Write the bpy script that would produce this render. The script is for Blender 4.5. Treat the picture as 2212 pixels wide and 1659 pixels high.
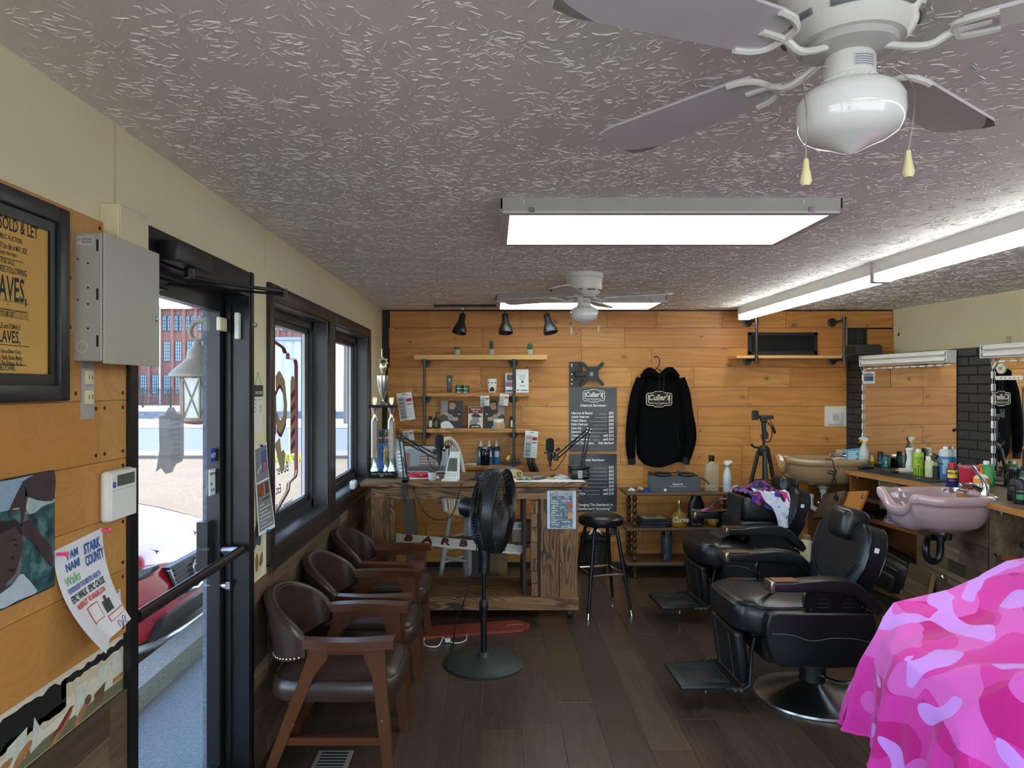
import bpy, bmesh, math, random
from mathutils import Vector, Matrix
random.seed(7)
PI = math.pi
SC = bpy.context.scene
COL = SC.collection
for o_ in list(bpy.data.objects):
 bpy.data.objects.remove(o_)

# ------------------------------------------------------------------ camera, sky, sun, exposure
HC = 1.67            # eye height of the photographer
FP = 1530.0          # focal length in pixels of the 2212 px wide frame
VX, VY = 1066.0,837.0
cd = bpy.data.cameras.new('camera')
cam = bpy.data.objects.new('camera', cd)
COL.objects.link(cam)
cam.location = (0,0,HC)
cam.rotation_euler = (PI / 2,0,0)
cd.sensor_width = 36.0
cd.lens = 36.0 * FP / 2212.0
cd.shift_x = (1106.0 - VX) / 2212.0
cd.shift_y = (VY - 829.5) / 2212.0
cd.clip_start = 0.02
cd.clip_end = 400
SC.camera = cam

w = bpy.data.worlds.new('world')
SC.world = w
w.use_nodes = True
wn = w.node_tree
bg = wn.nodes['Background']
sky = wn.nodes.new('ShaderNodeTexSky')
sky.sky_type = 'NISHITA'
sky.sun_disc = False
sky.sun_elevation = math.radians(38)
sky.sun_rotation = math.radians(70)
sky.air_density = 1.0
sky.dust_density = 2.0
sky.ozone_density = 1.0
wn.links.new(sky.outputs[0], bg.inputs[0])
bg.inputs[1].default_value = 1.0

sd = bpy.data.lights.new('sun','SUN')
sun = bpy.data.objects.new('sun', sd)
COL.objects.link(sun)
sun.location = (6,4,9)
sun.rotation_euler = Vector((-0.62,-0.22,-0.75)).to_track_quat('-Z','Y').to_euler()
sd.energy = 3.4
sd.angle = 0.01
sd.color = (1.0,0.93,0.82)

SC.view_settings.view_transform = 'Standard'
SC.view_settings.look = 'None'
SC.view_settings.gamma = 1.0
SC.view_settings.use_curve_mapping = False
SC.view_settings.exposure = 0.78
try:
 SC.cycles.use_denoising = True
 SC.cycles.max_bounces = 8
 SC.cycles.diffuse_bounces = 4
 SC.cycles.transparent_max_bounces = 16
 SC.cycles.caustics_reflective = False
 SC.cycles.caustics_refractive = False
except Exception:
 pass
LAMP = 3.7           # strength of the fluorescent lamps


# ------------------------------------------------------------------ helpers
def at(x, y, Y):
 """world point at depth Y that is seen at pixel x, y"""
 return Vector(((x - VX) * Y / FP, Y, HC - (y - VY) * Y / FP))


def C(h):
 h = h.lstrip('#')
 out = []
 for i in (0,2,4):
  c = int(h[i:i + 2], 16) / 255
  out.append(c / 12.92 if c <= 0.04045 else ((c + 0.055) / 1.055) ** 2.4)
 return tuple(out) + (1.0,)


_bfont_cache = {}


class MB:
 def __init__(s):
  s.v = []
  s.f = []
  s.flat = False

 def add(s, vs, fs, M=None):
  b = len(s.v)
  if M is None:
   s.v += [tuple(p) for p in vs]
  else:
   s.v += [tuple(M @ Vector(p)) for p in vs]
  s.f += [tuple(i + b for i in f) for f in fs]
  return s

 def box(s, x0,x1,y0,y1,z0,z1,M=None):
  vs = [(x0,y0,z0),(x1,y0,z0),(x1,y1,z0),(x0,y1,z0),(x0,y0,z1),(x1,y0,z1),(x1,y1,z1),(x0,y1,z1)]
  fs = [(0,3,2,1),(4,5,6,7),(0,1,5,4),(1,2,6,5),(2,3,7,6),(3,0,4,7)]
  return s.add(vs, fs, M)

 def cbox(s, c, d, M=None):
  return s.box(c[0] - d[0] / 2,c[0] + d[0] / 2,c[1] - d[1] / 2,c[1] + d[1] / 2,c[2] - d[2] / 2,c[2] + d[2] / 2,M)

 def bm(s, bmx, M=None):
  bmx.verts.index_update()
  s.add([v.co[:] for v in bmx.verts], [[v.index for v in f.verts] for f in bmx.faces], M)
  bmx.free()
  return s

 def rbox(s, x0,x1,y0,y1,z0,z1,r=0.01,seg=2,M=None):
  b = bmesh.new()
  t = MB().box(x0,x1,y0,y1,z0,z1)
  vs = [b.verts.new(p) for p in t.v]
  for f in t.f:
   b.faces.new([vs[i] for i in f])
  bmesh.ops.bevel(b, geom=b.edges[:], offset=r, segments=seg, profile=0.5,affect='EDGES', clamp_overlap=True)
  return s.bm(b, M)

 def lathe(s, prof, n=24,M=None, cap=True):
  vs, fs = [], []
  k = len(prof)
  for i in range(n):
   a = 2 * PI * i / n
   ca, sa = math.cos(a), math.sin(a)
   for r, z in prof:
    vs.append((r * ca, r * sa, z))
  for i in range(n):
   j = (i + 1) % n
   for q in range(k - 1):
    a, b, c, d = i * k + q, j * k + q, j * k + q + 1,i * k + q + 1
    if prof[q][0] < 1e-7:
     fs.append((a, c, d))
    elif prof[q + 1][0] < 1e-7:
     fs.append((a, b, d))
    else:
     fs.append((a, b, c, d))
  if cap:
   if prof[0][0] > 1e-7:
    fs.append(tuple(i * k for i in reversed(range(n))))
   if prof[-1][0] > 1e-7:
    fs.append(tuple(i * k + k - 1 for i in range(n)))
  return s.add(vs, fs, M)

 def cyl(s, p0,p1,r0,r1=None, n=14,cap=True):
  p0,p1 = Vector(p0), Vector(p1)
  d = p1 - p0
  M = Matrix.Translation(p0) @ d.to_track_quat('Z','Y').to_matrix().to_4x4()
  return s.lathe([(r0,0),(r0 if r1 is None else r1,d.length)], n, M, cap)

 def tube(s, pts, r, n=8,closed=False, flat=1.0):
  pts = [Vector(p) for p in pts]
  m = len(pts)
  rs = r if isinstance(r, (list, tuple)) else [r] * m
  vs, fs = [], []
  up = None
  for i in range(m):
   if closed:
    t = pts[(i + 1) % m] - pts[i - 1]
   else:
    t = pts[min(i + 1,m - 1)] - pts[max(i - 1,0)]
   if t.length < 1e-9:
    t = Vector((0,0,1))
   t.normalize()
   if up is None:
    up = Vector((0,0,1)) if abs(t.z) < 0.9 else Vector((0,1,0))
   u = up - t * up.dot(t)
   if u.length < 1e-6:
    u = t.orthogonal()
   u.normalize()
   up = u
   v = t.cross(u)
   for j in range(n):
    a = 2 * PI * j / n
    vs.append(pts[i] + (u * math.cos(a) * flat + v * math.sin(a)) * rs[i])
  for i in range(m if closed else m - 1):
   i2 = (i + 1) % m
   for j in range(n):
    j2 = (j + 1) % n
    fs.append((i * n + j, i * n + j2,i2 * n + j2,i2 * n + j))
  if not closed:
   fs.append(tuple(reversed(range(n))))
   fs.append(tuple((m - 1) * n + j for j in range(n)))
  return s.add(vs, fs)

 def prism(s, poly, h, M=None, z0=0.0):
  n = len(poly)
  vs = [(x, y, z0) for x, y in poly] + [(x, y, z0 + h) for x, y in poly]
  fs = [tuple(reversed(range(n))), tuple(range(n, 2 * n))]
  fs += [(i, (i + 1) % n, n + (i + 1) % n, n + i) for i in range(n)]
  return s.add(vs, fs, M)

 def ell(s, c, rx, ry, rz, nu=16,nv=10,M=None):
  prof = [(math.sin(PI * i / nv), -math.cos(PI * i / nv)) for i in range(nv + 1)]
  prof[0] = (0,-1)
  prof[-1] = (0,1)
  T = Matrix.Translation(c) @ Matrix.Diagonal((rx, ry, rz, 1))
  return s.lathe(prof, nu, (M @ T) if M else T)

 def grid(s, fn, nu, nv, thick=0.0,M=None):
  """fn(u, v) -> point for u, v in 0..1; thick gives it a second side"""
  P = [[Vector(fn(i / nu, j / nv)) for j in range(nv + 1)] for i in range(nu + 1)]
  vs = [p for row in P for p in row]
  k = nv + 1
  fs = [(i * k + j, (i + 1) * k + j, (i + 1) * k + j + 1,i * k + j + 1) for i in range(nu) for j in range(nv)]
  if thick:
   N = len(vs)
   back = []
   for i in range(nu + 1):
    for j in range(nv + 1):
     du = P[min(i + 1,nu)][j] - P[max(i - 1,0)][j]
     dv = P[i][min(j + 1,nv)] - P[i][max(j - 1,0)]
     nn = du.cross(dv)
     if nn.length > 1e-12:
      nn.normalize()
     back.append(P[i][j] - nn * thick)
   vs = vs + back
   fs += [tuple(N + q for q in reversed(f)) for f in fs[:]]
   rim = [(i, 0) for i in range(nu)] + [(nu, j) for j in range(nv)] + [(i, nv) for i in range(nu, 0,-1)] + [(0,j) for j in range(nv, 0,-1)]
   ids = [i * k + j for i, j in rim]
   for a in range(len(ids)):
    b = (a + 1) % len(ids)
    fs.append((ids[b], ids[a], N + ids[a], N + ids[b]))
  return s.add(vs, fs, M)

 def text(s, body, size, M, align='LEFT', bold=0.0,sx=1.0,shear=0.0,space=1.0,extr=0.0003):
  key = (body, align, round(bold / size, 3), shear, space)
  if key not in _bfont_cache:
   cu = bpy.data.curves.new('t','FONT')
   cu.body = body
   cu.size = 1.0
   cu.align_x = align
   cu.resolution_u = 2
   cu.offset = bold / size
   cu.shear = shear
   cu.space_character = space
   ob = bpy.data.objects.new('t', cu)
   me = bpy.data.meshes.new_from_object(ob)
   _bfont_cache[key] = ([v.co[:] for v in me.vertices], [tuple(p.vertices) for p in me.polygons])
   bpy.data.objects.remove(ob)
   bpy.data.meshes.remove(me)
   bpy.data.curves.remove(cu)
  vs, fs = _bfont_cache[key]
  return s.add(vs, fs, M @ Matrix.Diagonal((size * sx, size, size, 1)) @ Matrix.Translation((0,0,extr / size)))

 def build(s, name, mat, parent=None, loc=None, rotz=None, angle=35):
  me = bpy.data.meshes.new(name)
  me.from_pydata(s.v, [], s.f)
  if not s.flat:
   me.polygons.foreach_set('use_smooth', [True] * len(me.polygons))
   try:
    me.set_sharp_from_angle(angle=math.radians(angle))
   except Exception:
    pass
  me.update()
  if mat is not None:
   me.materials.append(mat)
  o = bpy.data.objects.new(name, me)
  COL.objects.link(o)
  if parent is not None:
   o.parent = parent
  if loc is not None:
   o.location = loc
  if rotz is not None:
   o.rotation_euler = (0,0,rotz)
  return o


def T(x=0,y=0,z=0):
 return Matrix.Translation((x, y, z))


def R(a, ax):
 return Matrix.Rotation(math.radians(a), 4,ax)


def facing_y(x, y, z):      # flat print on something that faces -Y (the back wall): local x to the right, y up
 return T(x, y, z) @ R(90,'X')


def facing_x(x, y, z):      # flat print on the left wall, facing +X
 return T(x, y, z) @ R(90,'Z') @ R(90,'X')


def thing(name, label, cat, loc=(0,0,0), rotz=0.0,group=None):
 o = bpy.data.objects.new(name, None)
 o.empty_display_size = 0.05
 COL.objects.link(o)
 o.location = loc
 o.rotation_euler = (0,0,rotz)
 return tag(o, label, cat, group)


def tag(o, label, cat, group=None, kind=None):
 o['label'] = label
 o['category'] = cat
 if group:
  o['group'] = group
 if kind:
  o['kind'] = kind
 return o


def struct(o, label=None, cat=None, kind='structure'):
 o['kind'] = kind
 if label:
  o['label'] = label
  o['category'] = cat
 return o


def kids(o):
 return [c for c in COL.objects if c.parent == o]


def copy_tree(o, parent=None):
 c = o.copy()
 COL.objects.link(c)
 c.parent = parent
 for ch in kids(o):
  copy_tree(ch, c)
 return c


def place(o, loc, rotz=0.0,label=None):
 o.location = loc
 o.rotation_euler = (0,0,rotz)
 if label:
  o['label'] = label
 return o


def arc(c, r, a0,a1,n, plane='xz', off=0.0):
 out = []
 for i in range(n + 1):
  a = math.radians(a0 + (a1 - a0) * i / n)
  p, q = r * math.cos(a), r * math.sin(a)
  if plane == 'xz':
   out.append((c[0] + p, c[1] + off, c[2] + q))
  elif plane == 'yz':
   out.append((c[0] + off, c[1] + p, c[2] + q))
  else:
   out.append((c[0] + p, c[1] + q, c[2] + off))
 return out


def smooth_path(pts, k=6):
 """Catmull-Rom through the points"""
 P = [Vector(p) for p in pts]
 out = []
 for i in range(len(P) - 1):
  p0,p1,p2,p3 = P[max(i - 1,0)], P[i], P[i + 1], P[min(i + 2,len(P) - 1)]
  for j in range(k):
   t = j / k
   out.append(0.5 * ((2 * p1) + (p2 - p0) * t + (2 * p0 - 5 * p1 + 4 * p2 - p3) * t * t + (3 * p1 - p0 - 3 * p2 + p3) * t ** 3))
 out.append(P[-1])
 return out


# ------------------------------------------------------------------ materials
class NT:
 def __init__(s, name):
  s.m = bpy.data.materials.new(name)
  s.m.use_nodes = True
  s.t = s.m.node_tree
  s.b = s.t.nodes['Principled BSDF']
  s.out = s.t.nodes['Material Output']

 def n(s, typ, ins=None, **kw):
  nd = s.t.nodes.new('ShaderNode' + typ)
  for k, v in kw.items():
   setattr(nd, k, v)
  for k, v in (ins or {}).items():
   s.set(nd.inputs[k], v)
  return nd

 def set(s, sock, v):
  if isinstance(v, bpy.types.NodeSocket):
   s.t.links.new(v, sock)
  elif isinstance(v, bpy.types.Node):
   s.t.links.new(v.outputs[0], sock)
  else:
   sock.default_value = v

 def math(s, op, a, b=None, c=None):
  nd = s.t.nodes.new('ShaderNodeMath')
  nd.operation = op
  for i, v in enumerate((a, b, c)):
   if v is not None:
    s.set(nd.inputs[i], v)
  return nd.outputs[0]

 def mix(s, f, a, b, mode='MIX'):
  nd = s.t.nodes.new('ShaderNodeMix')
  nd.data_type = 'RGBA'
  nd.blend_type = mode
  s.set(nd.inputs[0], f)
  s.set(nd.inputs[6], a)
  s.set(nd.inputs[7], b)
  return nd.outputs[2]

 def ramp(s, f, stops, interp='LINEAR'):
  nd = s.t.nodes.new('ShaderNodeValToRGB')
  cr = nd.color_ramp
  cr.interpolation = interp
  while len(cr.elements) < len(stops):
   cr.elements.new(0.5)
  for e, (p, c) in zip(cr.elements, stops):
   e.position = p
   e.color = c if isinstance(c, tuple) else C(c)
  s.set(nd.inputs[0], f)
  return nd.outputs[0]

 def coords(s, kind='Object', scale=(1,1,1), rand=0.0):
  tc = s.n('TexCoord')
  v = tc.outputs[kind]
  if rand:
   oi = s.n('ObjectInfo')
   k = s.math('MULTIPLY', oi.outputs['Random'], rand)
   cx = s.n('CombineXYZ', {0: k, 1: k, 2: k})
   add = s.n('VectorMath', operation='ADD')
   s.set(add.inputs[0], v)
   s.set(add.inputs[1], cx.outputs[0])
   v = add.outputs[0]
  mp = s.n('Mapping')
  s.set(mp.inputs[0], v)
  mp.inputs[3].default_value = scale
  return mp.outputs[0]

 def noise(s, vec, scale=5.0,detail=3.0,rough=0.5,dist=0.0,out=0):
  nd = s.n('TexNoise', {'Scale': scale, 'Detail': detail, 'Roughness': rough, 'Distortion': dist})
  s.set(nd.inputs['Vector'], vec)
  return nd.outputs[out]

 def bump(s, h, strength=0.3,dist=0.01):
  nd = s.n('Bump', {'Strength': strength, 'Distance': dist})
  s.set(nd.inputs['Height'], h)
  s.set(s.b.inputs['Normal'], nd.outputs[0])

 def fin(s, col=None, rough=None, metal=None, spec=None, coat=None):
  if col is not None:
   s.set(s.b.inputs['Base Color'], col)
  if rough is not None:
   s.set(s.b.inputs['Roughness'], rough)
  if metal is not None:
   s.b.inputs['Metallic'].default_value = metal
  if spec is not None:
   s.b.inputs['Specular IOR Level'].default_value = spec
  if coat:
   s.b.inputs['Coat Weight'].default_value = coat
   s.b.inputs['Coat Roughness'].default_value = 0.08
  return s.m


_mc = {}


def plain(hexc, rough=0.5,metal=0.0,var=0.08,spec=0.5,coat=0.0,scale=14.0):
 """one colour with a little procedural mottling"""
 key = (hexc, rough, metal, var, spec, coat, scale)
 if key in _mc:
  return _mc[key]
 k = NT('paint_' + hexc.strip('#'))
 c = C(hexc)
 if var:
  nz = k.noise(k.coords(), scale, 2.0)
  lo = tuple(max(0,x * (1 - var)) for x in c[:3]) + (1,)
  hi = tuple(min(1,x * (1 + var)) for x in c[:3]) + (1,)
  col = k.mix(nz, lo, hi)
 else:
  col = c
 k.fin(col, rough, metal, spec, coat)
 _mc[key] = k.m
 return k.m


def emit(hexc, strength):
 k = NT('lit_' + hexc.strip('#'))
 k.fin(C(hexc), 0.4)
 k.b.inputs['Emission Color'].default_value = C(hexc)
 k.b.inputs['Emission Strength'].default_value = strength
 return k.m


def glass_pane(name, tint=(1,1,1,1), refl=0.06,haze=0.0):
 k = NT(name)
 tr = k.n('BsdfTransparent', {0: tint})
 gl = k.n('BsdfGlossy', {0: (1,1,1,1), 'Roughness': 0.02})
 lwt = k.n('LayerWeight', {'Blend': 0.5})
 f = k.math('MULTIPLY_ADD', k.math('POWER', lwt.outputs['Facing'], 5.0), 0.5,0.03)
 mx = k.n('MixShader', {0: f})
 k.t.links.new(tr.outputs[0], mx.inputs[1])
 k.t.links.new(gl.outputs[0], mx.inputs[2])
 k.t.links.new(mx.outputs[0], k.out.inputs[0])
 return k.m


def clear(hexc, alpha=0.35,rough=0.08):
 """clear or tinted plastic and bottle glass"""
 key = ('clear', hexc, alpha, rough)
 if key in _mc:
  return _mc[key]
 k = NT('clear_' + hexc.strip('#'))
 k.fin(C(hexc), rough)
 k.b.inputs['Alpha'].default_value = alpha
 _mc[key] = k.m
 return k.m


def wood_pine():
 k = NT('pine_board')
 v = k.coords('Object', (1,1,1), 37.0)
 oi = k.n('ObjectInfo')
 rnd = oi.outputs['Random']
 st = k.coords('Object', (0.9,6.0,6.0), 37.0)
 # flowing cathedral grain
 warp = k.noise(st, 0.9,2.0,0.5)
 sep = k.n('SeparateXYZ')
 k.set(sep.inputs[0], v)
 ring = k.math('ADD', k.math('MULTIPLY', sep.outputs[2], 26.0), k.math('MULTIPLY', warp, 11.0))
 band = k.math('SINE', k.math('MULTIPLY', ring, 3.0))
 band = k.math('MULTIPLY_ADD', band, 0.5,0.5)
 fine = k.noise(k.coords('Object', (3.0,60.0,60.0), 37.0), 2.2,3.0,0.6)
 base = k.mix(rnd, C('#c4813f'), C('#d69a55'))
 base = k.mix(k.math('MULTIPLY', band, 0.42), base, C('#9a5a24'))
 base = k.mix(k.math('MULTIPLY', fine, 0.35), base, C('#dca560'))
 blot = k.noise(v, 2.6,2.0)
 base = k.mix(k.math('MULTIPLY', k.ramp(blot, [(0.45,(0,0,0,1)),(0.75,(1,1,1,1))]), 0.35), base, C('#a5672c'))
 # knots
 kv = k.coords('Object', (1.0,0.0,1.45), 53.0)
 kw = k.n('VectorMath', operation='MULTIPLY_ADD')
 k.set(kw.inputs[0], k.noise(v, 7.0,1.0,0.5,0.0,1))
 kw.inputs[1].default_value = (0.05,0,0.05)
 k.set(kw.inputs[2], kv)
 vo = k.n('TexVoronoi', {'Scale': 3.4,'Randomness': 1.0})
 k.set(vo.inputs['Vector'], kw.outputs[0])
 d = vo.outputs['Distance']
 pick = k.math('GREATER_THAN', k.n('SeparateXYZ', {0: vo.outputs['Color']}).outputs[0], 0.22)
 kn = k.math('MULTIPLY', k.ramp(d, [(0.0,(1,1,1,1)),(0.02,(0.5,0.5,0.5,1)),(0.045,(0.6,0.6,0.6,1)),(0.058,(0.95,0.95,0.95,1)),(0.068,(0.3,0.3,0.3,1)),(0.19,(0,0,0,1))]), pick)
 base = k.mix(kn, base, C('#4a2610'))
 v2 = k.n('TexVoronoi', {'Scale': 6.3,'Randomness': 1.0})
 k.set(v2.inputs['Vector'], kw.outputs[0])
 p2 = k.math('GREATER_THAN', k.n('SeparateXYZ', {0: v2.outputs['Color']}).outputs[1], 0.5)
 base = k.mix(k.math('MULTIPLY', k.ramp(v2.outputs['Distance'], [(0.0,(0.9,0.9,0.9,1)),(0.05,(0.85,0.85,0.85,1)),(0.075,(0.25,0.25,0.25,1)),(0.16,(0,0,0,1))]), p2), base, C('#47240f'))
 return k.fin(base, 0.42,spec=0.4)


def wood_dark(name, cols, rough=0.55,along='X', stain=0.5,spec=0.35,char=0.0):
 """weathered boards: cols are board tones picked per board"""
 k = NT(name)
 sc = {'X': (1.2,16,16), 'Y': (16,1.2,16), 'Z': (16,16,1.2)}[along]
 sf = {'X': (4,90,90), 'Y': (90,4,90), 'Z': (90,90,4)}[along]
 oi = k.n('ObjectInfo')
 n = len(cols)
 base = k.ramp(oi.outputs['Random'], [(i / n, c) for i, c in enumerate(cols)], 'CONSTANT')
 g = k.noise(k.coords('Object', sc, 41.0), 2.0,4.0,0.62,0.6)
 base = k.mix(k.math('MULTIPLY', k.ramp(g, [(0.38,(0,0,0,1)),(0.66,(1,1,1,1))]), stain), base, tuple(x * 0.28 for x in C(cols[0])[:3]) + (1,))
 fz = k.noise(k.coords('Object', sf, 41.0), 1.5,2.0,0.6)
 base = k.mix(k.math('MULTIPLY', fz, 0.35), base, tuple(min(1,x * 1.9) for x in C(cols[-1])[:3]) + (1,))
 if char:
  sw = {'X': (0.7,5,5), 'Y': (5,0.7,5), 'Z': (5,5,0.7)}[along]
  wv = k.noise(k.coords('Object', sw, 29.0), 1.6,2.0,0.5,0.4)
  bd_ = k.math('MULTIPLY_ADD', k.math('SINE', k.math('MULTIPLY', wv, 95.0)), 0.5,0.5)
  pt = k.noise(k.coords('Object', (2,2,2), 29.0), 1.7,2.0)
  msk = k.math('MULTIPLY', k.ramp(bd_, [(0.35,(0,0,0,1)),(0.8,(1,1,1,1))]), k.ramp(pt, [(0.3,(0.15,0.15,0.15,1)),(0.62,(1,1,1,1))]))
  base = k.mix(k.math('MULTIPLY', msk, char), base, C('#1d1410'))
 k.bump(g, 0.25,0.003)
 return k.fin(base, rough, spec=spec)


M_PINE = wood_pine()
M_RECL = wood_dark('reclaimed_board', ['#4a3a2e','#6b5644','#85705a','#594737','#9a8468','#332922','#75604c','#5f4c3c'], 0.6,'X', 0.6)
M_FLOOR = wood_dark('floor_board', ['#40312a','#473728','#4b3a31','#3b2f29','#4f4036'], 0.27,'Y', 0.34,0.5)
M_CHARX = wood_dark('charred_board', ['#7b5636','#8c6440','#6b4a2e','#94704a'], 0.5,'X', 0.45,0.35,0.85)
M_CHARZ = wood_dark('charred_post', ['#7b5636','#8c6440','#6b4a2e','#94704a'], 0.5,'Z', 0.45,0.35,0.85)
M_CHARY = wood_dark('charred_end', ['#7b5636','#8c6440','#6b4a2e','#94704a'], 0.5,'Y', 0.45,0.35,0.85)
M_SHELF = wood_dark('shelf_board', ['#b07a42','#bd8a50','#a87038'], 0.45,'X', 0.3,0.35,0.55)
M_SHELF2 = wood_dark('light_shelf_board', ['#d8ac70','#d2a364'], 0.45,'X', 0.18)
M_WALNUT = wood_dark('walnut_stain', ['#4a2610','#522b13','#44220e'], 0.3,'X', 0.25,0.5)
M_WALZ = wood_dark('walnut_leg', ['#46240f','#4d2912'], 0.32,'Z', 0.25,0.5)
M_DARKSH = wood_dark('dark_shelf', ['#5b4334','#634a3a'], 0.45,'X', 0.4)
M_CAB = wood_dark('cabinet_wood', ['#7a4a26','#86532c'], 0.5,'X', 0.3)
M_OAKDOOR = wood_dark('oak_door', ['#b5763a','#b87b40'], 0.4,'Z', 0.3)
M_COUNTER = wood_dark('worn_counter', ['#6a5647','#6f5b4a'], 0.4,'Y', 0.6)
M_COUNTEREDGE = wood_dark('worn_counter_edge', ['#a5713c'], 0.5,'Y', 0.5)
M_CREAM = plain('#ebe3c0', 0.75,var=0.05,scale=2.0)
M_BLACK = plain('#17181a', 0.45)
M_BLACKM = plain('#15161a', 0.38,0.3)
M_WHITE = plain('#e9e9e6', 0.4,var=0.04)
M_CHROME = plain('#d6d8da', 0.14,1.0,var=0.03)
M_STEEL = plain('#9a9b9c', 0.3,1.0,var=0.1)
M_PIPE = plain('#4c4b49', 0.42,0.85,var=0.2,scale=30)
M_PAPER = plain('#e6e6e4', 0.8,var=0.03)
M_TXTW = plain('#f2f2f2', 0.6,var=0)
M_TXTK = plain('#1a1a1c', 0.6,var=0)
M_DFRAME = plain('#1d1e22', 0.33,0.35,var=0.15,scale=6)
M_TRIM = plain('#2b2422', 0.36,var=0.12,scale=6)
M_GREY_REVEAL = plain('#44454b', 0.4,var=0.1,scale=6)


def plywood():
 k = NT('plywood')
 v = k.coords('Object', (1,1,1), 21.0)
 st = k.coords('Object', (3.5,1.6,5.0), 21.0)
 wv = k.noise(st, 1.3,2.0,0.45,0.8)
 band = k.math('MULTIPLY_ADD', k.math('SINE', k.math('MULTIPLY', wv, 70.0)), 0.5,0.5)
 oi = k.n('ObjectInfo')
 base = k.mix(oi.outputs['Random'], C('#bd8443'), C('#d0a063'))
 base = k.mix(k.math('MULTIPLY', band, 0.22), base, C('#9a6428'))
 bl = k.noise(v, 3.0,3.0)
 base = k.mix(k.math('MULTIPLY', bl, 0.35), base, C('#c89455'))
 return k.fin(base, 0.42,spec=0.4)


M_PLY = plywood()


def ceiling_mat():
 """painted plaster; its ridges are modelled"""
 k = NT('stomped_plaster')
 tc = k.n('TexCoord')
 P = tc.outputs['Object']
 k.bump(k.noise(P, 70.0,3.0), 0.25,0.004)
 big = k.noise(P, 1.2,2.0)
 return k.fin(k.mix(big, C('#e2e0da'), C('#edebe5')), 0.6)


M_CEIL = ceiling_mat()


def leather(hexc, rough=0.3):
 k = NT('leather_' + hexc.strip('#'))
 v = k.coords('Object')
 n1 = k.noise(v, 7.0,2.0,0.5)
 vo = k.n('TexVoronoi', {'Scale': 260.0})
 k.set(vo.inputs['Vector'], v)
 c = C(hexc)
 k.bump(vo.outputs['Distance'], 0.06,0.001)
 rg = k.math('MULTIPLY_ADD', n1,0.08,rough - 0.04)
 return k.fin(k.mix(n1,tuple(x * 0.92 for x in c[:3]) + (1,), tuple(min(1,x * 1.1) for x in c[:3]) + (1,)), rg, spec=0.45)


M_LEATH = leather('#15161a', 0.31)
M_BROWN = leather('#35251f', 0.3)


def mirror_mat():
 k = NT('mirror_glass')
 return k.fin((0.9,0.91,0.9,1), 0.0,1.0)


def brick_black():
 k = NT('black_painted_brick')
 v = k.coords('Object', (1,1,1), 9.0)
 n1 = k.noise(v, 60.0,4.0,0.6)
 k.bump(n1,0.4,0.004)
 return k.fin(k.mix(n1,C('#232324'), C('#343434')), 0.5)


M_BRICK = brick_black()


def gravel(name, c1,c2,scale=30.0,rough=0.9,big=None):
 k = NT(name)
 v = k.coords('Object')
 n1 = k.noise(v, scale, 4.0,0.7)
 n2 = k.noise(v, 0.8,3.0)
 col = k.mix(k.ramp(n1,[(0.35,(0,0,0,1)),(0.65,(1,1,1,1))]), C(c1), C(c2))
 if big:
  col = k.mix(k.ramp(n2,[(0.45,(0,0,0,1)),(0.6,(1,1,1,1))]), col, C(big))
 k.bump(n1,0.4,0.01)
 return k.fin(col, rough)

# ================================================================== the room
XL, YB, CE = -1.04,6.6,2.395
KB = FP / YB
TW = 0.13                      # the right-hand wall opens outwards by this much per metre
WX0 = (1828 - VX) / KB         # where the brick half wall meets the back wall
YF = -2.2                      # wall behind the photographer


def bx(x):
 return (x - VX) / KB


def bz(y):
 return HC - (y - VY) / KB


def lw(x, y):
 """pixel on the left wall -> (Y, z)"""
 Y = FP * (-XL) / (VX - x)
 return Y, HC - (y - VY) * Y / FP


# floor ------------------------------------------------------------
floor = struct(MB().box(-1.25,5.2,YF, 6.8,-0.2,-0.004).build('floor', plain('#6f5d50', 0.5,var=0.1)))
random.seed(3)
pw = 0.196
k = 0
x = XL
while x < 4.1:
 y = 1.1 - random.random() * 1.2
 while y < YB:
  L = 1.22
  y0,y1 = max(y, 0.9), min(y + L, YB)
  if y1 - y0 > 0.05:
   m = MB().rbox(-(pw - 0.003) / 2,(pw - 0.003) / 2,-(y1 - y0 - 0.003) / 2,(y1 - y0 - 0.003) / 2,-0.006,0.0,0.0012,1)
   m.build('plank', M_FLOOR, floor, (x + pw / 2,(y0 + y1) / 2,0))
  y += L
 x += pw

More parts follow.
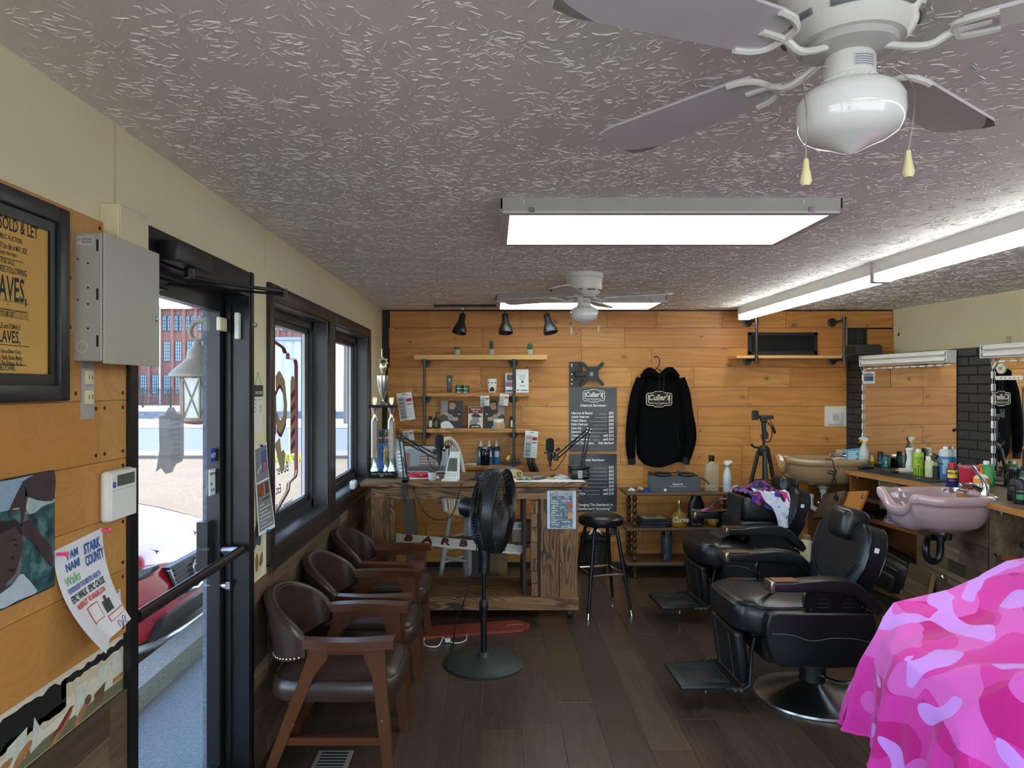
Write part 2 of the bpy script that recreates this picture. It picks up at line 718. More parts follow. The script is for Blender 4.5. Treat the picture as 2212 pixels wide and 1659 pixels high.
# ceiling, roof and eave ----------------------------------------------
ceil = struct(MB().box(-1.25,5.3,YF - 0.15,6.85,CE, CE + 0.06).build('ceiling', M_CEIL))
rng_ = random.Random(17)
cv, cf = [], []
gs = 0.15
for ix in range(int(4.95 / gs)):
 for iy in range(int(6.0 / gs)):
  cx_ = XL + (ix + 0.5 + rng_.uniform(-0.42,0.42)) * gs
  cy_ = 0.6 + (iy + 0.5 + rng_.uniform(-0.42,0.42)) * gs
  if cx_ > 3.73 + (YB - cy_) * TW or cy_ > YB - 0.03:
   continue
  a0_ = rng_.uniform(0,6.28)
  for q in range(42):
   a_ = a0_ + q * 0.1496 + rng_.uniform(-0.3,0.3)
   r0_ = rng_.uniform(0.01,0.10)
   L_ = rng_.uniform(0.008,0.034)
   bend = rng_.uniform(-0.9,0.9)
   a_ += rng_.uniform(-0.35,0.35)
   px_, py_ = cx_ + r0_ * math.cos(a_), cy_ + r0_ * math.sin(a_)
   a_ += rng_.uniform(-0.4,0.4)
   hw_ = rng_.uniform(0.0012,0.0026)
   hh_ = rng_.uniform(0.001,0.0024)
   b_ = len(cv)
   for j in range(3):
    an_ = a_ + bend * j * 0.5
    if j:
     px_ += L_ * 0.5 * math.cos(an_)
     py_ += L_ * 0.5 * math.sin(an_)
    nx_, ny_ = -math.sin(an_), math.cos(an_)
    k_ = (0.5,1.0,0.35)[j]
    cv += [(px_ - nx_ * hw_ * k_, py_ - ny_ * hw_ * k_, CE + 0.0005),(px_, py_, CE - hh_ * k_),(px_ + nx_ * hw_ * k_, py_ + ny_ * hw_ * k_, CE + 0.0005)]
   for j in range(2):
    o_ = b_ + 3 * j
    cf += [(o_, o_ + 1,o_ + 4,o_ + 3),(o_ + 1,o_ + 2,o_ + 5,o_ + 4)]
m = MB()
m.v, m.f = cv, cf
o = m.build('plaster_ridges', M_CEIL, ceil, angle=80)
o['kind'] = 'stuff'
rf = MB().box(-2.1,5.4,YF - 0.6,7.4,2.47,2.6).build('roof', plain('#4a4340', 0.8))
struct(rf)
for i in range(6):
 MB().box(-2.08 + i * 0.138,-1.946 + i * 0.138,YF - 0.5,7.3,2.447,2.47).build('soffit_board', plain('#6d5c50', 0.7), rf)
MB().box(-2.13,-2.1,YF - 0.6,7.4,2.40,2.6).build('fascia', plain('#554a44', 0.7), rf)

# back wall -------------------------------------------------------------
wall_back = struct(MB().box(-1.25,4.0,YB + 0.014,6.8,0,CE).build('wall_back', plain('#141c1b', 0.6)))
rows = [672,708,751,793,836,878,920,962,1004,1046,1088,1130,1172,1215]
joints = [
 [842,926,1126,1311,1418,1560,1697,1831,1931],
 [840,1043,1255,1349,1621,1831],
 [842,910,1120,1256,1407,1640,1831],
 [838,1039,1236,1364,1498,1706,1829],
 [837,894,1140,1380,1617,1829],
 [836,894,1126,1330,1507,1781,1829],
 [835,873,1100,1400,1620,1829],
 [835,960,1099,1340,1602,1829],
 [835,1029,1270,1390,1602,1745],
 [835,930,1120,1330,1602,1745],
 [835,1000,1250,1400,1560,1745],
 [835,920,1150,1387,1540,1745],
 [835,1010,1180,1325,1480,1745],
]
scr = MB()
random.seed(11)


def wall_plank(x0,x1,y0,y1,mat=None):
 X0,X1,Z1,Z0 = bx(x0), bx(x1), bz(y0), bz(y1)
 g = 0.0016
 pr = random.uniform(0,0.003)
 MB().box(-(X1 - X0) / 2 + g, (X1 - X0) / 2 - g, -pr, 0.02,-(Z1 - Z0) / 2 + g, (Z1 - Z0) / 2 - g).build('plank', mat or M_PINE, wall_back, ((X0 + X1) / 2,YB, (Z0 + Z1) / 2))
 for xx in (X0 + 0.02,X1 - 0.02):
  for zz in (Z0 + 0.022,Z1 - 0.022):
   if random.random() < 0.85:
    scr.cyl((xx, YB + 0.002,zz),(xx, YB - 0.0045,zz), 0.0042,n=6)


for r in range(13):
 for x0,x1 in zip(joints[r][:-1], joints[r][1:]):
  wall_plank(x0,x1,rows[r], rows[r + 1])
wall_plank(1873,1931,711,752)
wall_plank(1831,1931,752,776)
s_ = scr.build('screw_heads', M_BLACK, wall_back)
s_['kind'] = 'stuff'
# orange plywood panel below the brown basin
MB().box(bx(1745), WX0 + 0.02,YB - 0.004,YB + 0.02,0.05,bz(1030)).build('panel', M_CAB, wall_back)
struct(MB().box(XL, WX0,YB - 0.012,YB + 0.02,0,0.045).build('baseboard_back', M_BLACK))

# right wall: painted brick half wall with a cream wall set back above it -----------
ang = math.atan2(-1.0,TW)
wall_right = bpy.data.objects.new('wall_right', None)
COL.objects.link(wall_right)
wall_right.location = (WX0,YB, 0)
wall_right.rotation_euler = (0,0,ang)
struct(wall_right)
WT = 1.963
LR = 9.1


def ws(px, off=0.0):
 """distance along the right wall of what is seen at pixel column px (off: how far it stands out into the room)"""
 q = (px - VX) / FP
 x0 = WX0 - off * math.cos(math.atan(TW))
 y0 = YB - off * math.sin(math.atan(TW))
 Y = (x0 + y0 * TW) / (q + TW)
 return (y0 - Y) / math.cos(math.atan(TW))


MB().box(-0.05,LR, 0.006,0.44,0,WT - 0.004).build('brick_backing', plain('#1b1b1b', 0.8), wall_right)
MB().box(-0.05,LR, 0.44,0.6,0,CE).build('plaster', M_CREAM, wall_right)
S0,S1,S2,S3 = ws(1866), ws(2069), ws(2146), ws(2146) + 1.15
bh = 0.0677


def bricks(s0,s1,z0=0.98):
 n = int((WT - z0) / bh) + 1
 for i in range(n):
  zt = WT - i * bh
  s = s0 - (0.1 if i % 2 else 0.02)
  while s < s1:
   a, b = max(s, s0), min(s + 0.2,s1)
   if b - a > 0.02:
    j = random.uniform(-0.002,0.002)
    MB().rbox(-(b - a) / 2 + 0.004,(b - a) / 2 - 0.004,-0.004 + j, 0.02,-bh / 2 + 0.0035,bh / 2 - 0.0035,0.004,1).build('brick', M_BRICK, wall_right, ((a + b) / 2,0,zt - bh / 2))
   s += 0.204


bricks(0.0,S0)
bricks(S1,S2)
bricks(S3,S3 + 0.5)

# left wall ----------------------------------------------------------------
D0,D1,DT = 1.986,2.997,2.15          # door frame opening
W1 = (3.31,4.44)
W2 = (4.58,5.84)
WZ0,WZ1 = 0.915,2.085
XO = -1.2
m = MB()
m.box(XO, XL, YF, -1.9,0,CE)
m.box(XO, XL, -1.9,0.5,0,0.3)
m.box(XO, XL, -1.9,0.5,2.3,CE)
m.box(XO, XL, 0.5,D0,0,CE)
m.box(XO, XL, D0,D1,DT, CE)
m.box(XO, XL, D1,W1[0], 0,CE)
m.box(XO, XL, W1[1], W2[0], 0,CE)
m.box(XO, XL, W2[1], 6.8,0,CE)
for a, b in (W1,W2):
 m.box(XO, XL, a, b, 0,WZ0)
 m.box(XO, XL, a, b, WZ1,CE)
wall_left = struct(m.build('wall_left', M_CREAM))
# rough wood siding on the street face beside the door
MB().box(XO - 0.03,XO, D1 + 0.0,D1 + 0.16,-0.05,2.4).build('corner_board', gravel('weathered_siding','#5b606a','#767c88', 60), wall_left)
random.seed(5)


def recl(parent, y0,y1,z0,z1,rh=0.092,depth=0.009,x=XL):
 z = z1
 while z > z0 + 0.01:
  zz = max(z - rh, z0)
  y = y0
  while y < y1 - 0.01:
   L = random.uniform(0.22,0.85)
   ye = y1 if y1 - y - L < 0.12 else y + L
   d = depth + random.uniform(-0.0015,0.002)
   o = MB().box(-(ye - y) / 2 + 0.0008,(ye - y) / 2 - 0.0008,-d, 0.0,-(z - zz) / 2 + 0.0008,(z - zz) / 2 - 0.0008).build('plank', M_RECL, parent, (x, (y + ye) / 2,(z + zz) / 2), PI / 2)
   y = ye
  z = zz


recl(wall_left, 0.9,1.9,0.06,0.827)
recl(wall_left, D1 + 0.02,W1[0] - 0.07,0.0,0.822)
recl(wall_left, W1[0] - 0.07,W2[1] + 0.07,0.0,0.842)
recl(wall_left, W2[1] + 0.07,YB, 0.0,0.92)
MB().box(-0.042,0.042,-0.014,0,-0.4,0.4135).build('plank', M_RECL, wall_left, (XL, 1.942,0.4135), PI / 2)
struct(MB().box(XL, XL + 0.012,0.5,D0,0,0.06).build('baseboard_left', M_BLACK))

# plywood strips above the waiting bench side, with screws
pz = [0.985,1.165,1.318,1.474,1.635,1.797,1.956,2.106]
pj = [[0.7,1.985], [0.7,1.39,1.985], [0.7,1.985], [0.7,1.853,1.985], [0.7,1.47,1.985], [0.7,1.764,1.985], [0.7,1.985], [0.7,1.87]]
pj = [[0.7,1.985], [0.7,1.985], [0.7,1.56,1.985], [0.7,1.853,1.985], [0.7,1.764,1.985], [0.7,1.70,1.985], [0.7,1.87]]
ps = MB()
for r in range(7):
 for a, b in zip(pj[r][:-1], pj[r][1:]):
  MB().box(-(b - a) / 2 + 0.0008,(b - a) / 2 - 0.0008,-0.011,0,-(pz[r + 1] - pz[r]) / 2 + 0.0008,(pz[r + 1] - pz[r]) / 2 - 0.0008).build('plywood_panel', M_PLY, wall_left, (XL, (a + b) / 2,(pz[r] + pz[r + 1]) / 2), PI / 2)
  for yy in (a + 0.02,b - 0.02):
   for zz in (pz[r] + 0.02,pz[r + 1] - 0.02):
    ps.cyl((XL, yy, zz),(XL + 0.0125,yy, zz), 0.0052,n=8)
q = ps.build('screw_heads', M_BLACK, wall_left)
q['kind'] = 'stuff'

# torn wallpaper border of shaving mugs and brushes under the plywood
bd = MB().box(XL, XL + 0.002,0.7,1.985,0.827,0.985).build('border_paper', plain('#d9d2bd', 0.7,var=0.05), wall_left)


def lprint(parent, name, mat, polys, lift=0.0005,x=XL, th=0.0004):
 """flat print on the left wall from outlines given as (Y, z)"""
 m_ = MB()
 for poly in polys:
  m_.prism(poly, th, Matrix(((0,0,1,x + lift),(1,0,0,0),(0,1,0,0),(0,0,0,1))))
 return m_.build(name, mat, parent)


def wob(y0,y1,z0,z1,n, amp, seed=1):
 rr = random.Random(seed)
 top = [(y0 + (y1 - y0) * i / n, z1 + rr.uniform(-amp, amp)) for i in range(n + 1)]
 bot = [(y1 - (y1 - y0) * i / n, z0 + rr.uniform(-amp, amp)) for i in range(n + 1)]
 return top + bot


lprint(bd, 'black_paint', plain('#1b1d1e', 0.5), [wob(0.7,1.72,0.893,0.962,46,0.008,2), wob(1.70,1.985,0.945,0.965,18,0.005,3)], 0.0022)
lprint(bd, 'torn_edge', plain('#cdbfa6', 0.8), [wob(0.7,1.72,0.883,0.908,40,0.006,4), wob(1.70,1.985,0.915,0.945,16,0.006,6)], 0.0022)
lprint(bd, 'shelf_print', plain('#6b6a4d', 0.7), [[(0.7,0.829),(1.985,0.829),(1.985,0.858),(0.7,0.858)]], 0.0022)


def ov(cy, cz, a, b, rot=0,n=18):
 r_ = math.radians(rot)
 return [(cy + a * math.cos(t) * math.cos(r_) - b * math.sin(t) * math.sin(r_), cz + a * math.cos(t) * math.sin(r_) + b * math.sin(t) * math.cos(r_)) for t in [2 * PI * i / n for i in range(n)]]


lprint(bd, 'mug_print', plain('#c9cfc4', 0.6,var=0.25,scale=60), [[(1.76,0.852),(1.80,0.852),(1.81,0.925),(1.755,0.925)], [(1.86,0.86),(1.905,0.86),(1.912,0.93),(1.855,0.93)], [(1.50,0.845),(1.57,0.85),(1.575,0.915),(1.51,0.9)], ov(1.945,0.915,0.024,0.032), [(1.585,0.85),(1.64,0.86),(1.60,0.925)]], 0.003)
lprint(bd, 'razor_print', plain('#a9774a', 0.6,var=0.3,scale=50), [ov(1.56,0.862,0.035,0.012,25), ov(1.70,0.852,0.05,0.008,30), ov(1.78,0.85,0.035,0.011,35), [(1.93,0.862),(1.985,0.862),(1.985,0.877),(1.93,0.875)], ov(1.48,0.856,0.05,0.012,18)], 0.0034)
lprint(bd, 'brush_print', plain('#6a5339', 0.6,var=0.4,scale=80), [[(1.84,0.842),(1.88,0.842),(1.892,0.885),(1.838,0.872)], ov(1.81,0.872,0.016,0.012)], 0.0036)
lprint(bd, 'pennant_print', plain('#7d2b33', 0.6), [[(1.655,0.842),(1.70,0.852),(1.75,0.885),(1.735,0.887)]], 0.0037)

# seams of the plasterboard
lprint(wall_left, 'plaster_seam', plain('#cfc6a4', 0.8), [[(1.94,2.14),(1.946,2.14),(1.946,2.39),(1.94,2.39)], [(3.22,2.2),(3.224,2.2),(3.224,2.33),(3.22,2.33)]], 0.0005,th=0.0012)

# wall behind the photographer with shop windows --------------------------------------
m = MB()
fw = [(-1.0,1.55),(1.65,4.3)]  # openings enlarged to a full storefront to let in more daylight
m.box(-1.25,-1.0,YF - 0.15,YF, 0,CE)
m.box(1.55,1.65,YF - 0.15,YF, 0,CE)
m.box(4.3,5.2,YF - 0.15,YF, 0,CE)
for a, b in fw:
 m.box(a, b, YF - 0.15,YF, 0,0.2)
 m.box(a, b, YF - 0.15,YF, 2.34,CE)
struct(m.build('wall_front', M_CREAM))
M_GLASS = glass_pane('window_glass')
for i, (a, b) in enumerate(fw):
 wroot = bpy.data.objects.new('window_%d' % (3 + i), None)
 COL.objects.link(wroot)
 wroot.location = ((a + b) / 2,YF - 0.07,0.2)
 struct(wroot)
 h, l = 2.14,(b - a) / 2
 MB().box(-l, l, -0.004,0.004,0,h).build('pane', M_GLASS, wroot)
 mm = MB()
 for xx in (-l, -l / 3,l / 3,l):
  mm.box(xx - 0.025,xx + 0.025,-0.03,0.03,0,h)
 for zz in (0.025,h / 2,h - 0.025):
  mm.box(-l, l, -0.028,0.028,zz - 0.025,zz + 0.025)
 mm.build('muntin', M_DFRAME, wroot)

wroot = bpy.data.objects.new('window_5', None)  # unseen window, put in and enlarged to light the ceiling
COL.objects.link(wroot)
wroot.location = (XL - 0.1,-0.7,0.3)
struct(wroot)
MB().box(-0.004,0.004,-1.2,1.2,0,2.0).build('pane', M_GLASS, wroot)
mm = MB()
for yy in (-1.175,0,1.175):
 mm.box(-0.03,0.03,yy - 0.025,yy + 0.025,0,2.0)
for zz in (0.025,1.975):
 mm.box(-0.028,0.028,-1.2,1.2,zz - 0.025,zz + 0.025)
mm.build('muntin', M_DFRAME, wroot)

# side windows -----------------------------------------------------------------------
GX = -1.16


def side_window(n, a, b):
 rt = bpy.data.objects.new('window_%d' % n, None)
 COL.objects.link(rt)
 rt.location = (XL, (a + b) / 2,WZ0)
 struct(rt)
 l, h = (b - a) / 2,WZ1 - WZ0
 gx = GX - XL
 tw = 0.068
 for nm, y0,y1,z0,z1 in (('casing', -l - tw, -l, -tw, h + tw),('casing', l, l + tw, -tw, h + tw),('casing', -l, l, h, h + tw),('casing', -l, l, -tw, 0)):
  MB().rbox(-0.005,0.021,y0,y1,z0,z1,0.004,2).build(nm, M_TRIM, rt)
  mb = MB()
 MB().box(-0.005,0.03,-l - tw, l + tw, -tw - 0.02,-tw + 0.012).build('apron_bead', M_TRIM, rt)
 # reveal boards lining the opening
 MB().box(XO - XL, -0.003,-l, -l + 0.012,0,h).build('reveal', M_GREY_REVEAL, rt)
 MB().box(XO - XL, -0.003,l - 0.012,l, 0,h).build('reveal', M_GREY_REVEAL, rt)
 MB().box(XO - XL, -0.003,-l, l, h - 0.012,h).build('reveal', M_GREY_REVEAL, rt)
 MB().rbox(XO - XL, 0.012,-l, l, 0,0.018,0.004,2).build('sill', M_GREY_REVEAL, rt)
 # stepped sash
 for d, wd, off in ((0.03,0.045,0.0),(0.02,0.075,-0.012)):
  mm = MB()
  mm.box(gx + off - d / 2,gx + off + d / 2 + 0.02,-l + 0.012,-l + 0.012 + wd, 0.018,h - 0.012)
  mm.box(gx + off - d / 2,gx + off + d / 2 + 0.02,l - 0.012 - wd, l - 0.012,0.018,h - 0.012)
  mm.box(gx + off - d / 2,gx + off + d / 2 + 0.02,-l + 0.012,l - 0.012,0.018,0.018 + wd)
  mm.box(gx + off - d / 2,gx + off + d / 2 + 0.02,-l + 0.012,l - 0.012,h - 0.012 - wd, h - 0.012)
  mm.build('sash', plain('#33343a', 0.4), rt)
 mm = MB()
 mm.box(gx - 0.012,gx + 0.004,l - 0.108,l - 0.082,0.09,h - 0.08)
 mm.box(gx - 0.012,gx + 0.004,-l + 0.08,l - 0.08,0.085,0.1)
 mm.build('glazing_bead', plain('#c9ccd0', 0.5), rt)
 MB().box(gx - 0.003,gx + 0.001,-l + 0.05,l - 0.05,0.05,h - 0.05).build('pane', M_GLASS, rt)
 # string of wire and old hooks along the head of the window
 w_ = smooth_path([(gx + 0.06,-l + 0.1,h - 0.05),(gx + 0.07,-l + 0.35,h - 0.07),(gx + 0.075,-l + 0.6,h - 0.03),(gx + 0.1,-l + 0.8,h - 0.03)])
 MB().tube(w_, 0.0025,5).build('wire', M_BLACK, rt)
 return rt


win1 = side_window(1,*W1)
win2 = side_window(2,*W2)

# signwriting on the first pane (gold letters edged in maroon, read from the street)
M_GOLD = plain('#c2b183', 0.4,0.25,var=0.12,scale=8)
M_MAROON = plain('#6e2230', 0.45)
SGX = GX + 0.004


def street(y, z):        # text frame read from outside: +x runs toward -Y
 return T(SGX, y, z) @ R(-90,'Z') @ R(90,'X')


sg = thing('window_lettering','gold and maroon sign lettering on the street window pane','lettering', (0,0,0))
mm = MB()
mm.text('Culler\'s', 0.44,street(3.97,1.44), bold=0.016,sx=0.62,shear=0.12)
mm.build('gold_letters', M_GOLD, sg)
mm = MB()
mm.text('Culler\'s', 0.44,T(-0.0015,0.010,-0.012) @ street(3.97,1.44), bold=0.026,sx=0.62,shear=0.12)
mm.build('maroon_edge', M_MAROON, sg)


def sprism(poly, th=0.0006,x=SGX):
 return MB().prism([(y, z) for y, z in poly], th, Matrix(((0,0,1,x),(1,0,0,0),(0,1,0,0),(0,0,0,1))))


mm = sprism([(3.74,1.37),(3.80,1.28),(3.86,1.2),(3.91,1.22),(3.93,1.30),(3.90,1.33),(3.86,1.32),(3.83,1.4)])
mm.build('flourish', M_GOLD, sg)
# barber pole of the sign
mm = sprism([(4.03,1.29),(4.12,1.29),(4.12,1.70),(4.095,1.735),(4.055,1.735),(4.03,1.70)])
mm.build('pole_body', M_GOLD, sg)
mm = MB()
for i in range(5):
 z = 1.30 + i * 0.073
 mm.prism([(4.03,z),(4.12,z + 0.035),(4.12,z + 0.07),(4.03,z + 0.035)], 0.0006,Matrix(((0,0,1,SGX + 0.0008),(1,0,0,0),(0,1,0,0),(0,0,0,1))))
mm.build('pole_stripe', M_MAROON, sg)
edge = [(3.32,1.96),(3.6,1.93),(3.9,1.885),(3.93,1.86),(3.98,1.86),(3.98,1.83),(4.13,1.83),(4.15,1.80),(4.15,1.18),(4.13,1.15),(4.0,1.13),(3.98,1.09),(3.93,1.07),(3.7,0.99),(3.4,0.97)]
mm = MB()
mm.tube([(SGX, a, b) for a, b in edge], 0.011,4,flat=0.15)
mm.build('border_line', M_MAROON, sg)
mm = MB()
mm.tube([(SGX + 0.002,a, b + 0.008) for a, b in edge], 0.004,4,flat=0.3)
mm.build('gold_line', M_GOLD, sg)
mm = MB()
for tx_, sz_, py_, pz_ in (('Est. 2003', 0.07,3.86,1.1),('www.cullersbarbershop.com', 0.085,4.08,0.99),('Barber Shop', 0.08,4.0,1.2)):
 MB().text(tx_, sz_, street(py_, pz_), bold=0.001,shear=0.2).build('small_letters', plain('#565a63', 0.6), sg)

# the glazed street door ----------------------------------------------------------------
door = bpy.data.objects.new('door_1', None)
COL.objects.link(door)
door.location = (XL, D0,0)
struct(door)
dw = D1 - D0
MB().box(-0.155,0.022,0,0.045,0,DT).build('jamb', M_DFRAME, door)
MB().box(-0.155,0.022,dw - 0.045,dw, 0,DT).build('jamb', M_DFRAME, door)
MB().box(-0.155,0.022,0.045,dw - 0.045,DT - 0.1,DT).build('header', M_DFRAME, door)
for yy in (0.045,dw - 0.061):
 MB().box(-0.07,-0.05,yy, yy + 0.016,0,DT - 0.1).build('door_stop', M_BLACKM, door)
mm = MB()
mm.box(-0.005,0.026,dw - 0.028,dw + 0.004,0,DT + 0.003)
mm.build('jamb_trim', M_BLACKM, door)
lx0,lx1 = -0.12,-0.078
leaf = MB().box(lx0,lx1,0.05,0.105,0.01,DT - 0.105).box(lx0,lx1,dw - 0.105,dw - 0.05,0.01,DT - 0.105).box(lx0,lx1,0.105,dw - 0.105,DT - 0.17,DT - 0.105).box(lx0,lx1,0.105,dw - 0.105,0.01,0.13).build('leaf_frame', M_DFRAME, door)
MB().box(lx0 + 0.016,lx0 + 0.022,0.1,dw - 0.1,0.12,DT - 0.16).build('glass', M_GLASS, leaf)
MB().box(lx0 - 0.03,lx0 + 0.014,dw - 0.16,dw - 0.105,0.93,1.13).build('pull_plate', M_BLACKM, leaf)
# push bar
p0 = (lx1 + 0.0,dw - 0.08,1.02)
bar = [(lx1,dw - 0.085,1.0),(lx1 + 0.072,dw - 0.09,1.0),(lx1 + 0.078,dw - 0.14,1.0),(lx1 + 0.078,0.15,1.0),(lx1 + 0.072,0.1,1.0),(lx1,0.09,1.0)]
MB().tube(smooth_path(bar, 3), 0.013,10,flat=1.5).build('push_bar', plain('#6a6c70', 0.22,0.9), door)
lk = MB().cyl((-0.078,dw - 0.078,0.855),(-0.06,dw - 0.078,0.855), 0.018).build('lock_cylinder', M_CHROME, door)  # dark colour stands in for the shaded gap beside the blocks
MB().box(-0.06,-0.045,dw - 0.083,dw - 0.073,0.84,0.87).build('thumb_turn', M_CHROME, lk)
# door closer with its folding arm
MB().rbox(0.022,0.085,0.16,0.43,DT - 0.095,DT - 0.03,0.008,2).build('closer_body', M_BLACK, door)
MB().cyl((0.055,0.31,DT - 0.095),(0.055,0.31,DT - 0.125), 0.017).build('closer_spindle', M_BLACKM, door)
MB().tube([(0.055,0.31,DT - 0.12),(0.1,0.36,DT - 0.128),(0.27,0.62,DT - 0.128)], 0.0045,8,flat=1.4).build('closer_arm', M_BLACKM, door)
MB().tube([(-0.06,0.33,DT - 0.14),(0.27,0.62,DT - 0.138)], 0.005,8).build('closer_rod', M_BLACKM, door)
MB().cyl((0.27,0.62,DT - 0.15),(0.27,0.62,DT - 0.118), 0.011).build('closer_elbow', M_BLACK, door)
MB().rbox(-0.075,-0.035,0.27,0.36,DT - 0.16,DT - 0.125,0.005,1).build('closer_shoe', M_BLACK, door)
# alarm contact on the jamb
MB().rbox(-0.03,-0.012,dw - 0.075,dw - 0.045,1.87,1.98,0.003,1).build('alarm_contact', M_WHITE, door)
MB().rbox(-0.078,-0.06,dw - 0.14,dw - 0.07,1.90,1.955,0.003,1).build('alarm_magnet', plain('#d8cfae', 0.5), door)
MB().rbox(0.022,0.035,dw - 0.012,dw + 0.02,1.925,1.945,0.003,1).build('latch_hook', M_STEEL, door)
# stickers on the glass
st = MB()
st.cyl((lx0 + 0.023,dw - 0.128,1.395),(lx0 + 0.0245,dw - 0.128,1.395), 0.032,n=8)
o = st.build('alarm_sticker', plain('#2d4fa0', 0.5), door)
MB().text('ADT', 0.026,facing_x(lx0 + 0.0248,dw - 0.128,1.386), 'CENTER', 0.0006).build('lettering', M_TXTW, o)
o = MB().rbox(lx0 + 0.022,lx0 + 0.0245,dw - 0.165,dw - 0.105,1.235,1.34,0.001,1).build('payment_sticker', M_PAPER, door)
MB().text('Square', 0.015,facing_x(lx0 + 0.0247,dw - 0.148,1.318), 'LEFT', 0.0003).box(lx0 + 0.0246,lx0 + 0.025,dw - 0.158,dw - 0.150,1.317,1.328).build('lettering', M_TXTK, o)
MB().box(lx0 + 0.0246,lx0 + 0.025,dw - 0.152,dw - 0.137,1.25,1.262).box(lx0 + 0.0246,lx0 + 0.025,dw - 0.13,dw - 0.115,1.25,1.262).box(lx0 + 0.0246,lx0 + 0.025,dw - 0.152,dw - 0.137,1.275,1.287).build('card_marks', plain('#3a78c8', 0.5), o)
# frosted price decal, seen from the back
zo = 1.49
dec = MB().prism([(0.40,zo - 0.105),(0.435,zo - 0.095),(0.47,zo - 0.12),(0.52,zo - 0.12),(0.55,zo - 0.095),(0.60,zo - 0.09),(0.615,zo - 0.07),(0.615,zo + 0.065),(0.60,zo + 0.08),(0.56,zo + 0.085),(0.535,zo + 0.11),(0.49,zo + 0.11),(0.465,zo + 0.085),(0.42,zo + 0.08),(0.425,zo - 0.03)], 0.0008,Matrix(((0,0,1,lx0 + 0.0225),(1,0,0,0),(0,1,0,0),(0,0,0,1)))).build('price_decal', clear('#b4b8be', 0.75,0.6), door)
mm = MB()
for i, tx in enumerate(['Haircut &','Adult Hair','Head Shave','Kids Hairc','Line Up','Seniors','Designs','Enhancem','Facial/D']):
 mm.text(tx, 0.02,T(lx0 + 0.0242,0.585,zo + 0.06 - i * 0.018) @ R(-90,'Z') @ R(90,'X'))
mm.build('lettering', plain('#8e949c', 0.6), dec)

# ================================================================== the street outside
struct(MB().box(-30,30,-40,YF - 0.15,-0.4,-0.06).build('street_front', plain('#cdc9c0', 0.9)))  # unseen ground, added and kept pale to bounce sunlight up indoors
struct(MB().box(-1.86,-1.25,YF - 0.15,14,-0.3,-0.03).build('sidewalk', gravel('concrete_walk','#666b71','#7d8288', 60)))
struct(MB().box(-2.03,-1.86,YF - 0.15,14,-0.3,0.09).build('curb', gravel('curb_stone','#6b6b66','#8f8e87', 70)))
struct(MB().box(-60,-2.03,YF - 0.15,17.6,-0.5,-0.1).build('parking_lot', gravel('gravel_lot','#4e4435','#736650', 22,big='#5f5442')))
struct(MB().box(-60,-1.2,17.6,19.0,-0.5,-0.02).build('pavement', plain('#625f5a', 0.8)))
struct(MB().box(-60,20,19.0,30.5,-0.5,-0.1).build('road', gravel('asphalt','#474f59','#525b66', 12)))
struct(MB().box(-1.2,20,7.6,19.0,-0.5,-0.1).build('ground', plain('#a89880', 0.9)))
struct(MB().box(-90,20,30.5,64,-0.5,-0.06).build('rail_bed', gravel('ballast','#6f7480','#9a9da6', 5)))
rl = thing('railway_track','steel railway track on grey ballast beyond the road','railway', (-30,40,-0.06))
for yy in (-0.72,0.72,5.0,6.4):
 MB().box(-40,36,yy - 0.05,yy + 0.05,0.0,0.16).build('rail', plain('#5e6470', 0.4,0.6), rl)
mm = MB()
for i in range(60):
 mm.box(-38 + i * 1.2,-37.7 + i * 1.2,-1.4,1.4,-0.02,0.04).box(-38 + i * 1.2,-37.7 + i * 1.2,4.3,7.1,-0.02,0.04)
o = mm.build('sleepers', plain('#4b4a4c', 0.9), rl)
o['kind'] = 'stuff'
# weeds at the edge of the lot
random.seed(2)
mm = MB()
for i in range(240):
 a = random.uniform(-5.6,-4.6)
 b = random.uniform(16.6,18.2)
 h = random.uniform(0.06,0.2)
 an = random.random() * 6.3
 dx, dy = 0.03 * math.cos(an), 0.03 * math.sin(an)
 mm.add([(a - dx, b - dy, -0.1),(a + dx, b + dy, -0.1),(a + dx * 3,b - dy * 2,-0.1 + h)], [(0,1,2)])
tag(mm.build('weeds', plain('#a5a83c', 0.8)), 'yellow green weeds at the edge of the gravel lot','weeds', kind='stuff')

# iron fence along the tracks
fn = thing('iron_fence','dark iron picket fence in front of the brick mill','fence', (-33,61,-0.06))
for i in range(14):
 MB().box(-14 + i * 2.4 - 0.06,-14 + i * 2.4 + 0.06,-0.06,0.06,0,1.75).build('post', M_BLACK, fn)
mm = MB()
for i in range(230):
 mm.box(-14 + i * 0.14 - 0.018,-14 + i * 0.14 + 0.018,-0.018,0.018,0.1,1.65)
o = mm.build('pickets', M_BLACK, fn)
o['kind'] = 'stuff'
for zz in (0.2,1.5):
 MB().box(-14,18.2,-0.02,0.02,zz, zz + 0.05).build('rail', M_BLACK, fn)

# the brick mill
FY = 70.0
KF = FP / FY
mill = thing('brick_mill','long red brick mill with tall multi-pane windows','building', (-33,FY, 0))
mb_ = NT('mill_brick')
v_ = mb_.coords('Object')
bt = mb_.n('TexBrick', {'Color1': C('#855850'), 'Color2': C('#764c44'), 'Mortar': C('#8f7670'), 'Scale': 4.0,'Mortar Size': 0.012})
mp_ = mb_.n('Mapping', {0: v_})
mp_.inputs[2].default_value = (PI / 2,0,0)
mb_.set(bt.inputs['Vector'], mp_.outputs[0])
M_MILL = mb_.fin(mb_.mix(mb_.noise(v_, 0.5,2.0), bt.outputs[0], C('#80564f')), 0.85)
ZT = 1.67 + 169 / KF
MB().box(-16,14,0.25,12,-0.1,ZT).build('facade', M_MILL, mill)
MB().box(-16.2,14.2,-0.15,12,ZT, ZT + 0.35).build('cornice', plain('#8c5a52', 0.8), mill)
wa = MB()
M_WBAR = plain('#3d4d55', 0.6)
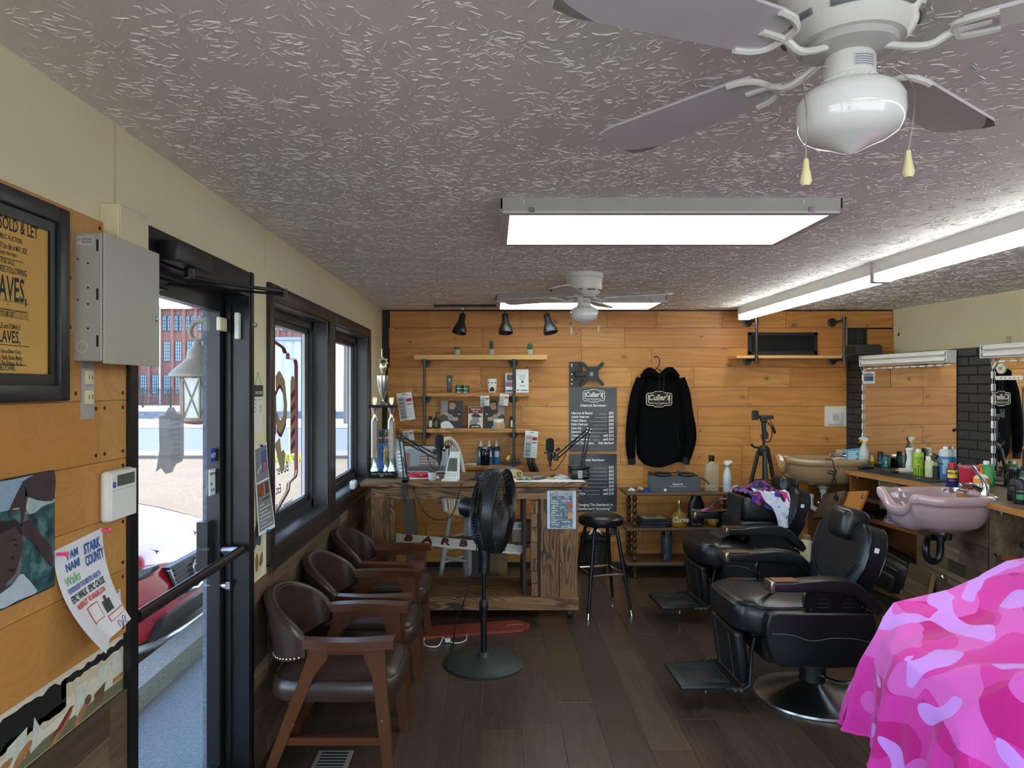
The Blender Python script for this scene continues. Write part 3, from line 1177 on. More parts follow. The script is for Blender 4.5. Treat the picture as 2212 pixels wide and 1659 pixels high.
M_WPANE = plain('#8fb2c4', 0.12,0.0,var=0.35,scale=1.5)
pit = 25.3 / KF


def win_mesh(w_, h_, cols, rws, arch):
 f = MB()
 for i in range(cols + 1):
  xx = -w_ / 2 + w_ * i / cols
  f.box(xx - 0.025,xx + 0.025,-0.02,0.05,0,h_)
 for j in range(rws + 1):
  zz = h_ * j / rws
  f.box(-w_ / 2,w_ / 2,-0.02,0.05,zz - 0.025,zz + 0.025)
 if arch:
  f.tube(arc((0,0.02,h_), w_ / 2,0,180,8), 0.05,4)
 g = MB().box(-w_ / 2,w_ / 2,0.05,0.08,0,h_)
 if arch:
  g.prism([(w_ / 2 * math.cos(PI * i / 8), w_ / 2 * math.sin(PI * i / 8)) for i in range(9)], 0.03,T(0,0.08,h_) @ R(90,'X'))
 return f, g


kinds = [(0.5 * 0.86,7.3 - 0.0,1.35,2,4,True),(0.62,4.28,1.95,3,6,False),(0.62,1.03,1.9,3,6,False)]
meshes = []
for w_, z_, h_, c_, r_, a_ in kinds:
 f, g = win_mesh(w_ if not a_ else 0.36,h_, c_, r_, a_)
 fo = f.build('window', M_WBAR, mill)
 go = g.build('pane', M_WPANE, fo)
 meshes.append((fo, go, z_, a_))
first = [True] * 3
x0 = (308 - VX) * FY / FP + 33
for c_ in range(14):
 xc = x0 + (c_ - 1) * pit
 if xc > 13.5:
  break
 for q, (fo, go, z_, a_) in enumerate(meshes):
  for dx in ((-0.26,0.26) if a_ else (0,)):
   if first[q]:
    first[q] = False
    o1 = fo
   else:
    o1 = fo.copy()
    COL.objects.link(o1)
    g1 = go.copy()
    COL.objects.link(g1)
    g1.parent = o1
   o1.location = (xc + dx, 0.16,z_)
 MB().box(xc + pit / 2 - 0.14,xc + pit / 2 + 0.14,0.0,0.3,-0.1,ZT).build('pier', M_MILL, mill)
MB().cyl((x0 + pit * 1.5 + 0.0,-0.1,0),(x0 + pit * 1.5,-0.1,ZT), 0.09,n=8).build('downpipe', plain('#9aa6b0', 0.6), mill)
# pale sheds beyond the second window
sh = thing('pale_shed','pale grey metal shed with ribs beyond the road','building', (-15.5,52,-0.06))
MB().box(-2.2,3.2,0,6,0,5.2).build('wall', plain('#b9c0c8', 0.6), sh)
for i in range(8):
 MB().box(-2.1 + i * 0.7,-1.95 + i * 0.7,-0.08,0,0,5.2).build('rib', plain('#9da6b0', 0.6), sh)
MB().box(-2.4,3.4,-0.3,6.3,5.2,5.4).build('roof', plain('#8a929c', 0.6), sh)
for px_, nm in ((748,'pole beside the pale shed'),(560,'pole beyond the lot')):
 p = at(px_, 870,34)
 t_ = thing('utility_pole','tall grey utility ' + nm, 'pole', (p.x, 34,-0.1))
 MB().cyl((0,0,0),(0,0,11), 0.14,0.1,8).build('shaft', plain('#6d675f', 0.8), t_)
 MB().box(-1.1,1.1,-0.06,0.06,9.6,9.75).build('crossarm', plain('#5f5a54', 0.8), t_)

# wall lantern beside the door
ln = thing('wall_lantern','weathered white carriage lantern with scroll bracket outside the door','lantern', (-1.43,3.42,0))
M_LAN = plain('#8f877c', 0.6,var=0.2,scale=40)
zt = 1.98
MB().tube(smooth_path([(0.14,0,1.74),(0.13,0,1.9),(0.08,0,1.98),(0.0,0,1.99),(-0.035,0,1.945),(-0.02,0,1.905),(0.02,0,1.91),(0.02,0,1.935)]), 0.012,8).build('scroll_bracket', M_LAN, ln)
MB().lathe([(0.012,1.90),(0.02,1.885),(0.022,1.87),(0.045,1.845),(0.05,1.81),(0.075,1.785),(0.11,1.755),(0.128,1.735),(0.128,1.722),(0.11,1.72),(0,1.72)], 20).build('hood', M_LAN, ln)
cg = MB()
for i in range(6):
 a0,a1 = 2 * PI * i / 6,2 * PI * (i + 1) / 6
 r0,r1 = 0.082,0.078
 A, B = (r0 * math.cos(a0), r0 * math.sin(a0), 1.72),(r0 * math.cos(a1), r0 * math.sin(a1), 1.72)
 D, E = (r1 * math.cos(a0), r1 * math.sin(a0), 1.52),(r1 * math.cos(a1), r1 * math.sin(a1), 1.52)
 cg.tube([A, D], 0.006,5).tube([A, E], 0.004,5).tube([B, D], 0.004,5)
cg.build('cage', M_LAN, ln)
MB().lathe([(0.076,1.525),(0.079,1.715)], 6,cap=False).build('frosted_panes', plain('#dfe0dc', 0.3), ln)
MB().lathe([(0,1.49),(0.05,1.495),(0.09,1.51),(0.09,1.525),(0,1.525)], 18).build('base', plain('#9a7f6a', 0.6), ln)
MB().box(0.135,0.18,-0.05,0.05,1.64,1.84).build('wall_plate', M_LAN, ln)

# the red car parked nose-in --------------------------------------------------------------
car = thing('red_car','glossy red hatchback parked nose-in outside the glass door','car', (-2.12,5.0,-0.1))
M_RED = plain('#a5152a', 0.12,0.0,var=0.05,coat=1.0)


def car_sec(x, hw, zb, zs, zt_, crown=0.06,n=18):
 pts = []
 for i in range(n + 1):
  t = i / n
  a = PI * t
  c, s = math.cos(a), math.sin(a)
  y = hw * math.copysign(abs(c) ** 0.45,c)
  zz = zs + (zt_ - zs) * abs(s) ** 0.55
  pts.append((x, y, zz))
 return [(x, hw * 0.94,zb)] + pts + [(x, -hw * 0.94,zb)]


secs = [(0.0,0.42,0.24,0.40,0.50),(-0.03,0.62,0.20,0.45,0.60),(-0.12,0.78,0.17,0.52,0.69),(-0.3,0.86,0.16,0.60,0.76),(-0.6,0.895,0.16,0.66,0.83),(-1.0,0.90,0.17,0.72,0.90),(-1.3,0.90,0.17,0.76,0.95),(-2.4,0.90,0.17,0.82,0.97),(-3.6,0.89,0.18,0.84,0.98),(-4.15,0.84,0.25,0.80,0.96),(-4.35,0.7,0.35,0.72,0.85)]
S = [car_sec(*q) for q in secs]
vs, fs = [], []
n_ = len(S[0])
for q in S:
 vs += q
for i in range(len(S) - 1):
 for j in range(n_ - 1):
  fs.append((i * n_ + j, i * n_ + j + 1,(i + 1) * n_ + j + 1,(i + 1) * n_ + j))
fs.append(tuple(range(n_)))
fs.append(tuple((len(S) - 1) * n_ + j for j in reversed(range(n_))))
MB().add(vs, fs).build('body', M_RED, car, angle=50)
cab = [(-1.25,0.74,0.93),(-1.9,0.66,1.36),(-2.4,0.62,1.44),(-3.3,0.60,1.40),(-4.1,0.66,0.95)]
vs = []
for x_, hw, z_ in cab:
 vs += [(x_, hw + 0.1 * (z_ < 1.0), z_),(x_, -hw - 0.1 * (z_ < 1.0), z_)]
fs = [(2 * i, 2 * i + 2,2 * i + 3,2 * i + 1) for i in range(4)]
b0 = len(vs)
vs += [(-1.25,0.85,0.9),(-1.25,-0.85,0.9),(-4.1,0.85,0.9),(-4.1,-0.85,0.9)]
fs += [(0,b0,b0 + 2,8,6,4,2),(1,3,5,7,9,b0 + 3,b0 + 1)]
MB().add(vs, fs).build('cabin_glass', plain('#1b2126', 0.05), car)
gr = MB()
gr.tube([(0.012,-0.40,0.585),(0.022,-0.30,0.42),(0.03,0,0.355),(0.022,0.30,0.42),(0.012,0.40,0.585)], 0.014,6)
gr.build('grille_trim', plain('#b9bbbe', 0.15,1.0), car)
gp = [(-0.40,0.60),(0.40,0.60),(0.30,0.42),(0.16,0.36),(-0.16,0.36),(-0.30,0.42)]
gl = MB().prism(gp, 0.05,Matrix(((0,0,1,-0.035),(1,0,0,0),(0,1,0,0),(0,0,0,1)))).build('grille', M_BLACK, car)
for i in range(6):
 MB().box(0.0,0.024,-0.34 + abs(i - 5) * 0.012,0.34 - abs(i - 5) * 0.012,0.39 + i * 0.034,0.40 + i * 0.034).build('grille_slat', plain('#2b2d30', 0.3,0.5), gl)
em = MB().tube([(0.03,0.07 * math.cos(a), 0.52 + 0.055 * math.sin(a)) for a in [2 * PI * i / 20 for i in range(20)]], 0.008,6,True)
em.tube([(0.03,-0.06,0.535),(0.034,-0.025,0.54),(0.036,0,0.505),(0.034,0.025,0.54),(0.03,0.06,0.535)], 0.007,6)
em.build('emblem', plain('#c9ccd0', 0.12,1.0), car)
for s in (-1,1):
 MB().prism([(s * 0.42,0.60),(s * 0.62,0.585),(s * 0.80,0.64),(s * 0.82,0.68),(s * 0.62,0.645),(s * 0.42,0.625)][::s], 0.06,Matrix(((0,0,1,-0.1),(1,0,0,0),(0,1,0,0),(0,0,0,1)))).build('headlight', plain('#2a2d33', 0.05), car)
 for xw in (-0.85,-3.5):
  tw_ = MB().lathe([(0.19,-0.1),(0.31,-0.11),(0.33,-0.06),(0.33,0.06),(0.31,0.11),(0.19,0.1)], 28,T(xw, s * 0.83,0.33) @ R(90,'X')).build('tyre', plain('#1a1a1b', 0.8), car)
  MB().lathe([(0,-0.08),(0.2,-0.09),(0.2,0.09),(0,0.08)], 14,T(xw, s * 0.83,0.33) @ R(90,'X')).build('wheel_rim', M_STEEL, tw_)
MB().prism([(-0.62,0.2),(0.62,0.2),(0.5,0.30),(-0.5,0.30)], 0.05,Matrix(((0,0,1,-0.02),(1,0,0,0),(0,1,0,0),(0,0,0,1)))).build('lower_intake', M_BLACK, car)
lip = MB()
lip.tube(smooth_path([(-0.4,-0.87,0.2),(-0.16,-0.80,0.17),(0.0,-0.5,0.15),(0.05,0,0.145),(0.0,0.5,0.15),(-0.16,0.80,0.17),(-0.4,0.87,0.2)]), 0.025,8)
lip.build('front_lip', plain('#c4c8cc', 0.25,0.4), car)
for s in (-1,1):
 MB().tube([(-0.1,s * 0.30,0.682),(-0.5,s * 0.45,0.80),(-1.1,s * 0.62,0.885)], 0.004,5).build('hood_seam', M_BLACK, car)

# ================================================================== on the left wall
def wall_thing(name, label, cat, Y, z, x=XL):
 return thing(name, label, cat, (x, Y, z))


# framed broadside
fr = wall_thing('framed_poster','framed yellowed auction broadside in a wide black frame','poster', 1.49,1.638,XL + 0.0115)
fw_, fh_ = 0.197,0.452
for nm, a, b, c, d in (('frame_side', -fw_, -fw_ + 0.038,0,fh_),('frame_side', fw_ - 0.038,fw_, 0,fh_),('frame_side', -fw_ + 0.038,fw_ - 0.038,0,0.038),('frame_side', -fw_ + 0.038,fw_ - 0.038,fh_ - 0.038,fh_)):
 mm = MB().rbox(0,0.022,a, b, c, d, 0.004,2)
 mm.build(nm, plain('#23262b', 0.4), fr)
mm = MB()
for a, b, c, d in ((-fw_ + 0.036,-fw_ + 0.062,0.036,fh_ - 0.036),(fw_ - 0.062,fw_ - 0.036,0.036,fh_ - 0.036),(-fw_ + 0.062,fw_ - 0.062,0.036,0.062),(-fw_ + 0.062,fw_ - 0.062,fh_ - 0.062,fh_ - 0.036)):
 mm.box(0,0.012,a, b, c, d)
mm.build('inner_mat', plain('#15171b', 0.35), fr)
pp = MB().box(0,0.006,-fw_ + 0.055,fw_ - 0.055,0.055,fh_ - 0.055).build('aged_paper', plain('#cfa557', 0.7,var=0.14,scale=9), fr)
mm = MB()
L = [(0.352,0.0335,'TO BE SOLD & LET', 1.0),(0.331,0.0125,'BY PUBLIC AUCTION,', 1.1),(0.311,0.0155,'On MONDAY the 18th of MAY, 1829,', 0.72),(0.298,0.009,'UNDER THE TREES.', 1.1),(0.28,0.012,'FOR SALE,', 1.1),(0.262,0.0165,'THE THREE FOLLOWING', 0.92),(0.205,0.062,'SLAVES,', 0.82),(0.193,0.006,'viz.', 1),(0.1705,0.0115,'TO BE LET,', 1.1),(0.144,0.0135,'MALE and FEMALE', 1.05),(0.115,0.0315,'SLAVES,', 1.05),(0.0925,0.0105,'Also for Sale, at Eleven o\'Clock,', 0.88),(0.0785,0.0125,'Fine Rice, Paddy, Books, Muslins,', 0.8),(0.0665,0.0125,'Needles, Pins, Ribbons, &c. &c.', 0.85),(0.056,0.0135,'BLUCHER,', 1.15)]
for z_, sz, tx, sx in L:
 if z_ > 0:
  mm.text(tx, sz * 1.15,facing_x(0.0062,0.0,z_ * 1.0 + 0.012), 'CENTER', sz * 0.018,sx * 0.62)
for z_, w_ in ((0.298,0.05),(0.190,0.06),(0.116,0.07),(0.075,0.06)):
 mm.box(0.0062,0.0066,-w_, w_, z_ + 0.0045,z_ + 0.006)
for i in range(5):
 mm.text('Hannibal about thirty years an excellent house servant of good character', 0.0055,facing_x(0.0062,0.0,0.213 - i * 0.0 if i == 0 else 0.2005 - i * 0.0052), 'CENTER', 0,0.85)
mm.build('lettering', plain('#2b2a20', 0.7), pp)
for q in ((-0.1,fh_ - 0.014),(0.0,0.014)):
 pass
for yy, zz in ((0.07,fh_ - 0.013),(0.075,0.012)):
 MB().cyl((0.02,yy - 0.15,zz),(0.0235,yy - 0.15,zz), 0.005,n=8).build('frame_nail', M_STEEL, fr)

# grey metal panel box
eb = wall_thing('panel_box','grey metal electrical panel box with keyed door','panel box', 1.738,1.735,XL)
MB().rbox(0,0.078,0,0.29,0,0.315,0.002,1).build('body', plain('#a9a9a0', 0.45,0.1,var=0.06), eb)
dr = MB().rbox(0.079,0.082,0.004,0.293,-0.006,0.318,0.001,1).build('door', plain('#b2b2a8', 0.4,0.15,var=0.05), eb)
MB().cyl((0.081,0.275,0.13),(0.087,0.275,0.13), 0.0085,n=14).cyl((0.087,0.275,0.13),(0.0885,0.275,0.13), 0.006,n=12).build('key_lock', M_CHROME, dr)
for zz in (0.035,0.15,0.27):
 MB().box(0.066,0.071,-0.0015,0.0,zz, zz + 0.028).build('hinge_slot', M_BLACK, eb)
for xx, zz in ((0.02,0.25),(0.045,0.24),(0.045,0.18),(0.02,0.15),(0.045,0.14),(0.045,0.08)):
 MB().cyl((xx, -0.0008,zz),(xx, 0.003,zz), 0.0026,n=8).build('screw_hole', M_BLACK, eb)
MB().tube([(0.03 + 0.014 * math.cos(a), -0.0005,0.035 + 0.014 * math.sin(a)) for a in [2 * PI * i / 18 for i in range(18)]], 0.0012,5,True).build('knockout_ring', plain('#c4c2b4', 0.6), eb)
lb = MB().box(0.018,0.058,-0.0012,0,0.285,0.306).build('approval_label', plain('#c8c8c4', 0.6), eb)
mm = MB()
mm.text('UL', 0.008,T(0.02,-0.0014,0.296) @ R(90,'X'))
for i in range(4):
 mm.box(0.03,0.056,-0.0016,-0.0012,0.289 + i * 0.004,0.2905 + i * 0.004)
mm.build('lettering', M_TXTK, lb)
cb = wall_thing('junction_box','cream plastic cover box above the grey panel box','junction box', 1.868,2.052,XL)
MB().rbox(0,0.052,0,0.16,0,0.105,0.003,1).build('cover', plain('#d8d0ad', 0.5), cb)
MB().rbox(0.052,0.0545,0.004,0.156,0.004,0.101,0.001,1).build('lid', plain('#ddd5b4', 0.5), cb)

# bare duplex outlet
ou = wall_thing('wall_outlet','almond duplex outlet without a cover plate in the plywood','outlet', 1.795,1.60,XL + 0.011)
MB().box(0.0,0.003,-0.03,0.026,-0.01,0.148).build('yoke', plain('#b9bcc0', 0.4,0.6,var=0.2,scale=60), ou)
for zz in (0.045,0.095):
 f = MB().rbox(0.0,0.009,-0.019,0.017,zz - 0.019,zz + 0.019,0.006,2).build('socket_face', plain('#ddd5a8', 0.4), ou)
 MB().box(0.009,0.0096,-0.009,-0.007,zz - 0.004,zz + 0.006).box(0.009,0.0096,0.005,0.007,zz - 0.004,zz + 0.006).build('slot', M_BLACK, f)

# portrait print of a haircut
pr = wall_thing('portrait_print','mounted colour print of a haircut in close-up on the plywood','print', 1.48,1.208,XL + 0.0115)
MB().box(0,0.008,-0.2,0.167,0,0.27).build('board', M_BLACK, pr)


def round_poly(P, k=4):
 n = len(P)
 if n > 14 or n < 4:
  return P
 out = []
 for i in range(n):
  p0,p1,p2,p3 = (Vector(P[(i + d) % n]) for d in (-1,0,1,2))
  for j in range(k):
   t = j / k
   out.append(tuple(0.5 * ((2 * p1) + (p2 - p0) * t + (2 * p0 - 5 * p1 + 4 * p2 - p3) * t * t + (3 * p1 - p0 - 3 * p2 + p3) * t ** 3)))
 return out


def pprint(parent, name, hexc, polys, lift, x=0.0,var=0.15,sc=30):
 m_ = MB()
 for poly in polys:
  poly = round_poly(poly)
  m_.prism(poly, 0.0003,Matrix(((0,0,1,x + lift),(1,0,0,0),(0,1,0,0),(0,0,0,1))))
 return m_.build(name, plain(hexc, 0.5,var=var, scale=sc), parent)


bgk = NT('blurred_print')
v_ = bgk.coords('Object')
MB().box(0,0.0084,-0.197,0.164,0.003,0.267).build('blurred_background', bgk.fin(bgk.ramp(bgk.noise(v_, 26,3,0.6), [(0.3,'#16242a'),(0.5,'#345c62'),(0.7,'#6f9294')]), 0.4), pr)


def zp(pts):
 out = []
 for a, b in pts:
  Y, z = lw(a * 0.1808,1000 + b * 0.1808)
  out.append((Y - 1.48,min(max(z - 1.208,0.003), 0.267)))
 return out


pprint(pr, 'sky_print','#8fa9c0', [zp([(-900,330),(0,190),(300,140),(180,250),(60,420),(0,560),(-900,700)])], 0.0085,var=0.3,sc=12)
pprint(pr, 'light_print','#a9bcc0', [zp([(220,420),(330,445),(440,460),(535,425),(535,470),(400,520),(300,600),(210,580)])], 0.0086,var=0.2,sc=25)
pprint(pr, 'arm_print','#43333a', [zp([(300,150),(540,100),(540,410),(460,455),(300,430),(215,400),(160,390),(165,230)]), zp([(165,240),(215,400),(200,500),(185,620),(150,740),(125,750),(135,640),(110,540),(60,560),(0,650),(0,560),(60,420)]), zp([(135,740),(200,690),(280,695),(360,840),(480,960),(520,1080),(515,1240),(420,1140),(330,1000),(250,930),(140,830)])], 0.0088,var=0.45,sc=30)
pprint(pr, 'cuff_print','#2c3f52', [zp([(150,240),(180,225),(185,390),(155,395)])], 0.009)
pprint(pr, 'head_print','#4a3a38', [zp([(-700,900),(-300,700),(0,690),(60,675),(110,720),(150,850),(160,980),(140,1150),(125,1290),(60,1400),(-200,1560),(-600,1500)])], 0.0091,var=0.45,sc=34)
pprint(pr, 'hair_print','#232226', [zp([(-500,800),(0,690),(60,672),(112,722),(152,860),(120,840),(60,760),(0,790),(-400,960)])], 0.0093)
pprint(pr, 'beard_print','#6d6c72', [zp([(143,1110),(135,1280),(80,1395),(-40,1470),(-40,1430),(60,1330),(105,1200)])], 0.0093,var=0.5,sc=80)
pprint(pr, 'eye_print','#171215', [zp([(40,985),(65,965),(92,985),(65,1000)]), zp([(-10,930),(50,905),(95,930),(50,925)]), zp([(-30,1290),(30,1270),(70,1275),(30,1300)]), zp([(10,1130),(40,1110),(50,1140),(20,1160)])], 0.0095)
pprint(pr, 'scissors_print','#9fa09a', [zp([(35,545),(110,535),(112,552),(38,562)]), zp([(185,590),(250,612),(248,620),(185,604)])], 0.0095)
pprint(pr, 'shirt_print','#b9c8d6', [zp([(-300,1700),(0,1480),(130,1330),(200,1370),(290,1470),(318,1552),(100,1640),(-100,1740)])], 0.0095,var=0.15)

# alarm keypad
kp = wall_thing('alarm_keypad','white alarm keypad with grey display beside the door frame','keypad', 1.915,1.315,XL + 0.011)
MB().rbox(0,0.028,-0.07,0.07,0,0.135,0.012,3).build('housing', plain('#dcdcd4', 0.4), kp)
fc = MB().rbox(0.026,0.031,-0.064,0.066,0.004,0.131,0.002,1).build('face', M_WHITE, kp)
MB().box(0.031,0.0318,-0.036,0.054,0.092,0.122).build('display', plain('#5b635c', 0.25), fc)
MB().box(0.031,0.0315,-0.06,0.062,0.082,0.083).build('flap_line', plain('#a8a8a4', 0.5), fc)
b_ = MB().cyl((0.031,-0.05,0.098),(0.0318,-0.05,0.098), 0.0085,n=12).build('badge', plain('#2d4fb0', 0.4), fc)
MB().text('ADT', 0.006,facing_x(0.0319,-0.05,0.096), 'CENTER').build('lettering', M_TXTW, b_)

# curling flyer
fl = wall_thing('charity_flyer','curling white charity walk flyer pinned to the plywood','flyer', 1.76,0.94,XL + 0.0115)


def fpt(u, v):
 # u across the sheet, v up
 sag = (1 - v)
 y = -0.106 + 0.205 * u + sag * sag * (0.05 - 0.01 * u)
 z = 0.09 + 0.258 * v + u * 0.014 * v + 0.02 * u * sag
 curl = sag ** 2 * 0.055 + max(0,0.4 - u) * sag * sag * 0.10
 return (0.002 + curl + 0.006 * math.sin(u * PI) * sag, y, z)


sheet = MB().grid(fpt, 14,20,0.0006).build('sheet', plain('#e4e4ea', 0.8,var=0.03), fl)


def fl_text(body, size, u, v, mat, sx=1.0,bold=0.0):
 m_ = MB().text(body, size, Matrix.Identity(4), 'LEFT', bold, sx)
 out = []
 for x_, y_, z_ in m_.v:
  a, b = u + x_ / 0.205,v + y_ / 0.262
  if a > 1 or b > 1:
   a, b = min(a, 1.0), min(b, 1.0)
  p = fpt(a, b)
  out.append((p[0] + 0.0012 + z_, p[1], p[2]))
 m_.v = out
 return m_.build('lettering', mat, sheet)


BL, GR, RD = plain('#2f5fa8', 0.6), plain('#4fae5a', 0.6), plain('#d8453f', 0.6)
fl_text('I AM', 0.028,0.22,0.86,BL, 0.85,0.0008)
fl_text('NAMI', 0.028,0.17,0.755,BL, 0.85,0.0008)
fl_text('Walks', 0.034,0.1,0.63,GR, 0.75)
fl_text('STARK', 0.036,0.56,0.83,BL, 0.68,0.0014)
fl_text('COUNTY', 0.036,0.56,0.71,BL, 0.55,0.0014)
fl_text('FUNDRAISER FOR MENTAL HEALTH', 0.018,0.1,0.56,BL, 0.5,0.0006)
fl_text('EPIC WALK  EPIC CAUSE', 0.024,0.1,0.47,M_TXTK, 0.58,0.0008)
fl_text('McKINLEY VS MASSILLON', 0.019,0.14,0.395,RD, 0.62,0.0006)


def fl_patch(name, mat, u0,u1,v0,v1,lift=0.001,n=8):
 return MB().grid(lambda a, b: Vector(fpt(u0 + (u1 - u0) * a, v0 + (v1 - v0) * b)) + Vector((lift, 0,0)), n, n).build(name, mat, sheet)


fl_patch('code_frame', RD, 0.30,0.55,0.19,0.36)
fl_patch('code_blank', M_PAPER, 0.315,0.535,0.2,0.35,0.0016)
fl_patch('person_print', plain('#39423e', 0.6,var=0.3,scale=60), 0.62,0.8,0.2,0.32)
fl_patch('person_print', plain('#5b4238', 0.6), 0.68,0.74,0.32,0.365)
fl_patch('red_box', RD, 0.6,0.98,0.11,0.175)
fl_patch('red_box_inside', M_PAPER, 0.615,0.965,0.118,0.167,0.0016)
sgn = MB()
sp = [(0.7,0.02),(0.72,0.08),(0.78,0.05),(0.74,0.0),(0.8,0.03),(0.86,0.09),(0.9,0.06),(0.84,0.02),(0.9,-0.0 + 0.01)]
sgn.tube(smooth_path([Vector(fpt(a, max(b, 0.0))) + Vector((0.0015,0,0)) for a, b in sp], 4), 0.0007,4)
sgn.build('signature', M_TXTK, sheet)
MB().cyl((0,0.096,0.356),(0.022,0.096,0.356), 0.004,n=10).ell((0.022,0.096,0.356), 0.004,0.0065,0.0065,10,6).build('push_pin', plain('#ff4f86', 0.4), fl)
MB().cyl((0,-0.095,0.338),(0.026,-0.095,0.338), 0.004,n=10).ell((0.026,-0.095,0.338), 0.004,0.0065,0.0065,10,6).build('push_pin', plain('#ff4f86', 0.4), fl)

# small sticker with a red rose
sk = wall_thing('rose_sticker','small white sticker with a red rose beside the flyer','sticker', 1.90,0.985 + 0.02,XL + 0.0115)
bk = MB().box(0,0.0006,0.0,0.062,0,0.105,R(6,'X')).build('paper', M_PAPER, sk)
rng = random.Random(4)
mm = MB()
for i in range(7):
 mm.prism(ov(0.025 + rng.uniform(-0.01,0.01), 0.072 + rng.uniform(-0.012,0.012), 0.008,0.006,rng.uniform(0,90), 8), 0.0003,R(6,'X') @ Matrix(((0,0,1,0.0008 + i * 1e-5),(1,0,0,0),(0,1,0,0),(0,0,0,1))))
mm.build('rose_print', plain('#b3202c', 0.6,var=0.3,scale=200), bk)
mm = MB()
for i in range(7):
 mm.prism(ov(0.022 + rng.uniform(-0.012,0.014), 0.042 + rng.uniform(-0.014,0.014), 0.007,0.004,rng.uniform(0,90), 7), 0.0003,R(6,'X') @ Matrix(((0,0,1,0.0008 + i * 1e-5),(1,0,0,0),(0,1,0,0),(0,0,0,1))))
mm.build('emblem_print', plain('#5d4a38', 0.6,var=0.5,scale=200), bk)
mm = MB()
for z_ in (0.006,0.1):
 mm.prism([(0.006,z_),(0.056,z_),(0.056,z_ + 0.003),(0.006,z_ + 0.003)], 0.0003,R(6,'X') @ Matrix(((0,0,1,0.0008),(1,0,0,0),(0,1,0,0),(0,0,0,1))))
mm.build('bar_print', plain('#26304f', 0.6), bk)

# licence, hiring flyer and torn paper between door and window
li = wall_thing('shop_licence','framed shop licence hanging on a string beside the window','licence', 3.115,1.475,XL)
MB().box(0,0.004,-0.058,0.062,0,0.20).build('backing', M_PAPER, li)
h_ = MB().box(0.004,0.006,-0.06,0.064,0.155,0.205).build('header', plain('#2b2d33', 0.5), li)
MB().text('SHOP LICENSE', 0.0205,facing_x(0.0062,0.005,0.165), 'CENTER', 0.0003,0.72).build('lettering', M_TXTW, h_)
mm = MB()
for i, wd in enumerate((0.03,0.02,0.025,0.02)):
 mm.box(0.004,0.0044,-0.052,-0.052 + wd, 0.14 - i * 0.017,0.143 - i * 0.017)
mm.box(0.004,0.0044,0.02,0.05,0.14,0.143)
mm.build('print_lines', plain('#7d8088', 0.6), li)
MB().tube([(0.004,0.034 + 0.009 * math.cos(a), 0.10 + 0.016 * math.sin(a)) for a in [2 * PI * i / 16 for i in range(16)]], 0.001,4,True).build('seal', plain('#5f6570', 0.6), li)
MB().tube([(0.005,-0.04,0.2),(0.004,0.0,0.262),(0.005,0.045,0.2)], 0.0012,5).build('string', plain('#6cc06a', 0.6), li)
hf = wall_thing('hiring_flyer','curled grey hiring flyer pinned beside the window','flyer', 3.13,1.02,XL)


def hpt(u, v):
 return (0.003 + 0.03 * (1 - v) * (0.4 + 0.6 * u) * math.sin(PI * 0.5 * (1 - v)) + 0.012 * u, -0.062 + 0.135 * u + 0.04 * (1 - v) * 0.6,0.39 * v + 0.015 * u)


hs = MB().grid(hpt, 8,14,0.0006).build('sheet', plain('#e3e3e6', 0.8,var=0.03), hf)


def hp(name, mat, u0,u1,v0,v1,lift=0.0012,n=6):
 return MB().grid(lambda a, b: Vector(hpt(u0 + (u1 - u0) * a, v0 + (v1 - v0) * b)) + Vector((lift, 0,0)), n, n).build(name, mat, hs)


hp('grey_print', plain('#7c8088', 0.6), 0.06,0.94,0.04,0.97)
hp('photo_print', plain('#3d5f9a', 0.6,var=0.4,scale=40), 0.5,0.92,0.68,0.92,0.0018)
hp('photo_print', plain('#c7606c', 0.6,var=0.4,scale=60), 0.6,0.82,0.69,0.78,0.0022)
hp('photo_print', plain('#7a4d3a', 0.6,var=0.4,scale=60), 0.64,0.78,0.78,0.86,0.0022)
hp('photo_print', plain('#8a4a2c', 0.6,var=0.9,scale=60), 0.1,0.5,0.42,0.56,0.0018)
hp('photo_print', plain('#5a2a22', 0.6,var=0.9,scale=60), 0.62,0.86,0.42,0.56,0.0018)
hp('stripe_print', M_PAPER, 0.06,0.94,0.575,0.595,0.0018)
for i in range(7):
 hp('text_line', M_PAPER, 0.12,0.12 + random.uniform(0.3,0.75), 0.07 + i * 0.042,0.078 + i * 0.042,0.0018,3)
MB().text('NOW HIRING', 0.024,facing_x(0.012,-0.045,0.27) @ R(24,'Z'), 'LEFT', 0.0005,0.6).build('lettering', M_TXTW, hs)
MB().text('BE SUPPORT PROFESSIONALS', 0.013,facing_x(0.0285,-0.03,0.152) @ R(2,'Z'), 'LEFT', 0.0003,0.58).build('lettering', M_TXTK, hs)
MB().cyl((0.0,0.005,0.392),(0.02,0.005,0.392), 0.005,n=8).build('push_pin', plain('#2c3f9a', 0.4), hf)
MB().cyl((0.0,0.03,0.012),(0.045,0.03,0.012), 0.005,n=8).build('push_pin', plain('#2a78a8', 0.4), hf)
tp = wall_thing('torn_border_paper','torn scrap of old wallpaper border beside the window','paper', 3.11,0.83,XL)
pprint(tp, 'scrap','#d8cdb0', [[(-0.07,-0.08),(0.0,0.0),(0.075,0.03),(0.08,0.22),(0.05,0.25),(0.02,0.24),(-0.01,0.26),(-0.06,0.2)]], 0.0005,var=0.1)
pprint(tp, 'scrap_print','#4a4f56', [[(-0.05,0.13),(0.0,0.15),(0.05,0.14),(0.055,0.24),(0.03,0.23),(0.01,0.25),(-0.03,0.215)]], 0.001,var=0.6,sc=60)
pprint(tp, 'brush_print','#8e6a45', [[(0.03,0.05),(0.075,0.05),(0.078,0.1),(0.045,0.09)], ov(0.0,0.07,0.02,0.04)], 0.001,var=0.3,sc=60)
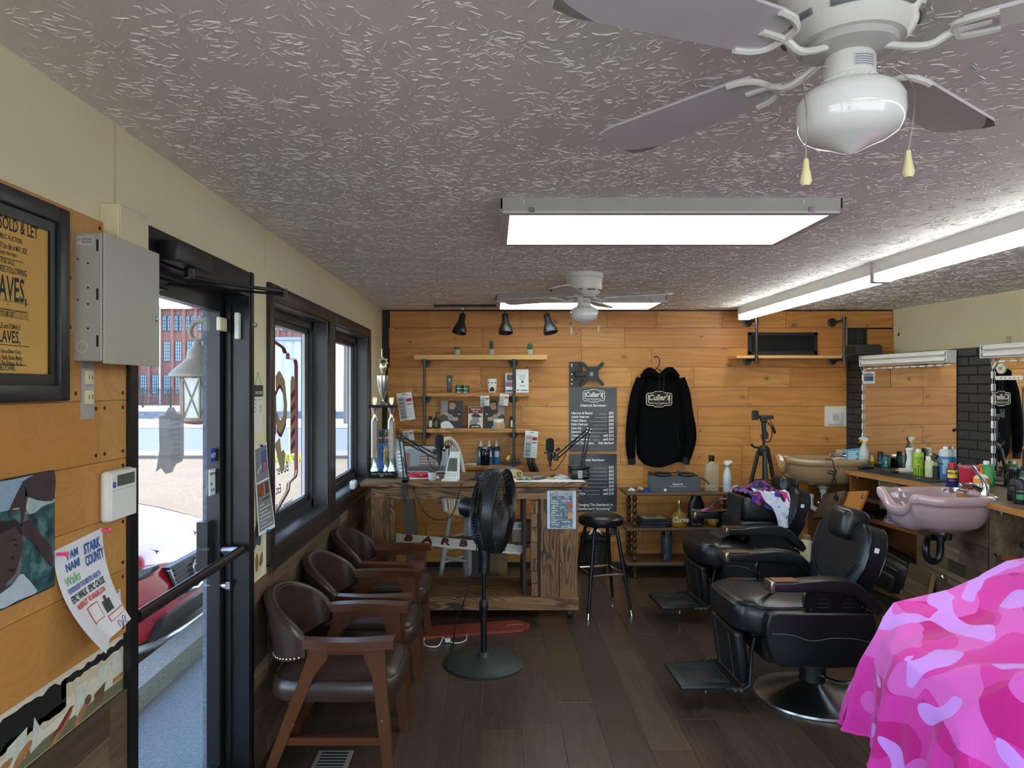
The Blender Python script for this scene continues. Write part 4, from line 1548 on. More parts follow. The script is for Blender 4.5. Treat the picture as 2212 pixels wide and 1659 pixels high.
# floor register near the first chair
rg = thing('floor_register','small beige metal floor register beside the first armchair','register', (-0.72,3.12,0))
MB().rbox(-0.08,0.08,-0.13,0.13,0.0,0.006,0.002,1).build('frame', plain('#b0a798', 0.4,0.4), rg)
for i in range(9):
 MB().box(-0.06,0.06,-0.11 + i * 0.026,-0.10 + i * 0.026,0.006,0.0075).build('slot', M_BLACK, rg)

# ================================================================== on the ceiling
M_LENS = emit('#e9fbf6', LAMP)
M_TUBE = emit('#fdfffb', LAMP * 2.2)
M_FIX = plain('#c9cac6', 0.45,var=0.04)


def ceiling_panel(label, x0,x1,y0,y1,h=0.05):
 t = thing('ceiling_light', label, 'ceiling light', ((x0 + x1) / 2,(y0 + y1) / 2,CE - h))
 a, b = (x1 - x0) / 2,(y1 - y0) / 2
 m = MB()
 m.box(-a, a, -b, -b + 0.006,0.0,h).box(-a, a, b - 0.006,b, 0.0,h).box(-a, -a + 0.006,-b, b, 0.0,h).box(a - 0.006,a, -b, b, 0.0,h)
 m.build('housing', plain('#a7a8a2', 0.5), t)
 m = MB()
 e = 0.035
 m.box(-a, a, -b, -b + e, -0.008,0).box(-a, a, b - e, b, -0.008,0).box(-a, -a + e, -b + e, b - e, -0.008,0).box(a - e, a, -b + e, b - e, -0.008,0)
 m.build('door_frame', M_FIX, t)
 MB().box(-a + e, a - e, -b + e, b - e, 0.0,0.004).build('lens', M_LENS, t)
 for sx in (-0.82,0.82):
  MB().rbox(a * sx - 0.012,a * sx + 0.012,-b - 0.005,-b + 0.001,-0.004,0.016,0.002,1).build('latch', M_CHROME, t)
  MB().cyl((a * sx - 0.03,-b - 0.0015,0.03),(a * sx - 0.03,-b, 0.03), 0.003,n=8).cyl((a * sx - 0.03,-b - 0.0015,0.04),(a * sx - 0.03,-b, 0.04), 0.003,n=8).build('knockout', M_WHITE, t)
 for sx in (-1,1):
  MB().rbox(sx * a - 0.008,sx * a + 0.008,-b - 0.004,-b + 0.03,-0.01,0.012,0.003,1).build('corner_clip', M_CHROME, t)
 return t


ceiling_panel('large fluorescent ceiling panel nearest the photographer', 0.028,1.335,2.71,3.34)
ceiling_panel('fluorescent ceiling panel behind the smaller distant fan', 0.02,1.357,5.55,6.09)

ceiling_panel('added fluorescent fill panel on the ceiling behind the photographer', 0.03,1.34,-0.6,0.02)  # unseen panel, added to brighten the room and the ceiling
st_ = []


def strip(label, x, y0,y1):
 t = thing('strip_light', label, 'strip light', (x, (y0 + y1) / 2,CE - 0.1), 0,'bare tube strip lights')
 l = (y1 - y0) / 2
 m = MB().prism([(-0.055,0.1),(0.055,0.1),(0.05,0.03),(0.03,0.03),(0.02,0.012),(-0.02,0.012),(-0.03,0.03),(-0.05,0.03)], 2 * l, T(0,l, 0) @ R(90,'X'))
 m.build('channel', M_WHITE, t)
 for sx in (-0.032,0.032):
  MB().cyl((sx, -l + 0.03,0.004),(sx, l - 0.03,0.004), 0.019,n=14).build('tube', M_TUBE, t)
 for s in (-1,1):
  MB().rbox(-0.055,0.055,s * l - 0.012,s * l + 0.012,-0.02,0.1,0.004,1).build('end_cap', M_FIX, t)
 return t


strip('bare tube strip light running to the back wall', 2.25,4.12,6.36)
strip('bare tube strip light continuing over the pink cape', 2.24,1.66,4.08)
strip('added bare tube fill strip behind the photographer', 2.24,-0.8,1.62)  # unseen strip, added so its bare tubes light ceiling and walls


def fan(label, loc, angles, rb=0.56):
 t = thing('ceiling_fan', label, 'ceiling fan', loc, 0,'hugger ceiling fans')
 W = plain('#dcdcd4', 0.32,var=0.04)
 MB().lathe([(0.0,0),(0.121,0),(0.121,-0.028),(0.115,-0.034),(0.114,-0.045),(0.113,-0.09),(0.108,-0.105),(0.098,-0.125),(0.086,-0.138),(0,-0.138)], 40).build('motor_housing', W, t)
 for i in range(8):
  a = 2 * PI * (i + 0.4) / 8
  p = [(0.107 * math.cos(a + d), 0.107 * math.sin(a + d), -0.109) for d in (-0.25,-0.12,0,0.12,0.25)]
  MB().tube(p, 0.006,6).build('vent_slot', plain('#77787a', 0.6), t)
 MB().lathe([(0,-0.138),(0.075,-0.138),(0.075,-0.15),(0.05,-0.158),(0,-0.158)], 30).build('flywheel', plain('#b8b8b4', 0.4), t)
 nk = MB().lathe([(0,-0.158),(0.038,-0.158),(0.041,-0.165),(0.041,-0.196),(0.045,-0.199),(0.045,-0.212),(0,-0.212)], 30).build('switch_housing', W, t)
 lbv = MB().grid(lambda u, v: (0.0416 * math.cos(-1.9 + 0.95 * u), 0.0416 * math.sin(-1.9 + 0.95 * u), -0.19 + 0.022 * v), 8,2).build('rating_label', plain('#c3c6ca', 0.5), nk)
 m = MB()
 for i in range(5):
  z_ = -0.187 + i * 0.0038
  m.tube([(0.0419 * math.cos(-1.84 + 0.8 * u), 0.0419 * math.sin(-1.84 + 0.8 * u), z_) for u in (0,0.25,0.5,0.75,1)], 0.0006,4)
 m.build('label_print', plain('#6d7076', 0.6), lbv)
 m = MB()
 for i in range(26):
  a = 2 * PI * i / 26
  m.tube([(0.0455 * math.cos(a), 0.0455 * math.sin(a), -0.21),(0.047 * math.cos(a + 0.1), 0.047 * math.sin(a + 0.1), -0.206),(0.0455 * math.cos(a + 0.2), 0.0455 * math.sin(a + 0.2), -0.202)], 0.0015,4)
 m.build('leaf_band', W, nk)
 MB().lathe([(0.044,-0.21),(0.064,-0.214),(0.079,-0.224),(0.086,-0.24),(0.0865,-0.262),(0.083,-0.28),(0.074,-0.293),(0.056,-0.303),(0.034,-0.311),(0.016,-0.32),(0,-0.326)], 40).build('glass_globe', plain('#e4e6e4', 0.1,var=0.02,coat=0.6), t)
 MB().cyl((0.041,-0.01,-0.18),(0.046,-0.01,-0.18), 0.004,n=8).build('screw', M_CHROME, t)
 for a in angles:
  r_ = math.radians(a)
  B = R(a, 'Z')
  # scroll iron
  ir = MB()
  P = lambda x_, y_, z_: tuple(B @ Vector((x_, y_, z_)))
  ir.tube(smooth_path([P(0.05,0,-0.15), P(0.09,0,-0.165), P(0.12,0,-0.17), P(0.15,0,-0.158), P(0.2,0,-0.155)], 4), 0.0075,8,flat=0.8)
  ir.tube(smooth_path([P(0.15,0.0,-0.158), P(0.155,0.03,-0.155), P(0.18,0.045,-0.151), P(0.21,0.05,-0.15)], 4), 0.006,6)
  ir.tube(smooth_path([P(0.15,0.0,-0.158), P(0.155,-0.03,-0.16), P(0.18,-0.045,-0.164), P(0.21,-0.05,-0.165)], 4), 0.006,6)
  iron = ir.build('blade_iron', W, t)
  bl = MB()
  pl = [(0.165,-0.045),(0.2,-0.052),(rb - 0.05,-0.067),(rb - 0.012,-0.058),(rb, -0.03),(rb, 0.03),(rb - 0.012,0.058),(rb - 0.05,0.067),(0.2,0.052),(0.165,0.045)]
  bl.prism(pl, 0.006,B @ T(0,0,-0.156) @ R(9,'X'))
  bo = bl.build('blade', plain('#c6c2c6', 0.35,var=0.06), t)
  MB().prism([(rb - 0.09,-0.0655),(rb - 0.05,-0.0675),(rb - 0.012,-0.0585),(rb - 0.004,-0.03),(rb - 0.03,-0.045)], 0.0006,B @ T(0,0,-0.1567) @ R(9,'X')).build('dust', plain('#86817c', 0.8,var=0.3,scale=50), bo)
 for sx, zb in ((-1,-0.386),(1,-0.372)):
  c_ = MB()
  x0_, y0_ = 0.044 * sx, -0.02
  x1_, y1_ = 0.086 * sx, -0.025
  pts = [(x0_, y0_, -0.185),(x0_ + sx * 0.02,y0_, -0.186),(x1_ + sx * 0.006,y1_, -0.215),(x1_ + sx * 0.004,y1_ - 0.01,-0.26),(x1_, y1_, zb + 0.045)]
  c_.tube(smooth_path(pts, 5), 0.0012,5)
  ch = c_.build('pull_chain', plain('#8b8478', 0.4,0.6), t)
  MB().lathe([(0.002,zb + 0.046),(0.004,zb + 0.044),(0.0055,zb + 0.03),(0.009,zb + 0.012),(0.009,zb + 0.006),(0.006,zb),(0,zb)], 14,T(x1_, y1_, 0)).build('pull_knob', plain('#e2d6a4', 0.35), ch)
 return t


fan('white ceiling fan with lamp globe close to the photographer', (0.611,1.215,CE),(204,126,39,-36), 0.56)
fan('small white ceiling fan in front of the far light panel', (0.58,4.53,CE),(-23,67,157,247), 0.55)

# track with three black spots
tk = thing('track_light','black ceiling track with three bell-shaped spotlights','track light', (0.02,6.2,CE))
MB().box(-0.54,0.62,-0.017,0.017,-0.02,0).build('track', M_BLACK, tk)
for px_, tilt in ((1000,10),(1091,-2),(1180,-12)):
 p = at(px_, 662,6.2)
 xx = p.x - 0.02
 hd = MB().rbox(xx - 0.014,xx + 0.014,-0.014,0.014,-0.05,-0.02,0.003,1).build('adapter', plain('#2a2a2c', 0.4) if px_ > 1000 else M_STEEL, tk)
 MB().cyl((xx, 0,-0.05),(xx, 0,-0.10), 0.006,n=8).build('stem', M_BLACK, tk)
 Mx = T(xx, -0.02,-0.085) @ R(tilt, 'Y') @ R(-14,'X')
 MB().lathe([(0,0),(0.026,-0.002),(0.029,-0.01),(0.029,-0.065),(0.034,-0.08),(0.052,-0.12),(0.062,-0.155),(0.063,-0.175),(0.058,-0.175),(0.05,-0.13),(0,-0.09)], 26,Mx).build('bell_shade', plain('#1c1f1f', 0.4), tk)

# ================================================================== back wall fittings
def B_(x, y, Y=YB):
 return at(x, y, Y)


# black switch panel high up by the corner
sw = thing('switch_panel','black painted switch panel set between the top boards','switch', (bx(1852), YB - 0.002,bz(732)))
MB().box(-0.088,0.088,0,0.014,-0.09,0.09).build('backing', plain('#101a1b', 0.5), sw)
MB().rbox(-0.005,0.058,-0.006,0.0,-0.05,0.062,0.002,1).build('cover_plate', plain('#131f20', 0.35), sw)
MB().cyl((0.01,-0.008,0.005),(0.01,-0.005,0.005), 0.003,n=6).cyl((0.045,-0.008,0.005),(0.045,-0.005,0.005), 0.003,n=6).build('cover_screw', M_STEEL, sw)

# vent grille
vg = thing('vent_grille','black steel air vent grille above the short pipe shelf','vent', (bx(1690), YB - 0.002,bz(742)))
a, b = (bx(1765) - bx(1615)) / 2,(bz(718) - bz(766)) / 2
m = MB().box(-a, a, -0.01,0,-b, -b + 0.028).box(-a, a, -0.01,0,b - 0.028,b).box(-a, -a + 0.03,-0.01,0,-b, b).box(a - 0.03,a, -0.01,0,-b, b)
m.build('frame', plain('#1c1d1e', 0.45), vg)
MB().box(-a + 0.02,a - 0.02,-0.003,-0.001,-b + 0.02,b - 0.02).build('duct', plain('#070707', 0.9,var=0), vg)
for i in range(46):
 xx = -a + 0.034 + i * (2 * a - 0.068) / 45
 MB().box(xx - 0.0018,xx + 0.0018,-0.0095,-0.003,-b + 0.026,b - 0.026).build('louver', plain('#1c1d1e', 0.45), vg)


def pipe_shelf(label, boards, pipes, mats, yfront=6.38,top_hang=False):
 t = thing('pipe_shelf', label, 'shelf', (0,0,0))
 kk = FP / yfront
 X_ = lambda x: (x - VX) / kk
 Z_ = lambda y: HC - (y - VY) / kk
 for (x0,x1,y0,y1), mt in zip(boards, mats):
  MB().rbox(-(X_(x1) - X_(x0)) / 2,(X_(x1) - X_(x0)) / 2,0,0.2,-(Z_(y0) - Z_(y1)), 0,0.003,1).build('board', mt, t, ((X_(x0) + X_(x1)) / 2,yfront, Z_(y0)))
 for px_, ya, yb, elbows in pipes:
  yp = yfront - 0.014
  p = MB().cyl((X_(px_), yp, Z_(ya)),(X_(px_), yp, Z_(yb)), 0.0125,n=12).build('pipe', M_PIPE, t)
  for ye in elbows:
   z = Z_(ye)
   MB().cyl((X_(px_), yp, z - 0.03),(X_(px_), yp, z + 0.03), 0.0175,n=12).build('tee', M_PIPE, t)
   MB().cyl((X_(px_), yp, z),(X_(px_), YB - 0.012,z), 0.0115,n=10).build('nipple', M_PIPE, t)
   MB().lathe([(0,0),(0.042,0),(0.042,0.006),(0.022,0.01),(0.02,0.024),(0,0.024)], 18,T(X_(px_), YB - 0.001,z) @ R(90,'X')).build('flange', M_PIPE, t)
 return t


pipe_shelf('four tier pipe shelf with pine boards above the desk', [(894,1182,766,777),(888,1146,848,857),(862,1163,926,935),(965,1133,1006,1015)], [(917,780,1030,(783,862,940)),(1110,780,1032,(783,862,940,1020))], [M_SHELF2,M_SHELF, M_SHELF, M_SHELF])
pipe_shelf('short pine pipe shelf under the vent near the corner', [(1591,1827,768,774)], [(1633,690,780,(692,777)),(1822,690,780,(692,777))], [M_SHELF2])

YS = 6.46
KS = FP / YS


def sp_(x, y):
 return at(x, y, YS)


def shz(yfr):          # height of a board top seen at front-edge row yfr
 return HC - (yfr - VY) * 6.38 / FP


Z1s, Z2s, Z3s, Z4s = shz(766), shz(848), shz(926), shz(1006)
random.seed(21)


def succulent(label, px_, kind):
 p = sp_(px_, 766)
 t = thing('succulent_pot', label, 'potted plant', (p.x, YS, Z1s), 0,'succulents on the top shelf')
 MB().lathe([(0,0),(0.022,0),(0.027,0.01),(0.029,0.05),(0.025,0.05),(0.024,0.044),(0,0.044)], 20).build('pot', plain('#b7b2ab', 0.8,var=0.12,scale=60), t)
 lf = MB()
 n = {'low': 22,'tall': 16,'bushy': 24}[kind]
 for i in range(n):
  a = i * 2.4
  sp = {'low': 0.032,'tall': 0.02,'bushy': 0.03}[kind] * math.sqrt((i + 1) / n)
  h = {'low': 0.028,'tall': 0.10 - 0.05 * i / n, 'bushy': 0.07 - 0.035 * i / n}[kind]
  tip = Vector((sp * math.cos(a), sp * math.sin(a), 0.048 + h))
  base = Vector((0.3 * sp * math.cos(a), 0.3 * sp * math.sin(a), 0.042))
  mid = (tip + base) / 2 + Vector((math.cos(a), math.sin(a), 0)) * 0.004
  lf.tube([base, mid, tip], [0.003,0.0065 if kind != 'tall' else 0.004,0.0008], 5)
 lf.build('leaves', plain({'low': '#3f7a55','tall': '#3c5a40','bushy': '#3a7d48'}[kind], 0.5,var=0.3,scale=60), t)
 return t


succulent('low rosette succulent in a grey pot on the top shelf', 987,'low')
succulent('spiky upright succulent in a grey pot on the top shelf', 1061,'tall')
succulent('bushy green succulent in a grey pot on the top shelf', 1145,'bushy')


def lathe_thing(name, label, cat, loc, parts, n=22,group=None, rotz=0.0):
 t = thing(name, label, cat, loc, rotz, group)
 for nm, prof, mt in parts:
  MB().lathe(prof, n).build(nm, mt, t)
 return t


# second shelf
p = sp_(971,848)
t = thing('hair_cream_tube','charcoal squeeze tube of hair cream on the second shelf','tube', (p.x, YS, Z2s))
MB().grid(lambda u, v: ((0.024 + 0.005 * v) * math.cos(2 * PI * u), 0.018 * (1 - 0.93 * v) * math.sin(2 * PI * u), 0.03 + 0.125 * v), 20,6).build('tube_body', plain('#4a484d', 0.45), t)
MB().lathe([(0,0),(0.021,0),(0.021,0.03),(0,0.03)], 18).build('cap', plain('#2a2a2d', 0.4), t)
MB().text('hair', 0.012,facing_y(0,-0.013,0.09), 'CENTER').box(-0.006,0.006,-0.0118,-0.011,0.105,0.13).build('lettering', plain('#c8c8c8', 0.5), t)
k_ = 0
for px_, lv, lab in ((991,0,'lower green tin of the left pair on the second shelf'),(991,1,'upper green tin of the left pair on the second shelf'),(1006,0,'lower green tin of the right pair on the second shelf'),(1006,1,'upper green tin of the right pair on the second shelf')):
 p = sp_(px_, 848)
 z0 = Z2s + lv * 0.033
 lathe_thing('pomade_tin', lab, 'tin', (p.x, YS, z0), [('tin_body', [(0,0),(0.029,0),(0.03,0.003),(0.03,0.021),(0,0.021)], plain('#244f3d', 0.35,0.4)),('lid', [(0,0.021),(0.0315,0.021),(0.0315,0.031),(0.029,0.0325),(0,0.0325)], plain('#3b6b52', 0.3,0.6)),('bead', [(0.030,0.002),(0.0318,0.003),(0.0318,0.006),(0.030,0.007)], M_CHROME)], group='pomade tins')
p = sp_(1063,848)
t = thing('wax_warmer','white ceramic wax warmer with round cutouts on the second shelf','warmer', (p.x, YS, Z2s))
MB().lathe([(0,0),(0.034,0),(0.038,0.02),(0.043,0.075),(0.044,0.11),(0.042,0.125),(0.036,0.122),(0.0,0.118)], 30).build('body', plain('#e4e0d6', 0.3), t)
MB().grid(lambda u, v: (0.0405 * math.sin((u - 0.5) * 1.1), -0.0408 * math.cos((u - 0.5) * 1.1), 0.012 + 0.04 * v * math.sqrt(max(0.05,1 - (2 * u - 1) ** 2))), 10,3).build('arch_opening', plain('#2b2119', 0.9), t)
for i in range(3):
 an = -0.75 + i * 0.75
 MB().cyl((0.0425 * math.sin(an), -0.0425 * math.cos(an), 0.088),(0.0455 * math.sin(an), -0.0455 * math.cos(an), 0.088), 0.006,n=10).build('round_hole', plain('#332a22', 0.9), t)


def print_card(name, label, cat, x0,x1,y0,y1,zbase, face, Y=YS, tilt=8,thick=0.006,mat=None, group=None):
 """upright card, book or pack: returns the root; its local x is right, y up on the face, origin at lower left"""
 w_, h_ = (x1 - x0) * Y / FP, (y1 - y0) * Y / FP
 t = thing(name, label, cat, ((x0 - VX) * Y / FP, Y, zbase), 0,group)
 Mx = R(90 - tilt, 'X')
 MB().box(0,w_, 0,h_, -thick, 0,Mx).build(face, mat or M_PAPER, t)
 return t, Mx, w_, h_


def flat_on(parent, name, mat, Mx, polys, lift=0.0006):
 m_ = MB()
 for poly in polys:
  m_.prism(poly, 0.0003,Mx, lift)
 return m_.build(name, mat, parent)


def rect(a, b, c, d):
 return [(a, c),(b, c),(b, d),(a, d)]


t, Mx, w_, h_ = print_card('brochure_stack','small stack of red and blue grooming brochures on the second shelf','brochures', 1092,1113,803,846,Z2s, 'pack', thick=0.02)
flat_on(t, 'header_print', plain('#c23a3a', 0.5), Mx, [rect(0.01,w_ - 0.02,h_ * 0.93,h_ * 0.97)])
flat_on(t, 'picture_print', plain('#4d5a66', 0.5,var=0.5,scale=60), Mx, [rect(0.012,w_ - 0.01,h_ * 0.6,h_ * 0.9)])
flat_on(t, 'blue_print', plain('#3567b4', 0.5,var=0.3,scale=60), Mx, [rect(0.004,w_ - 0.002,h_ * 0.3,h_ * 0.56), rect(0.004,w_ - 0.002,h_ * 0.03,h_ * 0.14)])
flat_on(t, 'orange_print', plain('#c8622c', 0.5), Mx, [rect(0.01,w_ - 0.008,h_ * 0.47,h_ * 0.53), [(w_ * 0.5 + 0.016 * math.cos(q), h_ * 0.36 + 0.016 * math.sin(q)) for q in [2 * PI * i / 14 for i in range(14)]]], 0.001)
t, Mx, w_, h_ = print_card('leaflet_stack','tall stack of white and blue leaflets on the second shelf','leaflets', 1115,1142,796,846,Z2s, 'pack', thick=0.025)
for i in range(3):
 MB().box(0.003 + i * 0.004,w_ - 0.003,0.002,h_ + 0.004 + i * 0.002,-0.012 - i * 0.004,-0.0095 - i * 0.004,Mx).build('leaflet', M_PAPER, t)
m = MB()
for i, (a_, b_, yy) in enumerate(((0.2,0.8,0.75),(0.25,0.75,0.69),(0.2,0.8,0.63),(0.3,0.7,0.58),(0.25,0.75,0.3),(0.3,0.7,0.26))):
 m.box(w_ * a_, w_ * b_, h_ * yy, h_ * (yy + 0.02), 0.0004,0.0008,Mx)
m.build('text_lines', plain('#6b88a8', 0.6), t)
flat_on(t, 'seal_print', plain('#4a5c78', 0.5), Mx, [[(w_ * 0.5 + 0.012 * math.cos(q), h_ * 0.47 + 0.014 * math.sin(q)) for q in [2 * PI * i / 12 for i in range(12)]]])
flat_on(t, 'blue_band', plain('#2f76c4', 0.5), Mx, [rect(0.006,w_ * 0.25,h_ * 0.07,h_ * 0.13), rect(w_ * 0.35,w_ * 0.95,h_ * 0.07,h_ * 0.12)])

# third shelf
p = sp_(930,926)
t = thing('hair_product_bottle','black square bottle with white label at the left of the third shelf','bottle', (p.x, YS, Z3s))
MB().rbox(-0.018,0.018,-0.015,0.015,0,0.085,0.003,1).build('bottle_body', M_BLACK, t)
MB().cyl((0,0,0.085),(0,0,0.108), 0.013,n=14).build('cap', M_BLACK, t)
MB().box(-0.012,0.015,-0.0158,-0.015,0.01,0.072).build('label_print', M_PAPER, t)
p = sp_(942,926)
t = lathe_thing('pump_bottle','black pump bottle beside the framed prints on the third shelf','bottle', (p.x, YS, Z3s), [('bottle_body', [(0,0),(0.023,0),(0.024,0.004),(0.024,0.075),(0.018,0.09),(0.01,0.096),(0.01,0.105),(0,0.105)], plain('#151414', 0.15))])
MB().tube([(0,0,0.105),(0,0,0.132),(0.004,-0.003,0.14),(0.024,-0.012,0.14)], 0.0045,8).build('pump', M_BLACK, t)
MB().grid(lambda u, v: (0.0245 * math.sin((u - 0.5) * 1.6), -0.0245 * math.cos((u - 0.5) * 1.6), 0.012 + 0.045 * v), 8,2).build('label_print', plain('#5d5d60', 0.5,var=0.4,scale=200), t)
p = sp_(1104,926)
t = thing('hair_product_bottle','black square bottle beside the right pipe on the third shelf','bottle', (p.x, YS, Z3s))
MB().rbox(-0.018,0.018,-0.015,0.015,0,0.085,0.003,1).build('bottle_body', M_BLACK, t)
MB().cyl((0,0,0.085),(0,0,0.108), 0.013,n=14).build('cap', M_BLACK, t)
MB().box(-0.004,0.015,-0.0158,-0.015,0.01,0.072).build('label_print', M_PAPER, t)


def barber_print(label, x0,x1,flip):
 t, Mx, w_, h_ = print_card('barber_print', label, 'print', x0,x1,865,924,Z3s, 'panel', tilt=7,mat=plain('#3a3a3c', 0.5,var=0.3,scale=12))
 F = (lambda pl: [(w_ - a, b) for a, b in pl][::-1]) if flip else (lambda pl: pl)
 q = lambda pl: F([(a * w_, b * h_) for a, b in pl])
 flat_on(t, 'wall_print', plain('#8a8580', 0.5,var=0.2), Mx, [q([(0,0.45),(0.3,0.6),(0.35,1),(0,1)])])
 flat_on(t, 'shirt_print', plain('#26262a', 0.5), Mx, [q([(0.25,0.55),(0.45,0.72),(0.75,0.75),(1,0.6),(1,0),(0.55,0),(0.3,0.4)])], 0.0009)
 flat_on(t, 'skin_print', plain('#b98a68', 0.5,var=0.2,scale=40), Mx, [q([(0.38,0.72),(0.40,0.92),(0.5,0.99),(0.66,0.95),(0.68,0.78),(0.58,0.68),(0.46,0.68)]), q([(0.1,0.55),(0.25,0.62),(0.42,0.5),(0.36,0.42),(0.18,0.48)]), q([(0.5,0.36),(0.62,0.42),(0.82,0.38),(0.78,0.28),(0.58,0.26)])], 0.0012)
 flat_on(t, 'cap_print', plain('#1d1d20', 0.5), Mx, [q([(0.36,0.93),(0.42,1.0),(0.66,1.0),(0.7,0.9),(0.52,0.95)])], 0.0014)
 flat_on(t, 'client_print', plain('#8d8681', 0.5,var=0.5,scale=90), Mx, [q([(0.5 - 0.16 + 0.02,0.3),(0.3,0.42),(0.36,0.52),(0.5,0.52),(0.58,0.4),(0.52,0.26)])], 0.0015)
 flat_on(t, 'cape_print', plain('#d5d8da', 0.5,var=0.12,scale=30), Mx, [q([(0.0,0),(0.0,0.18),(0.2,0.27),(0.4,0.24),(0.62,0.02),(0.62,0)])], 0.0016)
 flat_on(t, 'badge_print', plain('#c8c8c8', 0.5), Mx, [q([(0.8,0.48),(0.88,0.5),(0.88,0.54),(0.8,0.52)])], 0.0017)
 return t


barber_print('large print of a barber cutting hair at the left of the third shelf', 952,999,False)
barber_print('large print of a barber at work behind the teal jar', 1044,1090,True)
t, Mx, w_, h_ = print_card('coach_book','hardback book with a coach in a cap and headset on its cover','book', 1011,1043,877,924,Z3s, 'cover', tilt=8,thick=0.025,mat=plain('#d9cfae', 0.5))
flat_on(t, 'title_panel', plain('#7a2430', 0.5), Mx, [rect(0.003,w_ - 0.003,h_ * 0.68,h_ * 0.97)])
flat_on(t, 'photo_print', plain('#8b8884', 0.5,var=0.3,scale=30), Mx, [[(w_ * a, h_ * b) for a, b in ((0.1,0.05),(0.1,0.3),(0.3,0.42),(0.2,0.6),(0.45,0.68),(0.75,0.6),(0.95,0.52),(0.7,0.48),(0.78,0.3),(0.6,0.22),(0.8,0.05))]], 0.0009)
flat_on(t, 'cap_print', plain('#2b2a2a', 0.5), Mx, [[(w_ * a, h_ * b) for a, b in ((0.2,0.55),(0.4,0.68),(0.65,0.66),(0.95,0.52),(0.7,0.5),(0.4,0.52))], [(w_ * a, h_ * b) for a, b in ((0.05,0.0),(0.9,0.0),(0.8,0.15),(0.4,0.2),(0.1,0.14))]], 0.0012)
m = MB()
m.text('GAME PLAN', 0.021,Mx @ T(w_ / 2,h_ * 0.84,0.0012), 'CENTER', 0.0003,0.8)
m.text('for LIFE', 0.019,Mx @ T(w_ / 2,h_ * 0.73,0.0012), 'CENTER', 0.0003,0.8)
m.text('JOE GIBBS', 0.016,Mx @ T(w_ / 2,h_ * 0.05,0.0014), 'CENTER', 0.0003,0.9)
m.build('lettering', plain('#efe6c8', 0.5), t)
p = at(1077,926,6.42)
t = lathe_thing('pomade_jar','teal jar with an orange badge and white lid on the third shelf','jar', (p.x, 6.42,Z3s), [('jar_body', [(0,0),(0.044,0),(0.047,0.004),(0.047,0.058),(0,0.058)], plain('#8fc4bc', 0.35)),('lid', [(0,0.058),(0.049,0.058),(0.049,0.084),(0.046,0.087),(0,0.087)], plain('#e8e6df', 0.35))])
MB().grid(lambda u, v: (0.0475 * math.sin((u - 0.5) * 1.3), -0.0475 * math.cos((u - 0.5) * 1.3), 0.01 + 0.042 * v), 8,2).build('badge_print', plain('#d98a52', 0.5,var=0.4,scale=70), t)


def blister(name, label, px0,px1,py0,py1,Y, tilt, dark='#2d2b2b', stripes=None, base='#dcdcdc'):
 w_, h_ = (px1 - px0) * Y / FP, (py1 - py0) * Y / FP
 p = at((px0 + px1) / 2,(py0 + py1) / 2,Y)
 t = thing(name, label, 'blister pack', (p.x, Y, p.z - h_ / 2))
 Mx = T(0,0,h_ / 2) @ R(90,'X') @ R(tilt, 'Z') @ T(-w_ / 2,-h_ / 2,0)
 MB().rbox(0,w_, 0,h_, -0.004,0,0.0015,1,Mx).build('card', plain(base, 0.5,var=0.05), t)
 MB().rbox(w_ * 0.06,w_ * 0.52,h_ * 0.05,h_ * 0.86,0.0,0.028,0.006,2,Mx).build('clear_bubble', clear('#cfd6da', 0.28,0.05), t)
 g = MB()
 for i in range(6):
  g.rbox(w_ * 0.12,w_ * 0.46,h_ * (0.09 + i * 0.125), h_ * (0.185 + i * 0.125), 0.001,0.02,0.003,1,Mx)
 if stripes:
  for i in range(6):
   MB().rbox(w_ * 0.12,w_ * 0.46,h_ * (0.09 + i * 0.125), h_ * (0.185 + i * 0.125), 0.001,0.02,0.003,1,Mx).build('guard_comb', plain(stripes[i % len(stripes)], 0.4), t)
 else:
  for i in range(6):
   MB().rbox(w_ * 0.12,w_ * 0.46,h_ * (0.09 + i * 0.125), h_ * (0.185 + i * 0.125), 0.001,0.02,0.003,1,Mx).build('guard_comb', plain(dark, 0.3), t)
 flat_on(t, 'red_print', plain('#8e2230', 0.5), Mx, [rect(w_ * 0.56,w_ * 0.95,h_ * 0.66,h_ * 0.78), rect(w_ * 0.6,w_ * 0.93,h_ * 0.55,h_ * 0.59)])
 flat_on(t, 'hang_slot', M_BLACK, Mx, [rect(w_ * 0.36,w_ * 0.62,h_ * 0.93,h_ * 0.955)])
 flat_on(t, 'small_print', plain('#8f9194', 0.5), Mx, [rect(w_ * 0.6,w_ * 0.9,h_ * (0.1 + i * 0.07), h_ * (0.115 + i * 0.07)) for i in range(5)])
 return t


blister('guard_pack','tilted clear pack of dark clipper guards hung at the second shelf end', 860,893,848,908,6.34,8)
blister('guard_pack','clear pack of colourful clipper guards hung at the third shelf end', 1133,1161,931,989,6.34,-4,stripes=['#3f7fb4','#2d2d33','#3a8a4a','#4b3f8c','#d8b23a','#c8553a'])
blister('razor_pack','small clear pack hung over the left half of the third shelf', 1038,1057,855,877,6.33,3,'#77787c')
blister('razor_pack','small clear pack with yellow tag hung near the right pipe', 1079,1098,851,876,6.33,-6,'#77787c', ['#8a8c90','#d9c53a'])
blister('razor_pack','small pack hung at the left end of the third shelf', 871,894,930,952,6.34,8,'#4a4a4c', base='#c9c6c2')

